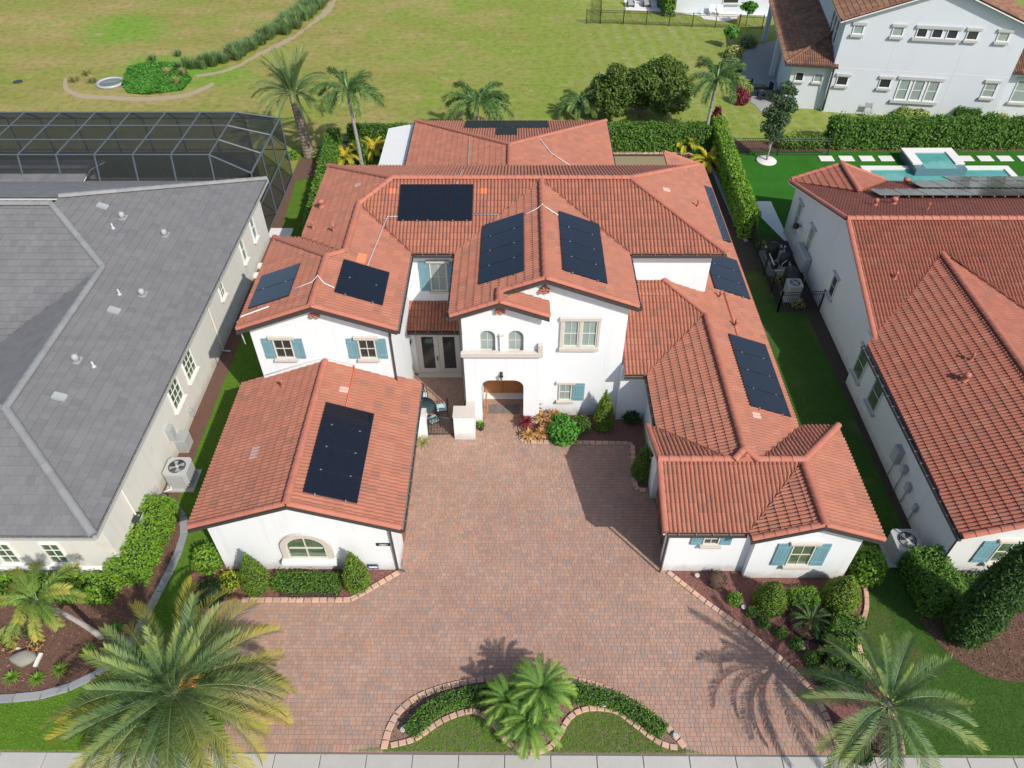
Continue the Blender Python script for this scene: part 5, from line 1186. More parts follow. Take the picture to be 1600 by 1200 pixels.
date = [frond_mesh('frond', 3.6, .15, -1.0, 74, .52, 'date_leaf', seed=k, vee=.5, wid=.0125, droop=.12, twist=tw_) for k, tw_ in ((1, .5), (2, -.5), (3, 0))]
date_up = [frond_mesh('frond', 2.9, .2, -.25, 80, .46, 'sylv_leaf', seed=k, vee=.6, wid=.013, droop=.05) for k in (4, 5)]
sylv = [frond_mesh('frond', 2.8, .2, -1.15, 70, .42, 'sylv_leaf', seed=k, vee=.55, wid=.0115, droop=.15, twist=tw_) for k, tw_ in ((6, .5), (7, -.5), (8, 0))]
fox = [frond_mesh('frond', 2.5, .3, -1.5, 130, .42, 'fox_leaf', plume=True, seed=k, wid=.022, droop=.3, twist=tw_) for k, tw_ in ((9, .3), (10, -.3))]
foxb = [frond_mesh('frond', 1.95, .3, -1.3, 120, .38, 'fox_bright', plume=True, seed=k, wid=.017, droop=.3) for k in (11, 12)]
pyg = [frond_mesh('frond', 1.35, .3, -1.3, 60, .24, 'pygmy_leaf', seed=k, vee=.4, wid=.0075, droop=.3) for k in (13, 14)]
gold = [frond_mesh('frond', 1.5, .3, -1.1, 34, .42, 'yellow_leaf', seed=k, vee=.4, wid=.022, droop=.3) for k in (15, 16)]
cyc = [frond_mesh('frond', .75, .3, -.7, 40, .13, 'hedge_dark', seed=k, vee=.5, wid=.008, droop=.1) for k in (17, 18)]

dead = [frond_mesh('frond', 3.2, .0, -1.0, 60, .4, 'dead_leaf', seed=19, vee=.1, wid=.013, droop=.5)]
# big date palm lower left
c0 = at(268, 1078, 4.3)
big, top = palm('date_palm', 'huge date palm with yellow tipped fronds filling the lower left corner', 'palm', (c0[0], c0[1]), 4.2, None, .3,
    date+date_up+dead, [(8, 1.25, .62, [3, 4]), (10, .95, .78, [3, 4]), (16, .55, .9, [3, 4, 3, 0]), (26, .22, .93, [0, 1, 2]), (30, -.06, .93, [0, 1, 2]), (14, -.3, .95, [0, 1, 2]), (5, -.55, .85, [5])], 0, seed=3, tw=.8)
for k in range(7):
    a = .2+k*.45; mb = MB(); rd = random.Random(k)
    for q in range(14):
        b_ = a+rd.uniform(-.35, .35); L = rd.uniform(.6, 1.0); mb.tube([top+Vector((.2*math.cos(a), .2*math.sin(a), .05)), top+Vector((L*.7*math.cos(b_), L*.7*math.sin(b_), .3)), top+Vector((L*math.cos(b_), L*math.sin(b_), .12))], .014, 3)
    mb.build('date_stalk', M['fruit'], big)
c1 = at(1390, 1098, 3.1)
palm('date_palm', 'silvery date palm standing on the edging at lower right', 'palm', c1, 3.0, None, .24, sylv+date_up, [(5, 1.2, .55, [3, 4]), (6, .9, .8, [3, 4]), (9, .45, .95, [0, 1, 2]), (11, .12, 1.0, [0, 1, 2]), (6, -.2, .95, [0, 1, 2])], 0, seed=8, tw=.6)
cb = at(483, 245)
palm('date_palm', 'tall rear date palm with thick criss-cross trunk beside the screen enclosure', 'palm', cb, 4.6, None, .33, sylv+date_up, [(16, 1.05, 1.0, [3, 4]), (14, .6, 1.0, [0, 1, 2]), (12, .2, 1.0, [0, 1, 2]), (4, -.4, .85, [0])], 0, lean=(-.25, .1), seed=5, tw=.6)
FXG = 'foxtail palms of the back gardens'
for (px, py, lab, h, sd, ln) in ((566, 262, 'foxtail palm with slim grey trunk left of the rear wing roof', 5.6, 2, (-.2, -.1)), (1098, 232, 'foxtail palm with pale slim trunk right of the rear hedge', 5.0, 4, (.15, .2))):
    p = at(px, py); t, tp = palm('foxtail_palm', lab, 'palm', p, h, None, .13, fox, [(2, 1.0, .85, [0, 1]), (5, .5, 1, [0, 1]), (7, .15, 1.05, [0, 1])], 0, lean=ln, group=FXG, trunkm='bark_grey', seed=sd)
    MB().tube([tp-Vector((0, 0, .1)), tp+Vector((0, 0, .75))], .09, 8, r1=.05).build('crownshaft', M['cane'], t)
    MB().tube([tp+Vector((0, 0, .6)), tp+Vector((.1, 0, 2.1))], .03, 5, r1=.006).build('spear_leaf', M['cane'], t)
p = at(748, 215); t, tp = palm('foxtail_palm', 'low drooping palm half hidden behind the rear roof panels', 'palm', (p[0], p[1]), 2.7, None, .12, fox, [(5, .7, 1.1, [0, 1]), (12, .25, 1.15, [0, 1])], 0, group=FXG, trunkm='bark_grey', seed=9)
p = at(907, 196); t, tp = palm('foxtail_palm', 'short dense palm left of the big round shrubs behind the rear roof', 'palm', (p[0], p[1]+1.5), 1.2, None, .12, fox, [(4, .8, .8, [0, 1]), (8, .4, .8, [0, 1]), (7, .1, .8, [0, 1])], 0, group=FXG, trunkm='bark_grey', seed=11)
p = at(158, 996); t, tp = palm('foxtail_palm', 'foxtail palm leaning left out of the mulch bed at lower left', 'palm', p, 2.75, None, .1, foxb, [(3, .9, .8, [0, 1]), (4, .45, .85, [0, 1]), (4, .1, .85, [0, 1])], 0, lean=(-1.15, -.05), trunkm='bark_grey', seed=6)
for i, (px, py, h, s_, lab) in enumerate(((796, 1098, 1.1, .74, 'leftmost stem of the feathery palm clump on the island'), (846, 1078, 1.5, .85, 'tallest feathery palm at the back of the island clump'), (828, 1128, 1.15, .85, 'front feathery palm of the island clump, over the edging'))):
    p = at(px, py, h); palm('pygmy_palm', lab, 'palm', p, h, None, .06, pyg, [(10, 1.0, s_, [0, 1]), (14, .65, s_*1.05, [0, 1]), (16, .3, s_*1.05, [0, 1]), (12, -.05, s_, [0, 1])], 0, group='pygmy date palms on the island', seed=20+i, tw=.5)
GC = 'golden leaved palms in the back yard'
for i, (px, py, lab) in enumerate(((541, 258, 'golden yellow palm clump at the left end of the back yard'), (586, 243, 'golden yellow potted palm beside the white patio cover'), (1068, 232, 'golden orange palm clump before the rear hedge'), (1104, 262, 'golden yellow palm at the corner of the right garden hedge'))):
    palm('golden_palm', lab, 'palm', at(px, py), .5, None, .05, gold, [(4, .9, .8, [0, 1]), (7, .45, .9, [0, 1]), (6, .1, .85, [0, 1])], 0, group=GC, seed=30+i)

# ---- trees
def leaf_tree(name, label, cat, loc, trunk_h, blobs, leafm, size, n, group=None, trunk_r=.1, tm='bark'):
    t = thing(name, label, cat, (loc[0], loc[1], 0), group); rd = random.Random(int(abs(loc[0])*100))
    mb = MB(); mb.tube([(0, 0, 0), (.03, 0, trunk_h*.6), (0, .02, trunk_h)], trunk_r, 8, r1=trunk_r*.6)
    for bx_, by, bz, br in blobs: mb.tube([(0, 0, trunk_h*.55), (bx_*.5, by*.5, (trunk_h*.6+bz)*.55), (bx_, by, bz)], trunk_r*.45, 5, r1=.015)
    mb.build('trunk', M[tm], t); P_ = []; N_ = []; tot = sum(b[3]**2 for b in blobs)
    for bx_, by, bz, br in blobs:
        k = int(n*br**2/tot); d = RNG.normal(0, 1, (k, 3)); d /= np.linalg.norm(d, axis=1)[:, None]; r_ = br*(RNG.random(k)**.33)*(1+.22*lump(d[:, 0]*2, d[:, 1]*2, d[:, 2]*2, 3, bx_))
        P_.append(np.array([bx_, by, bz])+d*r_[:, None]*np.array([1, 1, .85])); N_.append(d+np.array([0, 0, .4]))
    foliage(t, np.concatenate(P_), np.concatenate(N_), size, leafm, 'crown', .8, .55); return t
bb = at(1000, 196)
rd = random.Random(4)
leaf_tree('magnolia', 'broad dense dark green tree with two domed tops behind the rear hedge', 'tree', (bb[0]+.1, bb[1]+1.4), 1.0,
    [(1.2, 0, 2.3, 1.75), (-2.0, -.1, 2.0, 1.5), (-.4, .3, 2.2, 1.5)]+[(-.3, 0, 3.0, 1.1)]+[(1.3+1.6*math.cos(a), 1.4*math.sin(a), 2.3+.9*math.sin(a*2.1), 1.0) for a in np.arange(0, 6.2, .8)]+[(-2.0+1.3*math.cos(a), 1.1*math.sin(a), 1.9+.7*math.sin(a*2.3+1), .85) for a in np.arange(0, 6.2, .9)]+[(1.5, 0, 3.9, 1.0), (.7, .2, 3.6, .9), (-2.1, 0, 3.4, .9)], 'magnolia', .12, 30000)
oa = at(1197, 252)
leaf_tree('oak_tree', 'young airy oak growing from a white ring in the turf garden', 'tree', oa, 1.6, [(.1, 0, 2.2, .7), (-.35, .1, 2.6, .6), (.45, .2, 3.1, .65), (.0, 0, 3.7, .7), (.5, -.1, 4.3, .6), (-.3, .3, 4.6, .5), (.9, .2, 3.9, .45), (.2, .1, 5.3, .5), (-.6, 0, 3.6, .45), (.7, .2, 5.0, .4)], 'oak', .09, 5200, trunk_r=.08, tm='bark_grey')
MB().lathe([(.72, 0), (.72, .06), (.68, .1), (.05, .1)], 28, (oa[0], oa[1], .012)).build('tree_ring', M['path_stone']).update_tag()
tag(bpy.data.objects['tree_ring'], 'round white stone ring around the foot of the young oak', 'tree ring')
pp = at(1140, 70)
for i, (px, py, lab, h, s_) in enumerate(((1139, 75, 'small papaya-like tree with bright leaves by the upper patio', 1.3, .8), (1165, 40, 'small bright leafed tree in front of the far fence', 1.6, .95))):
    p = at(px, py); leaf_tree('papaya_tree', lab, 'tree', p, h, [(0, 0, h+.3, .5*s_), (.5*s_, 0, h+.2, .4*s_), (-.5*s_, .1, h+.15, .4*s_), (0, .5*s_, h, .4*s_), (.1, -.5*s_, h, .4*s_)], 'bush_green', .2, 420, group='papaya trees near the far fence', trunk_r=.05)
# cypress lower right
cy = at(1497, 1000)
t = thing('cypress', 'tall dark italian cypress rising out of the mulch at the right edge', 'tree', (cy[0], cy[1], 0))
pf = [(.2, .05), (.5, .5), (.62, 1.3), (.66, 2.4), (.6, 3.8), (.45, 5.2), (.25, 6.3), (.02, 7)]
Pt, Nn = surf_rev(pf, 12500); Pt += Nn*(RNG.normal(0, .06, len(Pt))+.07*lump(Pt[:, 0]*2, Pt[:, 1]*2, Pt[:, 2]*.8, 4))[:, None]
foliage(t, Pt, Nn*.4+np.array([0, 0, .5]), .075, 'hedge_dark', 'crown', .5, .35); MB().lathe([(r_*.88, z) for r_, z in pf], 14).build('inner_twigs', M['core'], t)
MB().tube([(0, 0, 0), (0, 0, 1)], .1, 8).build('trunk', M['bark'], t)

# ---- topiaries and shrubs
def P0(px, py): return at(px, py)
TOP = 'clipped cone topiaries'
for px, py, r_, h, lab in ((405, 918, .52, 2.3, 'clipped cone topiary left of the arched garage window'), (560, 914, .50, 2.25, 'clipped cone topiary right of the arched garage window, by the signs'),
    (941, 668, .47, 2.45, 'tall lime-green cone topiary against the entrance wall'), (1003, 742, .5, 2.0, 'shaded cone topiary beside the right garage wall'),
    (1200, 945, .62, 1.65, 'fat clipped topiary left of the right wing window'), (1310, 940, .68, 1.75, 'fat clipped topiary right of the right wing window')):
    round_shrub('cone_topiary', lab, 'topiary', P0(px, py), cone_prof(r_, h), 'topiary', .038, 800, TOP, rough=.028)
BALL = 'small ball shrubs along the right driveway edging'
for i, (px, py, r_) in enumerate(((1146, 940, .27), (1174, 960, .24), (1193, 977, .24), (1218, 992, .25), (1243, 1010, .25), (1265, 1033, .26), (1281, 1056, .28), (1296, 1076, .3))):
    lab = ['brightest ball shrub, nearest the burgundy bush', 'second ball shrub from the burgundy bush', 'ball shrub at the foot of the fat left topiary', 'fourth ball shrub down the driveway edging', 'ball shrub beside the middle path light', 'ball shrub just below the middle path light', 'ball shrub second from the date palm', 'ball shrub nearest the silvery date palm'][i]
    round_shrub('ball_shrub', lab, 'shrub', P0(px, py), ball_prof(r_, r_*1.8), 'hedge_bright' if i == 0 else 'hedge', .032, 800, BALL, rough=.02)
round_shrub('shrub', 'glossy bright shrub at the left corner of the garage wall', 'shrub', P0(328, 885), ball_prof(.5, 1.1), 'hedge_bright', .06, 420)
round_shrub('shrub', 'small yellow-green mound left of the first topiary', 'shrub', P0(362, 915), ball_prof(.42, .55), 'lime', .045, 600)
round_shrub('shrub', 'dark mound of shrub behind the huge date palm', 'shrub', P0(330, 935), ball_prof(.6, .8), 'hedge_dark', .05, 420)
round_shrub('shrub', 'tall glossy shrub at the outer corner of the right wing', 'shrub', P0(1348, 900), ball_prof(.62, 1.5), 'hedge_bright', .07, 360)
round_shrub('shrub', 'burgundy shrub near the right wing downpipe', 'shrub', P0(1118, 912), ball_prof(.42, .6), 'maroon', .05, 420, core='core_br')
round_shrub('shrub', 'purple tinged low shrub at the lower end of the right bed', 'shrub', P0(1375, 1158), ball_prof(.6, .5), 'maroon', .045, 420, core='core_br')
round_shrub('shrub', 'green low shrub at the street corner of the right bed', 'shrub', P0(1340, 1178), ball_prof(.5, .45), 'hedge_dark', .045, 420)
round_shrub('shrub', 'brown dry mound around the sago palm', 'shrub', P0(1262, 975), ball_prof(.85, .28), 'maroon', .04, 300, core='core_br')
round_shrub('shrub', 'bright green leafy bush in the entrance bed', 'shrub', P0(878, 682), ball_prof(.72, .95), 'bush_green', .11, 240)
round_shrub('shrub', 'small grey-green bush between entrance bush and cone', 'shrub', P0(908, 672), ball_prof(.4, .8), 'hedge', .07, 300)
round_shrub('shrub', 'dark shrub in the shaded nook by the right wing', 'shrub', P0(985, 655), ball_prof(.45, .6), 'hedge_dark', .06, 300)
round_shrub('shrub', 'cream variegated shrub below the triple window of the blue-white house', 'shrub', P0(1408, 186), ball_prof(.75, .8), 'varieg', .11, 200)
round_shrub('shrub', 'second cream variegated shrub merging with its left twin', 'shrub', P0(1436, 187), ball_prof(.7, .75), 'varieg', .11, 200)
round_shrub('shrub', 'small variegated shrub at the far right wing wall', 'shrub', P0(1562, 190), ball_prof(.7, .5), 'varieg', .1, 200)
round_shrub('shrub', 'rounded dark shrub on the patio corner behind the round trees', 'shrub', P0(1168, 72), ball_prof(.8, .8), 'reed', .1, 200)
round_shrub('shrub', 'yellow-tipped shrub at the edge of the grey patio', 'shrub', P0(1145, 90), ball_prof(.8, 1.0), 'varieg', .1, 220)
round_shrub('shrub', 'bluish shrub on the patio edge above the foxtail palm', 'shrub', P0(1140, 112), ball_prof(1.0, 1.1), 'reed', .1, 220)
round_shrub('shrub', 'red-leaved shrub at the lower corner of the grey patio', 'shrub', P0(1158, 162), ball_prof(.6, 1.3), 'red_leaf', .1, 260)
round_shrub('shrub', 'dark red cordyline beside the right garden hedge', 'shrub', P0(1113, 215), ball_prof(.42, 2.4), 'red_leaf', .13, 200)
round_shrub('shrub', 'small yellow shrub by the trunk of the rear date palm', 'shrub', P0(497, 246), ball_prof(.5, .5), 'varieg', .08, 260)
round_shrub('shrub', 'small green shrub beside the screen enclosure', 'shrub', P0(457, 247), ball_prof(.4, .5), 'hedge_bright', .08, 260)
round_shrub('shrub', 'leafy shrub in the corner under the left foxtail palm', 'shrub', P0(560, 248), ball_prof(.9, 1.2), 'hedge', .1, 200)
round_shrub('shrub', 'glossy small shrub under the right foxtail palm', 'shrub', P0(1083, 238), ball_prof(.5, .8), 'bush_green', .1, 220)
for i, (px, py, r_, m_) in enumerate(((52, 990, .26, 'hedge_dark'), (60, 1010, .24, 'croton'), (18, 1012, .3, 'croton'))):
    round_shrub('small_plant', ['small dark green plant in the left mulch bed', 'small bronze croton plant below the dark one', 'bronze croton beside the striped agave'][i], 'plant', P0(px, py), ball_prof(r_, .35), m_, .05, 420)
# hedges
box_hedge('hedge', 'bright clipped box hedge along the cream house side wall', 'hedge', [at(258, 800, 0)[:2], at(205, 915, 0)[:2]], 1.35, 1.15, 'hedge_bright', .06, 420, hv=.04)
box_hedge('hedge', 'long low hedge under the front wall of the cream house', 'hedge', [(-26, 15.1), (-15.4, 15.1)], .9, .75, 'hedge_bright', .055, 380)
box_hedge('hedge', 'low clipped hedge between the two garage topiaries', 'hedge', [at(432, 915), at(535, 917)], .62, .55, 'hedge', .045, 620)
box_hedge('hedge', 'arc shaped low hedge on the forecourt island', 'hedge', smooth(P((642, 1150), (672, 1118), (712, 1098), (770, 1089), (850, 1086), (915, 1090), (965, 1104), (1012, 1130), (1042, 1155))), .5, .5, 'hedge', .04, 620, rough=.03)
box_hedge('hedge', 'small bright hedge under the right wing window', 'hedge', [at(1232, 940), at(1276, 938)], .6, .5, 'hedge_bright', .045, 520)
box_hedge('hedge', 'winding dense hedge at the outer edge of the right bed', 'hedge', smooth(P((1322, 975), (1312, 1005), (1300, 1025), (1318, 1050), (1345, 1062))), 1.0, .75, 'hedge', .05, 460, hv=.1)
box_hedge('hedge', 'big green hedge along the shaded side of the right neighbour', 'hedge', [at(1428, 885), at(1468, 968)], 1.3, 1.35, 'hedge', .06, 420, hv=.04)
box_hedge('hedge', 'clipped hedge across the front of the right neighbour', 'hedge', [(16.4, 15.0), (24, 15.0)], 1.1, .9, 'hedge', .06, 380)
box_hedge('hedge', 'loose dark hedge behind the back yard, right part', 'hedge', [(5.8, 51.6), (13.8, 51.6)], 1.0, 1.9, 'hedge', .09, 240, hv=.04)
box_hedge('hedge', 'low hedge behind the patio cover at the left rear', 'hedge', [(-12.5, 52.6), (-6, 52.6)], .9, 1.4, 'hedge', .09, 220)
box_hedge('hedge', 'tall narrow hedge running back on the left boundary', 'hedge', [(-12.6, 39.2), (-12.9, 45), (-13.3, 51.5)], .85, 1.7, 'hedge', .08, 260, hv=.05)
box_hedge('hedge', 'tall bright hedge dividing the back yards on the right', 'hedge', [(14.2, 39.8), (14.35, 46), (14.6, 53.2)], .85, 1.9, 'hedge_bright', .085, 260, hv=.06)
box_hedge('hedge', 'long leafy hedge behind the pool garden', 'hedge', [(22.7, 52.2), (40, 52.2)], 1.25, 2.0, 'hedge', .1, 220, hv=.08, rough=.09)
box_hedge('hedge', 'young low hedge row in front of the black garden fence', 'hedge', [(19.0, 51.9), (22.6, 52.0)], .5, .8, 'hedge_bright', .09, 180, hv=.2, rough=.09)
box_hedge('hedge', 'clipped hedge hiding the bins beside the blue-white house', 'hedge', [at(1487, 188), at(1528, 189)], 1.0, 1.0, 'hedge', .08, 260)
box_hedge('hedge', 'tall green hedge at the far patio by the top edge', 'hedge', [(15.2, 80), (15.2, 88)], 1.0, 2.0, 'hedge_bright', .12, 120)
box_hedge('hedge', 'thin brown dead hedge strip in front of the garage hedge', 'hedge', [at(440, 929), at(540, 930)], .3, .16, 'maroon', .035, 500, core='core_br', rough=.03)

# ---- strap leaved plants
def strap_plant(name, label, cat, loc, n, L, w_, m_, group=None, spread=1.0, z0=0, seed=0, up=.3):
    t = thing(name, label, cat, (loc[0], loc[1], z0), group); rd = random.Random(seed); V = []; Fq = []
    for i in range(n):
        az = i*2.4+rd.uniform(-.2, .2); el = up+(1.35-up)*(1-i/n)*spread; l = L*rd.uniform(.75, 1.1); q = len(V); pr0 = Vector((0, 0, .03)); d = Vector((math.cos(az)*math.cos(el), math.sin(az)*math.cos(el), math.sin(el))); sdv = Vector((-math.sin(az), math.cos(az), 0))
        for j, f_ in enumerate((0, .35, .7, 1)):
            c = pr0+d*l*f_-Vector((0, 0, l*.35*f_**2.2)); ww = w_*(.6, 1, .8, .05)[j]; V += [c-sdv*ww+Vector((0, 0, ww*.4)), c+sdv*ww+Vector((0, 0, ww*.4))]
        for j in range(3): Fq.append((q+2*j, q+2*j+1, q+2*j+3, q+2*j+2))
    link('leaves', np_mesh('leaves', np.array([tuple(v) for v in V]), np.array(Fq), M[m_]), t)
    return t
strap_plant('agave', 'striped spiky agave cut by the left edge', 'agave', at(2, 1000), 22, .75, .05, 'varieg', seed=1)
FERN = 'bright strappy ferns along the grey curb'
for i, (px, py, lab) in enumerate(((20, 1060, 'bright fern clump nearest the left edge'), (60, 1062, 'bright fern clump second from the left edge'), (95, 1048, 'bright fern clump beside the yellow frond tips'), (140, 1018, 'bright fern clump by the red flower'), (182, 985, 'dark fern clump at the foot of the leaning palm'))):
    strap_plant('fern', lab, 'fern', at(px, py), 60, .42, .022, 'strap' if i < 4 else 'bush_green', FERN, seed=i+3)
strap_plant('bromeliad', 'red flowering bromeliad in the left mulch bed', 'bromeliad', at(162, 1020), 16, .28, .05, 'red_leaf', seed=9, up=.7)
strap_plant('aloe', 'spiky yellowish aloe at the foot of the left garage gutter', 'aloe', at(661, 694), 46, .62, .022, 'spiky', seed=10, up=.1)
t, _ = palm('sago_palm', 'sago palm in the middle of the right bed', 'palm', at(1264, 974), .25, None, .09, cyc, [(8, .7, 1, [0, 1]), (12, .3, 1, [0, 1])], 0, seed=40)
CR_ = 'croton rosettes in the entrance bed'
for i, (px, py, h, m_, lab) in enumerate(((834, 640, 1.15, 'red_leaf', 'dark red rosette, tallest, nearest the arch'), (822, 662, .7, 'red_leaf', 'dark red rosette left of the yellow ones'), (846, 655, .85, 'croton', 'pink and yellow rosette in the middle of the group'),
    (858, 668, .6, 'croton', 'pale rosette next to the green bush'), (826, 682, .35, 'croton', 'low yellow rosette at the bed corner'), (846, 680, .4, 'croton', 'low pink-yellow rosette beside the bed edging'), (866, 652, .9, 'croton', 'rosette at the back by the wall'))):
    x, y = at(px, py, h*.5); t = strap_plant('croton', lab, 'croton', (x, y), 40, .5, .05, m_, CR_, seed=50+i, up=0, z0=h*.6)
    MB().tube([(0, 0, -h*.6), (0, 0, .05)], .025, 5).build('stem', M['bark_grey'], t)

# ---- ornamental grasses in the swale
rd = random.Random(12)
SW = smooth([at(*q) for q in ((300, 108), (340, 100), (375, 84), (410, 66), (440, 50), (465, 32), (485, 16), (497, 0))]); sw = resample(SW, .95); SWI = 0
def tuft(loc, h, r_, m_, lab, n=150, g='grass clumps along the swale', nm='grass_clump'):
    t = thing(nm, lab, 'grass clump', (loc[0], loc[1], 0), g); az = RNG.random(n)*2*math.pi; el = RNG.uniform(.75, 1.5, n); L = h*RNG.uniform(.7, 1.1, n)
    b0 = np.c_[np.cos(az), np.sin(az), az*0]*(RNG.random(n)*r_*.4)[:, None]; d = np.c_[np.cos(az)*np.cos(el), np.sin(az)*np.cos(el), np.sin(el)]; sd_ = np.c_[-np.sin(az), np.cos(az), az*0]*.022
    tip = b0+d*L[:, None]-np.c_[az*0, az*0, L*.12]; mid = b0+d*(L*.5)[:, None]
    V = np.stack([b0-sd_, b0+sd_, mid+sd_*1.2, mid-sd_*1.2, mid-sd_*1.2, mid+sd_*1.2, tip+sd_*.2, tip-sd_*.2], 1).reshape(-1, 3)
    link('blades', np_mesh('blades', V, np.arange(n*8).reshape(-1, 4), M[m_]), t)
for i, (x, y) in enumerate(sw):
    for s_ in (-.85, .1, 1.05):
        if rd.random() < .12: continue
        f_ = i/len(sw); tuft((x+s_+rd.uniform(-.3, .3), y+rd.uniform(-.4, .4)+s_*.5), rd.uniform(1.0, 1.5), .75, 'reed', ['left row','middle row','right row'][[-.85,.1,1.05].index(s_)]+' of the swale grasses, '+('lowest second third fourth fifth sixth seventh eighth ninth tenth eleventh twelfth thirteenth fourteenth fifteenth sixteenth seventeenth eighteenth nineteenth twentieth twenty-first twenty-second twenty-third twenty-fourth twenty-fifth twenty-sixth'.split()[min(i, 24)])+' clump up the slope')
for px, py in ((118, 128), (138, 118), (146, 130), (240, 95), (262, 118), (276, 132), (288, 118), (290, 100), (280, 88)):
    tuft(at(px, py), .8, .4, 'spiky' if px < 150 or py > 115 else 'reed', 'low grass clump by the drain basin, '+{118:'farthest left',138:'left of the basin ring',146:'just above the basin ring',240:'behind the green cover on the left',262:'among the green cover, upper one',276:'at the front edge of the green cover',288:'at the right edge of the green cover',290:'behind the green cover on the right',280:'behind the green cover, farthest back'}[px], 90, 'low grass clumps around the drain basin')
sheet('sand_path', SW_ := [(x+.1*math.sin(i*1.7)+.15*math.sin(i*.3), y) for i, (x, y) in enumerate(off(SW, -1.5))]+[(x+.1*math.sin(i*2.3+1)+.15*math.sin(i*.41), y) for i, (x, y) in enumerate(off(SW, -2.1))][::-1], .006, M['sand'], 'bare sandy strip beside the swale')
sheet('sand_path', smooth(P((105, 122), (108, 138), (130, 147), (175, 150), (230, 152), (290, 146), (330, 130), (330, 136), (290, 152), (230, 158), (170, 156), (125, 153), (100, 140), (100, 122))), .008, M['sand'], 'bare sandy rim around the drain basin')
bs = [at(px, py) for px, py in ((192, 132), (200, 108), (240, 98), (285, 103), (300, 125), (285, 142), (230, 149), (200, 146))]
t = thing('ground_cover', 'vivid green ground cover in the drain basin', 'ground cover', (*at(240, 125), 0), world=True)
n = 9000; bp_ = np.array(bs); lo, hi = bp_.min(0), bp_.max(0); q = RNG.random((n*2, 2))*(hi-lo)+lo; q = q[inside(q, bs)][:n]
o = foliage(t, np.c_[q, RNG.random(len(q))*.22+.05*np.sin(q[:, 0]*2)], np.tile([0, 0, 1.], (len(q), 1)), .14, 'bush_green', 'leaves'); o['kind'] = 'stuff'
dx, dy = at(173, 131)
t = thing('drain_basin', 'round pale concrete drain basin with water in the field', 'drain', (dx, dy, 0))
MB().lathe([(1.15, 0), (1.15, .18), (.95, .2), (.95, .06), (.05, .06)], 28).build('concrete_ring', M['conduit_grey'], t); MB().lathe([(.93, .06), (.93, .1), (.02, .1)], 24).build('water', M['water_green'], t)
dx, dy = at(28, 128); o = MB().lathe([(.38, 0), (.38, .05), (.3, .07), (.02, .07)], 20, (dx, dy, 0)).build('manhole_cover', M['rail_dark']); tag(o, 'small dark manhole cover lying in the field', 'manhole cover')

# ---- lawn blades and chips
def blades(name, poly, n, h, m_, z=.01, holes=()):
    poly = [tuple(p) for p in poly]; a = np.array(poly); lo, hi = a.min(0), a.max(0); q = RNG.random((int(n*2.2), 2))*(hi-lo)+lo; q = q[inside(q, poly)]
    for hh in holes: q = q[~inside(q, hh)]
    q = q[:n]; n = len(q); az = RNG.random(n)*2*math.pi; L = h*RNG.uniform(.6, 1.3, n); d = np.c_[np.cos(az)*.5, np.sin(az)*.5, np.ones(n)*.8]*L[:, None]; sd_ = np.c_[-np.sin(az), np.cos(az), az*0]*.009
    b0 = np.c_[q, np.full(n, z)]; V = np.stack([b0-sd_, b0+sd_, b0+d], 1).reshape(-1, 3); o = link(name, np_mesh(name, V, np.arange(n*3).reshape(-1, 3), M[m_]))
    o['kind'] = 'stuff'; o['category'] = 'grass'; return o
IL1 = IO[:2]+II[:]+IO[-2:]
LAWN_I = II+[(6.2, 9.3), (-5.6, 9.3)]
blades('lawn_grass', LAWN_I, 26000, .07, 'blade', .02)['label'] = 'tufty grass blades on the forecourt island'
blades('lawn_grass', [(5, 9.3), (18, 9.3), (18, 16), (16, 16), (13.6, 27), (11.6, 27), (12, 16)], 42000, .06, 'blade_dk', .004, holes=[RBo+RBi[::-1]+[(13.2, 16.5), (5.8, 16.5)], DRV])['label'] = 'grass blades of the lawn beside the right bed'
blades('lawn_grass', P((0, 1100), (60, 1095), (120, 1075), (170, 1045), (250, 940), (290, 900), (340, 940), (350, 1187), (0, 1185)), 30000, .06, 'blade', .008)['label'] = 'grass blades of the lawn at lower left'
blades('lawn_grass', [(-14.6, 17), (-11.8, 17), (-10.4, 23), (-10.4, 40), (-14.4, 40)], 26000, .06, 'blade', .004)['label'] = 'grass blades of the narrow left side lawn'
def chips(name, poly, n, m_, z, lab, s_=.03):
    poly = [tuple(p) for p in poly]; a = np.array(poly); lo, hi = a.min(0), a.max(0); q = RNG.random((int(n*2.5), 2))*(hi-lo)+lo; q = q[inside(q, poly)][:n]
    V, Fc = leaf_quads(np.c_[q, np.full(len(q), z+.012)], np.tile([0, 0, 1.], (len(q), 1)), s_, .5, .6); o = link(name, np_mesh(name, V, Fc, M[m_])); tag(o, lab, 'mulch', kind='stuff')
chips('bark_chips', LB+P((-10, 880), (200, 870)), 9000, 'chip', .02, 'bark chips strewn over the left mulch bed')
chips('rock_chips', RBo+RBi[::-1]+[(13.2, 16.5), (5.8, 16.5)], 9000, 'chip_red', .02, 'red rock chips of the right bed', .025)
chips('rock_chips', IO+II[::-1], 5000, 'chip_red', .024, 'red rock chips of the island bed', .025)
chips('rock_chips', P((300, 870), (300, 940))+FB+[(-4.7, 16.3), (-12.4, 16.3)], 3500, 'chip_red', .02, 'red rock chips below the garage wall', .025)
chips('bark_chips', smooth(P((1430, 960), (1470, 1010), (1510, 1040), (1560, 1062), (1660, 1070)))+P((1660, 930), (1480, 900)), 5000, 'chip', .02, 'bark chips round the tall cypress')
chips('rock_chips', [at(816, 690), at(986, 693), at(994, 764), (5.8, 20.4), (5.9, 25.2), (.4, 25.2)], 2500, 'chip_red', .02, 'red rock chips of the entrance bed', .025)
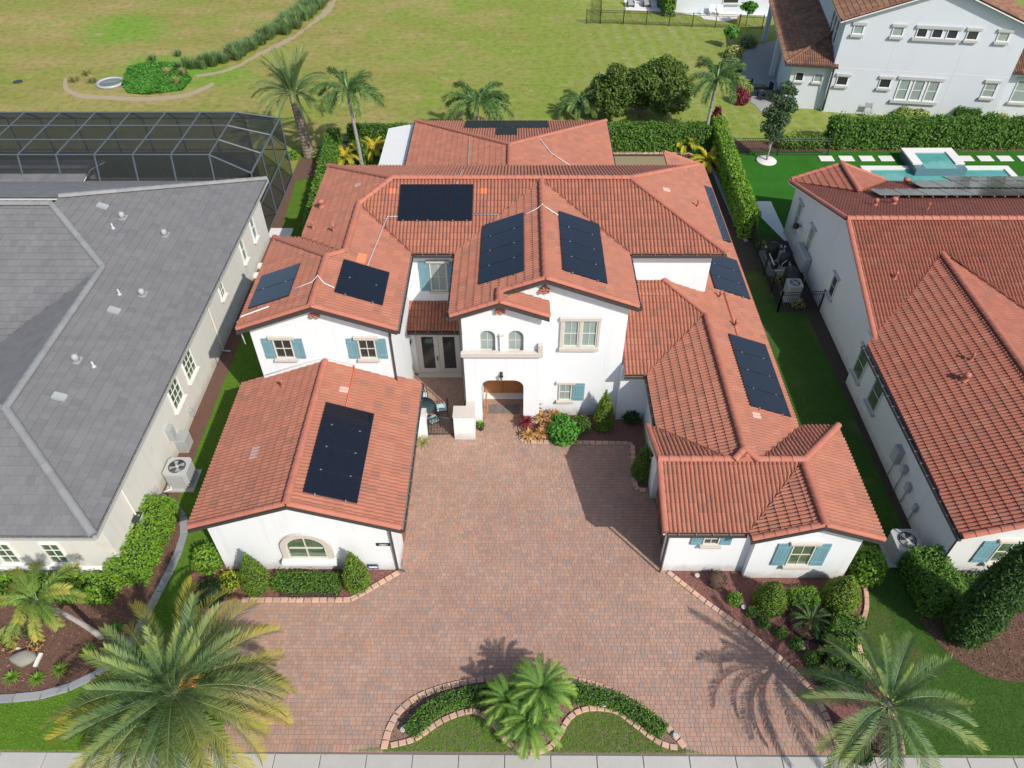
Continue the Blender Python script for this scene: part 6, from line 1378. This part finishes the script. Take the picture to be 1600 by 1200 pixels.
# ================================================================== OBJECTS
# ---- screen enclosure of the left neighbour
LA = thing('screen_enclosure', 'dark framed pool screen enclosure behind the grey roofed house', 'enclosure', (-24, 44, 0), world=True)
def screenmat():
    m = bpy.data.materials.new('insect_screen'); m.use_nodes = True; t = m.node_tree; N = t.nodes; L = t.links
    b = N['Principled BSDF']; b.inputs['Base Color'].default_value = (.010, .014, .018, 1); b.inputs['Roughness'].default_value = .7
    tr = N.new('ShaderNodeBsdfTransparent'); ms = N.new('ShaderNodeMixShader'); ms.inputs[0].default_value = .63
    L.new(tr.outputs[0], ms.inputs[1]); L.new(b.outputs[0], ms.inputs[2]); L.new(ms.outputs[0], N['Material Output'].inputs[0]); return m
M['screen'] = screenmat(); M['beam'] = mat('dark_grey_enclosure_beam', (.075, .095, .115), .45)
def beam(p, q, r=.042): return MB().tube([p, q], r*1.3, 4).build('beam', M['beam'], LA)
def panel(*pts):
    c = Vector((0, 0, 0))
    for p in pts: c += Vector(p)/len(pts)
    vs = [Vector(p) for p in pts]; n_ = (vs[1]-vs[0]).cross(vs[2]-vs[0]).normalized()*.003
    mb = MB(); k = len(vs); mb.add([tuple(v) for v in vs], [tuple(range(k))]); return mb.build('screen_panel', M['screen'], LA)
ZT, ZE = 5.25, 4.3; xs = [-38.2, -36, -33.8, -31.6, -29.3, -27.05, -24.8, -22.55, -20.3, -18.05]; xs = xs
YF, YB_, YBo = 40.6, 46.3, 47.5; xr = -15.72; ys = [YF, YF+1.9, YF+3.8, YB_]
for i, x in enumerate(xs):
    beam((x, YF, ZT), (x, YB_, ZT)); beam((x, YB_, ZT), (x, YBo, ZE)); beam((x, YBo, ZE), (x, YBo, 0)); beam((x, YF, ZT), (x+.25, YF-1.0, 3.7))
    if i:
        x0 = xs[i-1]
        for a, c in zip(ys[:-1], ys[1:]): panel((x0, a, ZT), (x, a, ZT), (x, c, ZT), (x0, c, ZT))
        panel((x0, YB_, ZT), (x, YB_, ZT), (x, YBo, ZE), (x0, YBo, ZE)); panel((x0, YBo, ZE), (x, YBo, ZE), (x, YBo, 2.1), (x0, YBo, 2.1)); panel((x0, YBo, 2.1), (x, YBo, 2.1), (x, YBo, 0), (x0, YBo, 0))
        panel((x0, YF, ZT), (x, YF, ZT), (x, YF-1, 3.6), (x0, YF-1, 3.6))
for y in ys: beam((xs[0], y, ZT), (xs[-1], y, ZT))
beam((xs[0], YBo, ZE), (xr, YBo, ZE)); beam((xs[0], YBo, 2.1), (xr, YBo, 2.1), .035)
yf2 = 40.2
yr = [yf2+(YBo-yf2)*k/3 for k in range(4)]
for k in range(4): beam((xs[-1], ys[k], ZT), (xr, yr[k], ZE))
for k in range(3): panel((xs[-1], ys[k], ZT), (xr, yr[k], ZE), (xr, yr[k+1], ZE), (xs[-1], ys[k+1], ZT))
panel((xs[-1], YB_, ZT), (xr, YBo, ZE), (xs[-1], YBo, ZE)); panel((xs[-1], YF, ZT), (xr, yf2, ZE), (xs[-1], yf2-.4, 3.7))
beam((xr, yf2, ZE), (xr, YBo, ZE), .06); beam((xr, yf2, 2.1), (xr, YBo, 2.1), .035); beam((xr, yf2, .1), (xr, YBo, .1), .04)
for k in range(4): beam((xr, yr[k], ZE), (xr, yr[k], 0))
for k in range(3):
    panel((xr, yr[k], ZE), (xr, yr[k+1], ZE), (xr, yr[k+1], 2.1), (xr, yr[k], 2.1)); panel((xr, yr[k], 2.1), (xr, yr[k+1], 2.1), (xr, yr[k+1], .1), (xr, yr[k], .1))
beam((xr, yr[2], ZE), (xr, yr[3], 2.1), .03); beam((xr, yr[0], 2.1), (xr, yr[1], .1), .03)
sheet('pool_deck', [(-39, 39.7), (-15.9, 39.7), (-15.9, 47.4), (-39, 47.4)], .03, M['soil'], 'deck inside the screen enclosure')

# ---- fences
def fence(label, pts, h, sp=2.2, pk=.12, m='black'):
    c = pts[0]; t = thing('fence', label, 'fence', (c[0], c[1], 0), world=True); mb = MB()
    for a, b in zip(pts[:-1], pts[1:]):
        a, b = Vector((*a, 0)), Vector((*b, 0)); L = (b-a).length; n = max(1, round(L/sp)); d = (b-a)/n
        for i in range(n+1):
            p = a+d*i; MB().box(p.x-.035, p.x+.035, p.y-.035, p.y+.035, 0, h+.06).build('post', M[m], t)
        for z in (h-.04, h-.22, .12): MB().tube([a+Vector((0, 0, z)), b+Vector((0, 0, z))], .02, 4).build('rail', M[m], t)
        k = int(L/pk)
        for i in range(1, k): p = a+(b-a)*(i/k); mb.box(p.x-.01, p.x+.01, p.y-.01, p.y+.01, .08, h-.02)
    o = mb.build('pickets', M[m], t); o['kind'] = 'stuff'; return t
fence('black metal fence behind the young hedge and the oak', [at(1136, 243), at(1292, 243)], 1.35, 2.9)
fence('long black metal fence crossing the top of the lawn', [at(938, 37), at(1190, 46)], 1.3, 2.2)
fence('black metal fence running away beside the top lawn', [at(916, 37), at(938, 37), (at(938, 37)[0]+1.2, 92)], 1.3, 2.4)
fence('black metal gate fence around the pool equipment in the side yard', [(14.4, 39.5), (14.35, 32.6), (16.65, 32.75)], 1.35, 1.9)
# ---- pool garden
PO = thing('swimming_pool', 'turquoise pool partly hidden by the neighbour roof', 'pool', (30, 47, 0), world=True)
x0, x1, y0, y1 = 24.2, 34.6, 43.0, 48.95
mb = MB()
mb.box(x0, x1, y1-.45, y1, 0, .14); mb.box(x0, x1, y0, y0+.45, 0, .14); mb.box(x0, x0+.45, y0+.45, y1-.45, 0, .14); mb.box(x1-.45, x1, y0+.45, y1-.45, 0, .14); mb.build('coping', M['path_stone'], PO)
M['pool'] = mat('pool_water', (.07, .30, .29), .04, (1.2, (.14, .42, .39), .7), (3, .25), spec=.8); M['mosaic'] = mat('blue_mosaic_tile', (.07, .16, .2), .3, [(14, (.02, .06, .1), .8), (30, (.2, .33, .36), .6)])
MB().box(x0+.45, x1-.45, y0+.45, y1-.45, .0, .05).build('water', M['pool'], PO)
SP = thing('spa', 'raised square spa with white coping and mosaic sides', 'spa', (29.3, 49.2, 0))
MB().box(-1.75, 1.75, -1.55, 1.35, 0, .55).build('mosaic_wall', M['mosaic'], SP)
mb = MB(); mb.box(-1.8, 1.8, .85, 1.4, .553, .66); mb.box(-1.8, -1.15, -.9, .847, .553, .66); mb.box(1.15, 1.8, -.9, .847, .553, .66); mb.build('coping', M['path_stone'], SP)
MB().box(-1.1, 1.1, -1.45, .8, .5, .565).build('water', M['pool'], SP)
STG = 'white stepping stones in the turf behind the pool'
stone = MB().box(-.5, .5, -.38, .38, 0, .05).mesh('stepping_stone', M['path_stone'], .012)
k = 0
for x in (22.2, 23.65, 25.1, 26.5, 32.2, 33.6, 35.0, 36.5):
    k += 1; o = link('stepping_stone', stone); o.location = (x, 50.2, .015)
    tag(o, ('stepping stone left of the spa, number %s from the spa' % ['four', 'three', 'two', 'one'][k-1]) if k < 5 else ('stepping stone right of the spa, %s from it' % ['nearest', 'second', 'third', 'fourth'][k-5]), 'stepping stone', STG)
for i, (x, y) in enumerate(((36.6, 49.1), (36.9, 48.0), (37.2, 46.9))):
    o = link('stepping_stone', stone); o.location = (x, y, .015); tag(o, ['upper', 'middle', 'lower'][i]+' shaded stepping stone right of the pool end', 'stepping stone', STG)
sheet('pool_terrace', [(38.1, 44), (44, 44), (44, 50.8), (37.6, 50.8)], .03, M['path_stone'], 'shaded white terrace at the right edge')
sheet('side_terrace', [(15.1, 44.3), (16.8, 44.3), (16.8, 39.6), (16.5, 39.6)], .03, M['path_stone'], 'white concrete pad at the back corner of the neighbour')
# ---- back yard
o = MB(); o.box(5.9, 10.9, 46.2, 47.9, 0, .1); o = o.build('patio_slab', M['path_stone']); tag(o, 'long pale slab behind the rear wing roof on the right', 'patio slab')
PC = thing('patio_cover', 'flat white insulated patio cover left of the rear wing', 'patio cover', (-7.9, 45.5, 0), world=True)
mb = MB()
for i in range(6): mb = MB(); ya = 42.3+i*1.18; mb.add([(-8.95, ya, 2.72), (-6.95, ya, 3.1), (-6.95, ya+1.17, 3.1), (-8.95, ya+1.17, 2.72), (-8.95, ya, 2.64), (-6.95, ya, 3.02), (-6.95, ya+1.17, 3.02), (-8.95, ya+1.17, 2.64)], [(0, 1, 2, 3), (7, 6, 5, 4), (0, 4, 5, 1), (2, 6, 7, 3), (1, 5, 6, 2), (3, 7, 4, 0)]); mb.build('roof_panel', M['white'], PC)
for y in (42.5, 49.2): MB().box(-8.9, -8.78, y-.06, y+.06, 0, 2.66).build('post', M['white'], PC)
t = thing('plant_pot', 'dark pot holding the golden palm beside the patio cover', 'pot', (*at(586, 243), 0)); MB().lathe([(.3, 0), (.42, .55), (.45, .6), (.38, .6), (.35, .5)], 16).build('pot', M['rail_dark'], t); MB().lathe([(.36, .5), (.02, .5)], 16).build('soil', M['mulch'], t)
# ---- air conditioners
def ac(label, x, y, z=0, s_=1.0, pipe=None):
    t = thing('air_conditioner', label, 'air conditioner', (x, y, z), 'air conditioners beside the houses')
    MB().box(-.62*s_, .62*s_, -.62*s_, .62*s_, 0, .08).build('pad', M['concrete'], t)
    c = MB(); n = 8; pts = [(.5*s_, .38*s_), (.38*s_, .5*s_), (-.38*s_, .5*s_), (-.5*s_, .38*s_), (-.5*s_, -.38*s_), (-.38*s_, -.5*s_), (.38*s_, -.5*s_), (.5*s_, -.38*s_)]
    c.prism(pts, .08, .98); c.build('case', M['util_light'], t)
    g = MB()
    for i in range(7): g.prism([(px*1.012, py*1.012) for px, py in pts], .16+i*.11, .2+i*.11)
    g.build('louvre', M['util'], t)
    MB().prism([(px*1.03, py*1.03) for px, py in pts], .983, 1.03).build('lid', M['util_light'], t)
    MB().lathe([(.37*s_, 1.032), (.37*s_, 1.036), (.01, 1.036)], 24).build('fan_well', M['black'], t)
    f = MB()
    for k in range(4): a = k*math.pi/2+.4; f.add([(.06*math.cos(a), .06*math.sin(a), 1.038), (.32*s_*math.cos(a-.35), .32*s_*math.sin(a-.35), 1.04), (.33*s_*math.cos(a+.3), .33*s_*math.sin(a+.3), 1.05), (.07*math.cos(a+.6), .07*math.sin(a+.6), 1.045)], [(0, 1, 2, 3)])
    f.build('fan_blade', M['util'], t); MB().lathe([(.09, 1.04), (.08, 1.07), (.01, 1.075)], 12).build('hub', M['util_light'], t)
    g = MB()
    for rr_ in (.14, .21, .28, .35): g.tube([(rr_*s_*math.cos(q*math.pi/8), rr_*s_*math.sin(q*math.pi/8), 1.075) for q in range(17)], .006, 3, cap=False)
    g.build('fan_guard', M['alu'], t); return t
ax, ay = at(288, 752); ac('air conditioner beside the bright hedge of the cream house', ax, ay, 0)
MB().tube([(-15.3, ay-.7, .15), (-15.0, ay-.6, .2), (ax-.5, ay-.3, .2)], .04, 6).build('drain_pipe', M['pvc']); tag(bpy.data.objects['drain_pipe'], 'white pipe between the cream wall and its air conditioner', 'pipe')
ac('air conditioner behind the big hedge of the right neighbour', 15.35, 17.0, 0)
ac('second air conditioner behind the black gate fence', 15.4, 33.9, 0, .8)
# ---- utility boxes on the cream wall
def boxon(label, y, z0, z1, w_, dp, X=-15.45, m='util', g='utility boxes on the cream house wall'):
    t = thing('utility_box', label, 'utility box', (X, y, (z0+z1)/2), g); MB().box(0, dp, -w_/2, w_/2, -(z1-z0)/2, (z1-z0)/2).build('case', M[m], t, bevel=.02)
    MB().box(dp, dp+.02, -w_/2+.04, w_/2-.04, -(z1-z0)/2+.05, (z1-z0)/2-.05).build('cover', M['util_light'], t); MB().tube([(.08, 0, -(z1-z0)/2), (.08, .1, -z0-(z1-z0)/2+.1)], .03, 6).build('conduit', M['conduit_grey'], t)
boxon('tall grey electrical box high on the cream wall', 22.2, 1.1, 1.8, .4, .22); boxon('larger grey box standing low against the cream wall', 22.6, .0, .8, .7, .45)
boxon('small meter with cable on the cream wall near the green windows', 24.3, .4, .8, .25, .2); boxon('round meter low on the cream wall behind the air conditioner', 19.6, .5, .8, .22, .15); boxon('dark box on the cream wall behind the bright hedge', 17.8, .9, 1.3, .45, .3, m='rail_dark')
# small slabs between houses
for i, (px, py) in enumerate(((402, 417), (396, 432))):
    o = MB().box(-.3, .3, -.22, .22, 0, .12).build('stone_slab', M['path_stone']); o.location = (*at(px, py), .02); tag(o, ['upper', 'lower'][i]+' pale slab on the mulch behind the left wing', 'slab', 'pale slabs behind the left wing')
o = MB().box(-.75, .75, -.5, .5, 0, .07).build('stone_slab', M['path_stone']); o.location = (*at(438, 365), .02); tag(o, 'pale step slab at the door of the screen enclosure', 'slab')
o = MB(); 
# ---- entrance: pillars, gate, table, chairs
def pier(label, pts, h, capx=.05):
    c = pts[0]; t = thing('gate_pillar', label, 'pillar', (c[0], c[1], 0), 'white pillars of the courtyard gate', world=True); MB().prism(pts, 0, h).build('shaft', M['stucco'], t)
    cx = sum(p[0] for p in pts)/len(pts); cy = sum(p[1] for p in pts)/len(pts)
    MB().prism([(cx+(p[0]-cx)*(1+capx), cy+(p[1]-cy)*(1+capx)) for p in pts], h+.002, h+.1).build('cap', M['trim'], t, bevel=.012)
pier('large white stepped pillar right of the courtyard gate', [(-2.9, 23.1), (-1.95, 23.1), (-1.95, 24.09), (-2.36, 24.09), (-2.36, 23.75), (-2.9, 23.75)], 1.5)
pier('narrow white pillar left of the courtyard gate by the garage', [(-4.65, 23.15), (-4.15, 23.15), (-4.15, 23.6), (-4.65, 23.6)], 1.5)
G_ = thing('gate', 'dark iron lattice gate with arched top between white pillars', 'gate', (-3.52, 23.35, 0)); x0, x1 = -.6, .6
N_ = 10; arc = [(x0+(x1-x0)*k/N_, 0, 1.05+.22*math.sin(math.pi*k/N_)) for k in range(N_+1)]
MB().tube(arc, .028, 6).build('top_rail', M['rail_dark'], G_); MB().tube([(x0, 0, .12), (x1, 0, .12)], .028, 6).build('bottom_rail', M['rail_dark'], G_)
for x in (x0, x1): MB().tube([(x, 0, .05), (x, 0, 1.08)], .03, 6).build('stile', M['rail_dark'], G_)
mb = MB()
for k in range(-9, 12):
    for s_ in (-1, 1):
        seg = []
        for q in range(13):
            z = .12+q*.09; x = x0+k*.13+s_*(q*.06)+(.3 if s_ > 0 else .5)
            if x0 < x < x1 and z < 1.05+.22*math.sin(math.pi*(x-x0)/(x1-x0)): seg.append((x, .0, z))
        if len(seg) > 1: mb.tube([seg[0], seg[-1]], .010, 3)
mb.build('lattice', M['rail_dark'], G_)['kind'] = 'stuff'
TB = thing('patio_table', 'round dark glass patio table half under the garage roof eave', 'table', (-4.5, 24.55, 0))
M['tbl'] = mat('dark_teal_glass', (.03, .06, .075), .15, spec=.8)
MB().lathe([(.62, .7), (.62, .73), (.01, .73)], 28).build('tabletop', M['tbl'], TB); MB().tube([(.62*math.cos(q*math.pi/12), .62*math.sin(q*math.pi/12), .72) for q in range(25)], .02, 5, cap=False).build('rim', M['black'], TB)
for k in range(4): a = k*math.pi/2+.5; MB().tube([(.45*math.cos(a), .45*math.sin(a), 0), (.2*math.cos(a), .2*math.sin(a), .4), (.4*math.cos(a), .4*math.sin(a), .71)], .018, 5).build('leg', M['black'], TB)
M['cush'] = mat('pale_aqua_cushion', (.42, .6, .62), .9)
def chair(label, x, y, rot):
    t = thing('patio_chair', label, 'chair', (x, y, 0), 'iron chairs round the patio table', rot)
    MB().box(-.23, .23, -.23, .23, .42, .5).build('cushion', M['cush'], t, bevel=.03)
    MB().tube([(-.24, -.24, .41), (.24, -.24, .41), (.24, .24, .41), (-.24, .24, .41), (-.24, -.24, .41)], .014, 5).build('seat_frame', M['black'], t)
    for sx in (-1, 1): MB().tube([(sx*.24, -.24, .41), (sx*.26, -.26, .64), (sx*.26, .2, .66)], .013, 5).build('armrest', M['black'], t)
    bk = MB(); bk.tube([(-.22, .24, .41), (-.22, .32, .9), (0, .34, .98), (.22, .32, .9), (.22, .24, .41)], .015, 5)
    for x_ in (-.12, 0, .12): bk.tube([(x_, .25, .42), (x_*.6, .33, .94)], .01, 4)
    bk.build('backrest', M['black'], t)
    for sx, sy in ((-1, -1), (1, -1), (-1, 1), (1, 1)): MB().tube([(sx*.23, sy*.23, .41), (sx*.25, sy*.27, 0)], .014, 5).build('leg', M['black'], t)
chair('iron chair with aqua cushion right of the round table', -3.62, 24.75, -1.35); chair('iron chair in front of the round table, back to the gate', -3.95, 23.98, 3.7); chair('iron chair mostly hidden under the eave behind the table', -4.6, 25.5, .1)
o = MB().box(-.72, .72, -.3, .3, 0, .02).build('door_mat', mat('patterned_door_mat', (.16, .13, .11), .95, [(14, (.36, .33, .3), .7), (5, (.05, .05, .05), .6)])); o.location = (-.65, 25.05, .045); tag(o, 'patterned grey door mat under the entrance arch', 'door mat')
t = thing('easel_sign', 'slim wooden lean-to ladder shelf inside the arch on the left', 'rack', (-1.45, 24.75, 0))
for y in (-.12, .12): MB().tube([(-.1, y*3, 0), (.0, y*2, 1.2)], .02, 4).build('upright', M['wood'], t)
MB().box(-.06, -.02, -.26, .26, .3, 1.1).build('panel', M['wood'], t)
t = thing('plant_pot', 'small dark pot with green plant beside the large gate pillar', 'pot', (-1.72, 23.75, 0)); MB().lathe([(.12, 0), (.19, .3), (.2, .33), (.16, .33), (.15, .28)], 14).build('pot', M['rail_dark'], t)
strap_plant('potted_aloe', 'green succulent growing in the pot by the gate pillar', 'plant', (-1.72, 23.75), 22, .3, .03, 'strap', seed=77, z0=.28)
def lantern(label, x, y, z, out=(0, -1)):
    t = thing('wall_lantern', label, 'lantern', (x, y, z), 'black wall lanterns'); ox, oy = out
    MB().box(-.06 if oy else -.0, .06 if oy else .0+.04*abs(ox), -.02, .02, -.14, .14).build('back_plate', M['black'], t)
    MB().tube([(0, 0, .1), (ox*.1, oy*.1, .18), (ox*.16, oy*.16, .12)], .012, 5).build('arm', M['black'], t)
    MB().lathe([(.05, -.16), (.085, .02), (.09, .04)], 6, (ox*.16, oy*.16, 0)).build('glass', M['glass_blind'], t); MB().lathe([(.1, .042), (.03, .12), (.01, .15)], 6, (ox*.16, oy*.16, 0)).build('cap', M['black'], t)
lantern('black lantern above the entrance arch', -.72, 24.08, 3.25); lantern('black lantern left of the french doors', -5.24, 27.54, 2.2); lantern('black lantern on the inner wall of the right garage', 5.7, 20.2, 2.3, (-1, 0))
# house number plaque
t = thing('house_number', 'small dark house number plaque on the garage front wall', 'house number', (-5.1, 16.19, 1.8)); MB().box(-.27, .27, -.025, 0, -.085, .085).build('plaque', M['black'], t)
tc = bpy.data.curves.new('digits', 'FONT'); tc.body = '10601'; tc.size = .15; tc.align_x = 'CENTER'; tc.align_y = 'CENTER'; tc.extrude = .004
to = bpy.data.objects.new('digits', tc); COL.objects.link(to); bpy.context.view_layer.update(); dg = bpy.context.evaluated_depsgraph_get(); me = bpy.data.meshes.new_from_object(to.evaluated_get(dg)); bpy.data.objects.remove(to)
me.materials.clear(); me.materials.append(M['white']); o = link('digits', me, t); o.location = (0, -.03, 0); o.rotation_euler = (R(90), 0, 0)
# yard signs
M['blue'] = mat('sign_blue', (.02, .14, .48), .4); M['navy'] = mat('sign_navy', (.02, .05, .2), .4)
sx, sy = at(598, 888)
t = thing('yard_sign', 'small round blue and white security sign by the garage corner', 'sign', (sx, sy, 0), 'small blue yard signs'); MB().tube([(0, 0, 0), (0, 0, .4)], .012, 5).build('stake', M['alu'], t)
xf = Matrix.Translation((0, -.01, .5)) @ Matrix.Rotation(R(75), 4, 'X'); MB(xf).lathe([(.17, 0), (.17, .015), (.01, .016)], 8).build('disc', M['blue'], t); MB(xf).add([(-.11, -.06, .02), (.0, -.02, .02), (.11, .06, .02), (.0, .05, .02)], [(0, 1, 2, 3)]).build('emblem', M['white'], t)
sx, sy = at(585, 893); t = thing('yard_sign', 'low navy and white rectangular sign behind the right cone topiary', 'sign', (sx, sy, 0), 'small blue yard signs'); MB().tube([(0, 0, 0), (0, 0, .3)], .012, 5).build('stake', M['alu'], t)
MB().box(-.2, .2, -.01, .01, .2, .48).build('board', M['navy'], t); MB().box(-.17, .17, -.016, -.01, .28, .38).build('stripe', M['white'], t)
# path lights
for i, (px, py) in enumerate(((1088, 903), (1160, 952), (1252, 1015), (630, 1143), (943, 1104), (1054, 1152), (545, 917))):
    t = thing('path_light', ['small pale landscape light near the right wing downpipe', 'small pale landscape light between two ball shrubs', 'small landscape light near the lower ball shrubs', 'landscape light at the left tip of the island', 'landscape light behind the right scallop of the island', 'landscape light at the right tip of the island', 'landscape light at the foot of the right garage topiary'][i], 'path light', (*at(px, py), 0), 'landscape lights in the beds')
    MB().tube([(0, 0, 0), (0, 0, .12)], .02, 6).build('stake', M['alu'], t); MB().lathe([(.03, .1), (.09, .16), (.1, .2), (.06, .2), (.01, .19)], 12).build('lamp_head', M['util_light'], t)
# boulder and stone trim in left bed
bx_, by_ = at(38, 1030); t = thing('garden_rock', 'flat mossy rock framed by pale stones in the left mulch bed', 'rock', (bx_, by_, 0))
rk = MB().lathe([(.3, -.05), (.42, .08), (.36, .2), (.2, .27), (.02, .28)], 9); rk.v = [(x*1.2, y*.75*(1+.2*math.sin(x*9)), z+.04*math.sin(x*11+y*7)) for x, y, z in rk.v]; rk.build('boulder', M['rock'], t)
MB().box(-.06, .06, -.25, .25, 0, .1).build('stone', M['path_stone'], t).location = (.55, -.05, 0)
MB().box(-.18, .18, -.03, .03, 0, .08).build('stone', M['path_stone'], t).location = (-.5, .38, 0)
# ---- pool equipment behind gate
t = thing('pool_equipment', 'jumble of dark pool tanks and white pipes behind the black fence', 'pool equipment', (15.5, 37.2, 0))
MB().box(-.9, .75, -1.3, 1.3, 0, .08).build('pad', M['concrete'], t)
for i, (x, y, r_, h, m_) in enumerate(((-.3, .5, .36, 1.15, 'black'), (.25, -.2, .3, .9, 'rail_dark'), (-.4, -.6, .22, .55, 'black'))): MB().lathe([(r_*.8, .08), (r_, .2), (r_, h-.25), (r_*.7, h-.06), (r_*.2, h)], 16, (x, y, 0)).build('tank', M[m_], t)
for i, pts in enumerate((((-.7, -1.1, .3), (-.7, .9, .3)), ((-.7, -1.1, .3), (.6, -1.1, .3)), ((-.55, -.9, .55), (-.55, .8, .55), (-.3, .9, .55)), ((.1, .9, .2), (.1, .9, .8), (-.3, .9, .8)), ((.5, -1.1, .3), (.5, .9, .45)), ((-.1, -.9, .1), (-.1, -.9, .6), (.3, -.5, .6)), ((-.6, 1.1, .4), (.5, 1.1, .4)))):
    MB().tube(pts, .035, 6).build('pipe', M['pvc'], t)
for i in range(7): MB().lathe([(.06, 0), (.06, .1), (.01, .11)], 8, (-.6+i*.19, .95+.1*(i % 2), .5)).build('valve', M['pvc'], t)
t = thing('wall_unit', 'grey curved water heater cabinet on the neighbour side wall', 'heater', (16.7, 36.4, 0)); MB().box(-.45, 0, -.9, .9, .5, 1.5).build('case', M['util'], t, bevel=.08); MB().tube([(-.2, -.9, .6), (-.2, -1.2, .1)], .03, 6).build('pipe', M['conduit_grey'], t)
t = thing('basketball', 'black round light fixture on the shaded neighbour wall', 'lamp', (16.6, 38.3, 1.9)); t.name = 'wall_lamp'; MB().lathe([(.02, -.2), (.16, -.12), (.2, 0), (.16, .12), (.02, .2)], 14, (-.2, 0, 0)).build('globe', M['black'], t); MB().tube([(-.1, 0, 0), (.1, 0, 0)], .03, 6).build('bracket', M['black'], t)
t = thing('barbecue', 'dark covered barbecue inside the black gate fence', 'barbecue', (15.6, 34.9, 0)); MB().box(-.35, .35, -.5, .5, .1, .8).build('cabinet', M['rail_dark'], t, bevel=.03)
hd = MB(Matrix.Translation((0, -.5, .8)) @ Matrix.Rotation(-math.pi/2, 4, 'X')); hd.lathe([(.35, 0), (.35, 1.0)], 16); hd.build('lid', M['black'], t)
for i, (x, y) in enumerate(((14.9, 38.9), (15.9, 35.7), (15.1, 35.6), (15.5, 33.0))): round_shrub('small_plant', ['yellow-green plant at the back of the pool equipment', 'small plant between equipment and barbecue on the right', 'small plant between equipment and barbecue on the left', 'yellow flowers just inside the black gate'][i], 'plant', (x, y), ball_prof(.28, .4), 'varieg', .07, 260)
# ---- bins, chair, patio behind
bx_, by_ = at(1500, 182); ca, sa = math.cos(WA), math.sin(WA)
for i, (m_, lab) in enumerate((('blue', 'blue lidded bin behind the clipped hedge'), ('bin_green', 'green lidded bin behind the clipped hedge'))):
    if m_ == 'bin_green': M['bin_green'] = mat('bin_green', (.03, .22, .1), .5)
    t = thing('wheelie_bin', lab, 'bin', (bx_-.1+i*.95, by_+.25-i*.12, 0), 'bins behind the hedge', WA)
    MB().prism([(-.3, -.32), (.3, -.32), (.3, .32), (-.3, .32)], 0, 1.0).build('body', M[m_], t); MB().box(-.4, .4, -.4, .4, 1.0, 1.08).build('lid', M[m_], t, bevel=.03); MB().tube([(-.3, .42, .98), (.3, .42, .98)], .02, 5).build('handle', M[m_], t)
x, y = at(1353, 183); t = thing('folding_chair', 'grey folding chair standing against the pale wall', 'chair', (x, y, 0), rot=WA)
for sx in (-.25, .25): MB().tube([(sx, -.3, 0), (sx, .1, .5), (sx, .25, 1.1)], .022, 5).build('leg', M['alu'], t)
MB().box(-.25, .25, -.2, .2, .42, .46).build('seat', M['util'], t); MB().box(-.25, .25, .17, .2, .65, 1.05).build('backrest', M['util'], t)
sheet('grey_patio', smooth(P((1155, 105), (1152, 125), (1162, 150), (1180, 165), (1200, 182), (1228, 168)))+P((1228, 60), (1175, 72), (1160, 85)), .02, M['patio'], 'grey paved patio beside the blue-white house')
x, y = at(1183, 150); t = thing('patio_table', 'dark round patio table under the porch of the blue-white house', 'table', (x, y, 0)); MB().lathe([(.7, .72), (.7, .76), (.01, .76)], 20).build('tabletop', M['black'], t); MB().tube([(0, 0, 0), (0, 0, .72)], .05, 6).build('leg', M['black'], t)
for k in range(4):
    a = k*1.57+.4; c = thing('patio_chair', ['right hand','rear','left hand','front'][k]+' dark chair of the shaded patio table', 'chair', (x+1.0*math.cos(a), y+1.0*math.sin(a), 0), 'dark chairs round the shaded patio table', a)
    MB().box(-.25, .25, -.25, .25, .4, .45).build('seat', M['black'], c); MB().box(.2, .25, -.25, .25, .45, .95).build('backrest', M['black'], c)
    for sx, sy in ((-1, -1), (1, -1), (-1, 1), (1, 1)): MB().tube([(sx*.22, sy*.22, .4), (sx*.24, sy*.24, 0)], .018, 4).build('leg', M['black'], c)
sheet('far_patio', P((975, 0), (978, 16), (1060, 20), (1095, 26), (1100, 30), (1130, 34), (1150, 30), (1155, 24), (1235, 28), (1240, -10), (975, -10)), .02, M['path_stone'], 'pale patio of the far house')
sheet('far_pool', P((1062, 4), (1095, 24), (1092, 0), (1090, -20), (1055, -20)), .03, M['pool'], 'dark pool corner of the far house')
for i, (px, lab) in enumerate(((985, 'grey lounge chair nearest the fence corner'), (1010, 'grey lounge chair second from the fence corner'), (1032, 'grey lounge chair beside the far pool'))):
    x, y = at(px, 10); t = thing('lounge_chair', lab, 'chair', (x, y, 0), 'lounge chairs on the far patio'); MB().box(-.35, .35, -.4, .4, .25, .42).build('seat', M['util'], t); MB().box(-.35, .35, .32, .44, .4, .9).build('backrest', M['util'], t)
    for sx in (-.36, .3): MB().box(sx, sx+.06, -.4, .4, 0, .5).build('armrest', M['rail_dark'], t)
for i, px in enumerate((1112, 1124)):
    x, y = at(px, 24); t = thing('patio_chair', ['left', 'right'][i]+' white chair on the far patio by the green hedge', 'chair', (x, y, 0), 'white chairs on the far patio'); MB().box(-.3, .3, -.3, .3, .4, .45).build('seat', M['white'], t); MB().box(-.3, .3, .26, .3, .45, .95).build('backrest', M['white'], t)
    for sx, sy in ((-1, -1), (1, -1), (-1, 1), (1, 1)): MB().tube([(sx*.27, sy*.27, .4), (sx*.28, sy*.28, 0)], .025, 4).build('leg', M['white'], t)
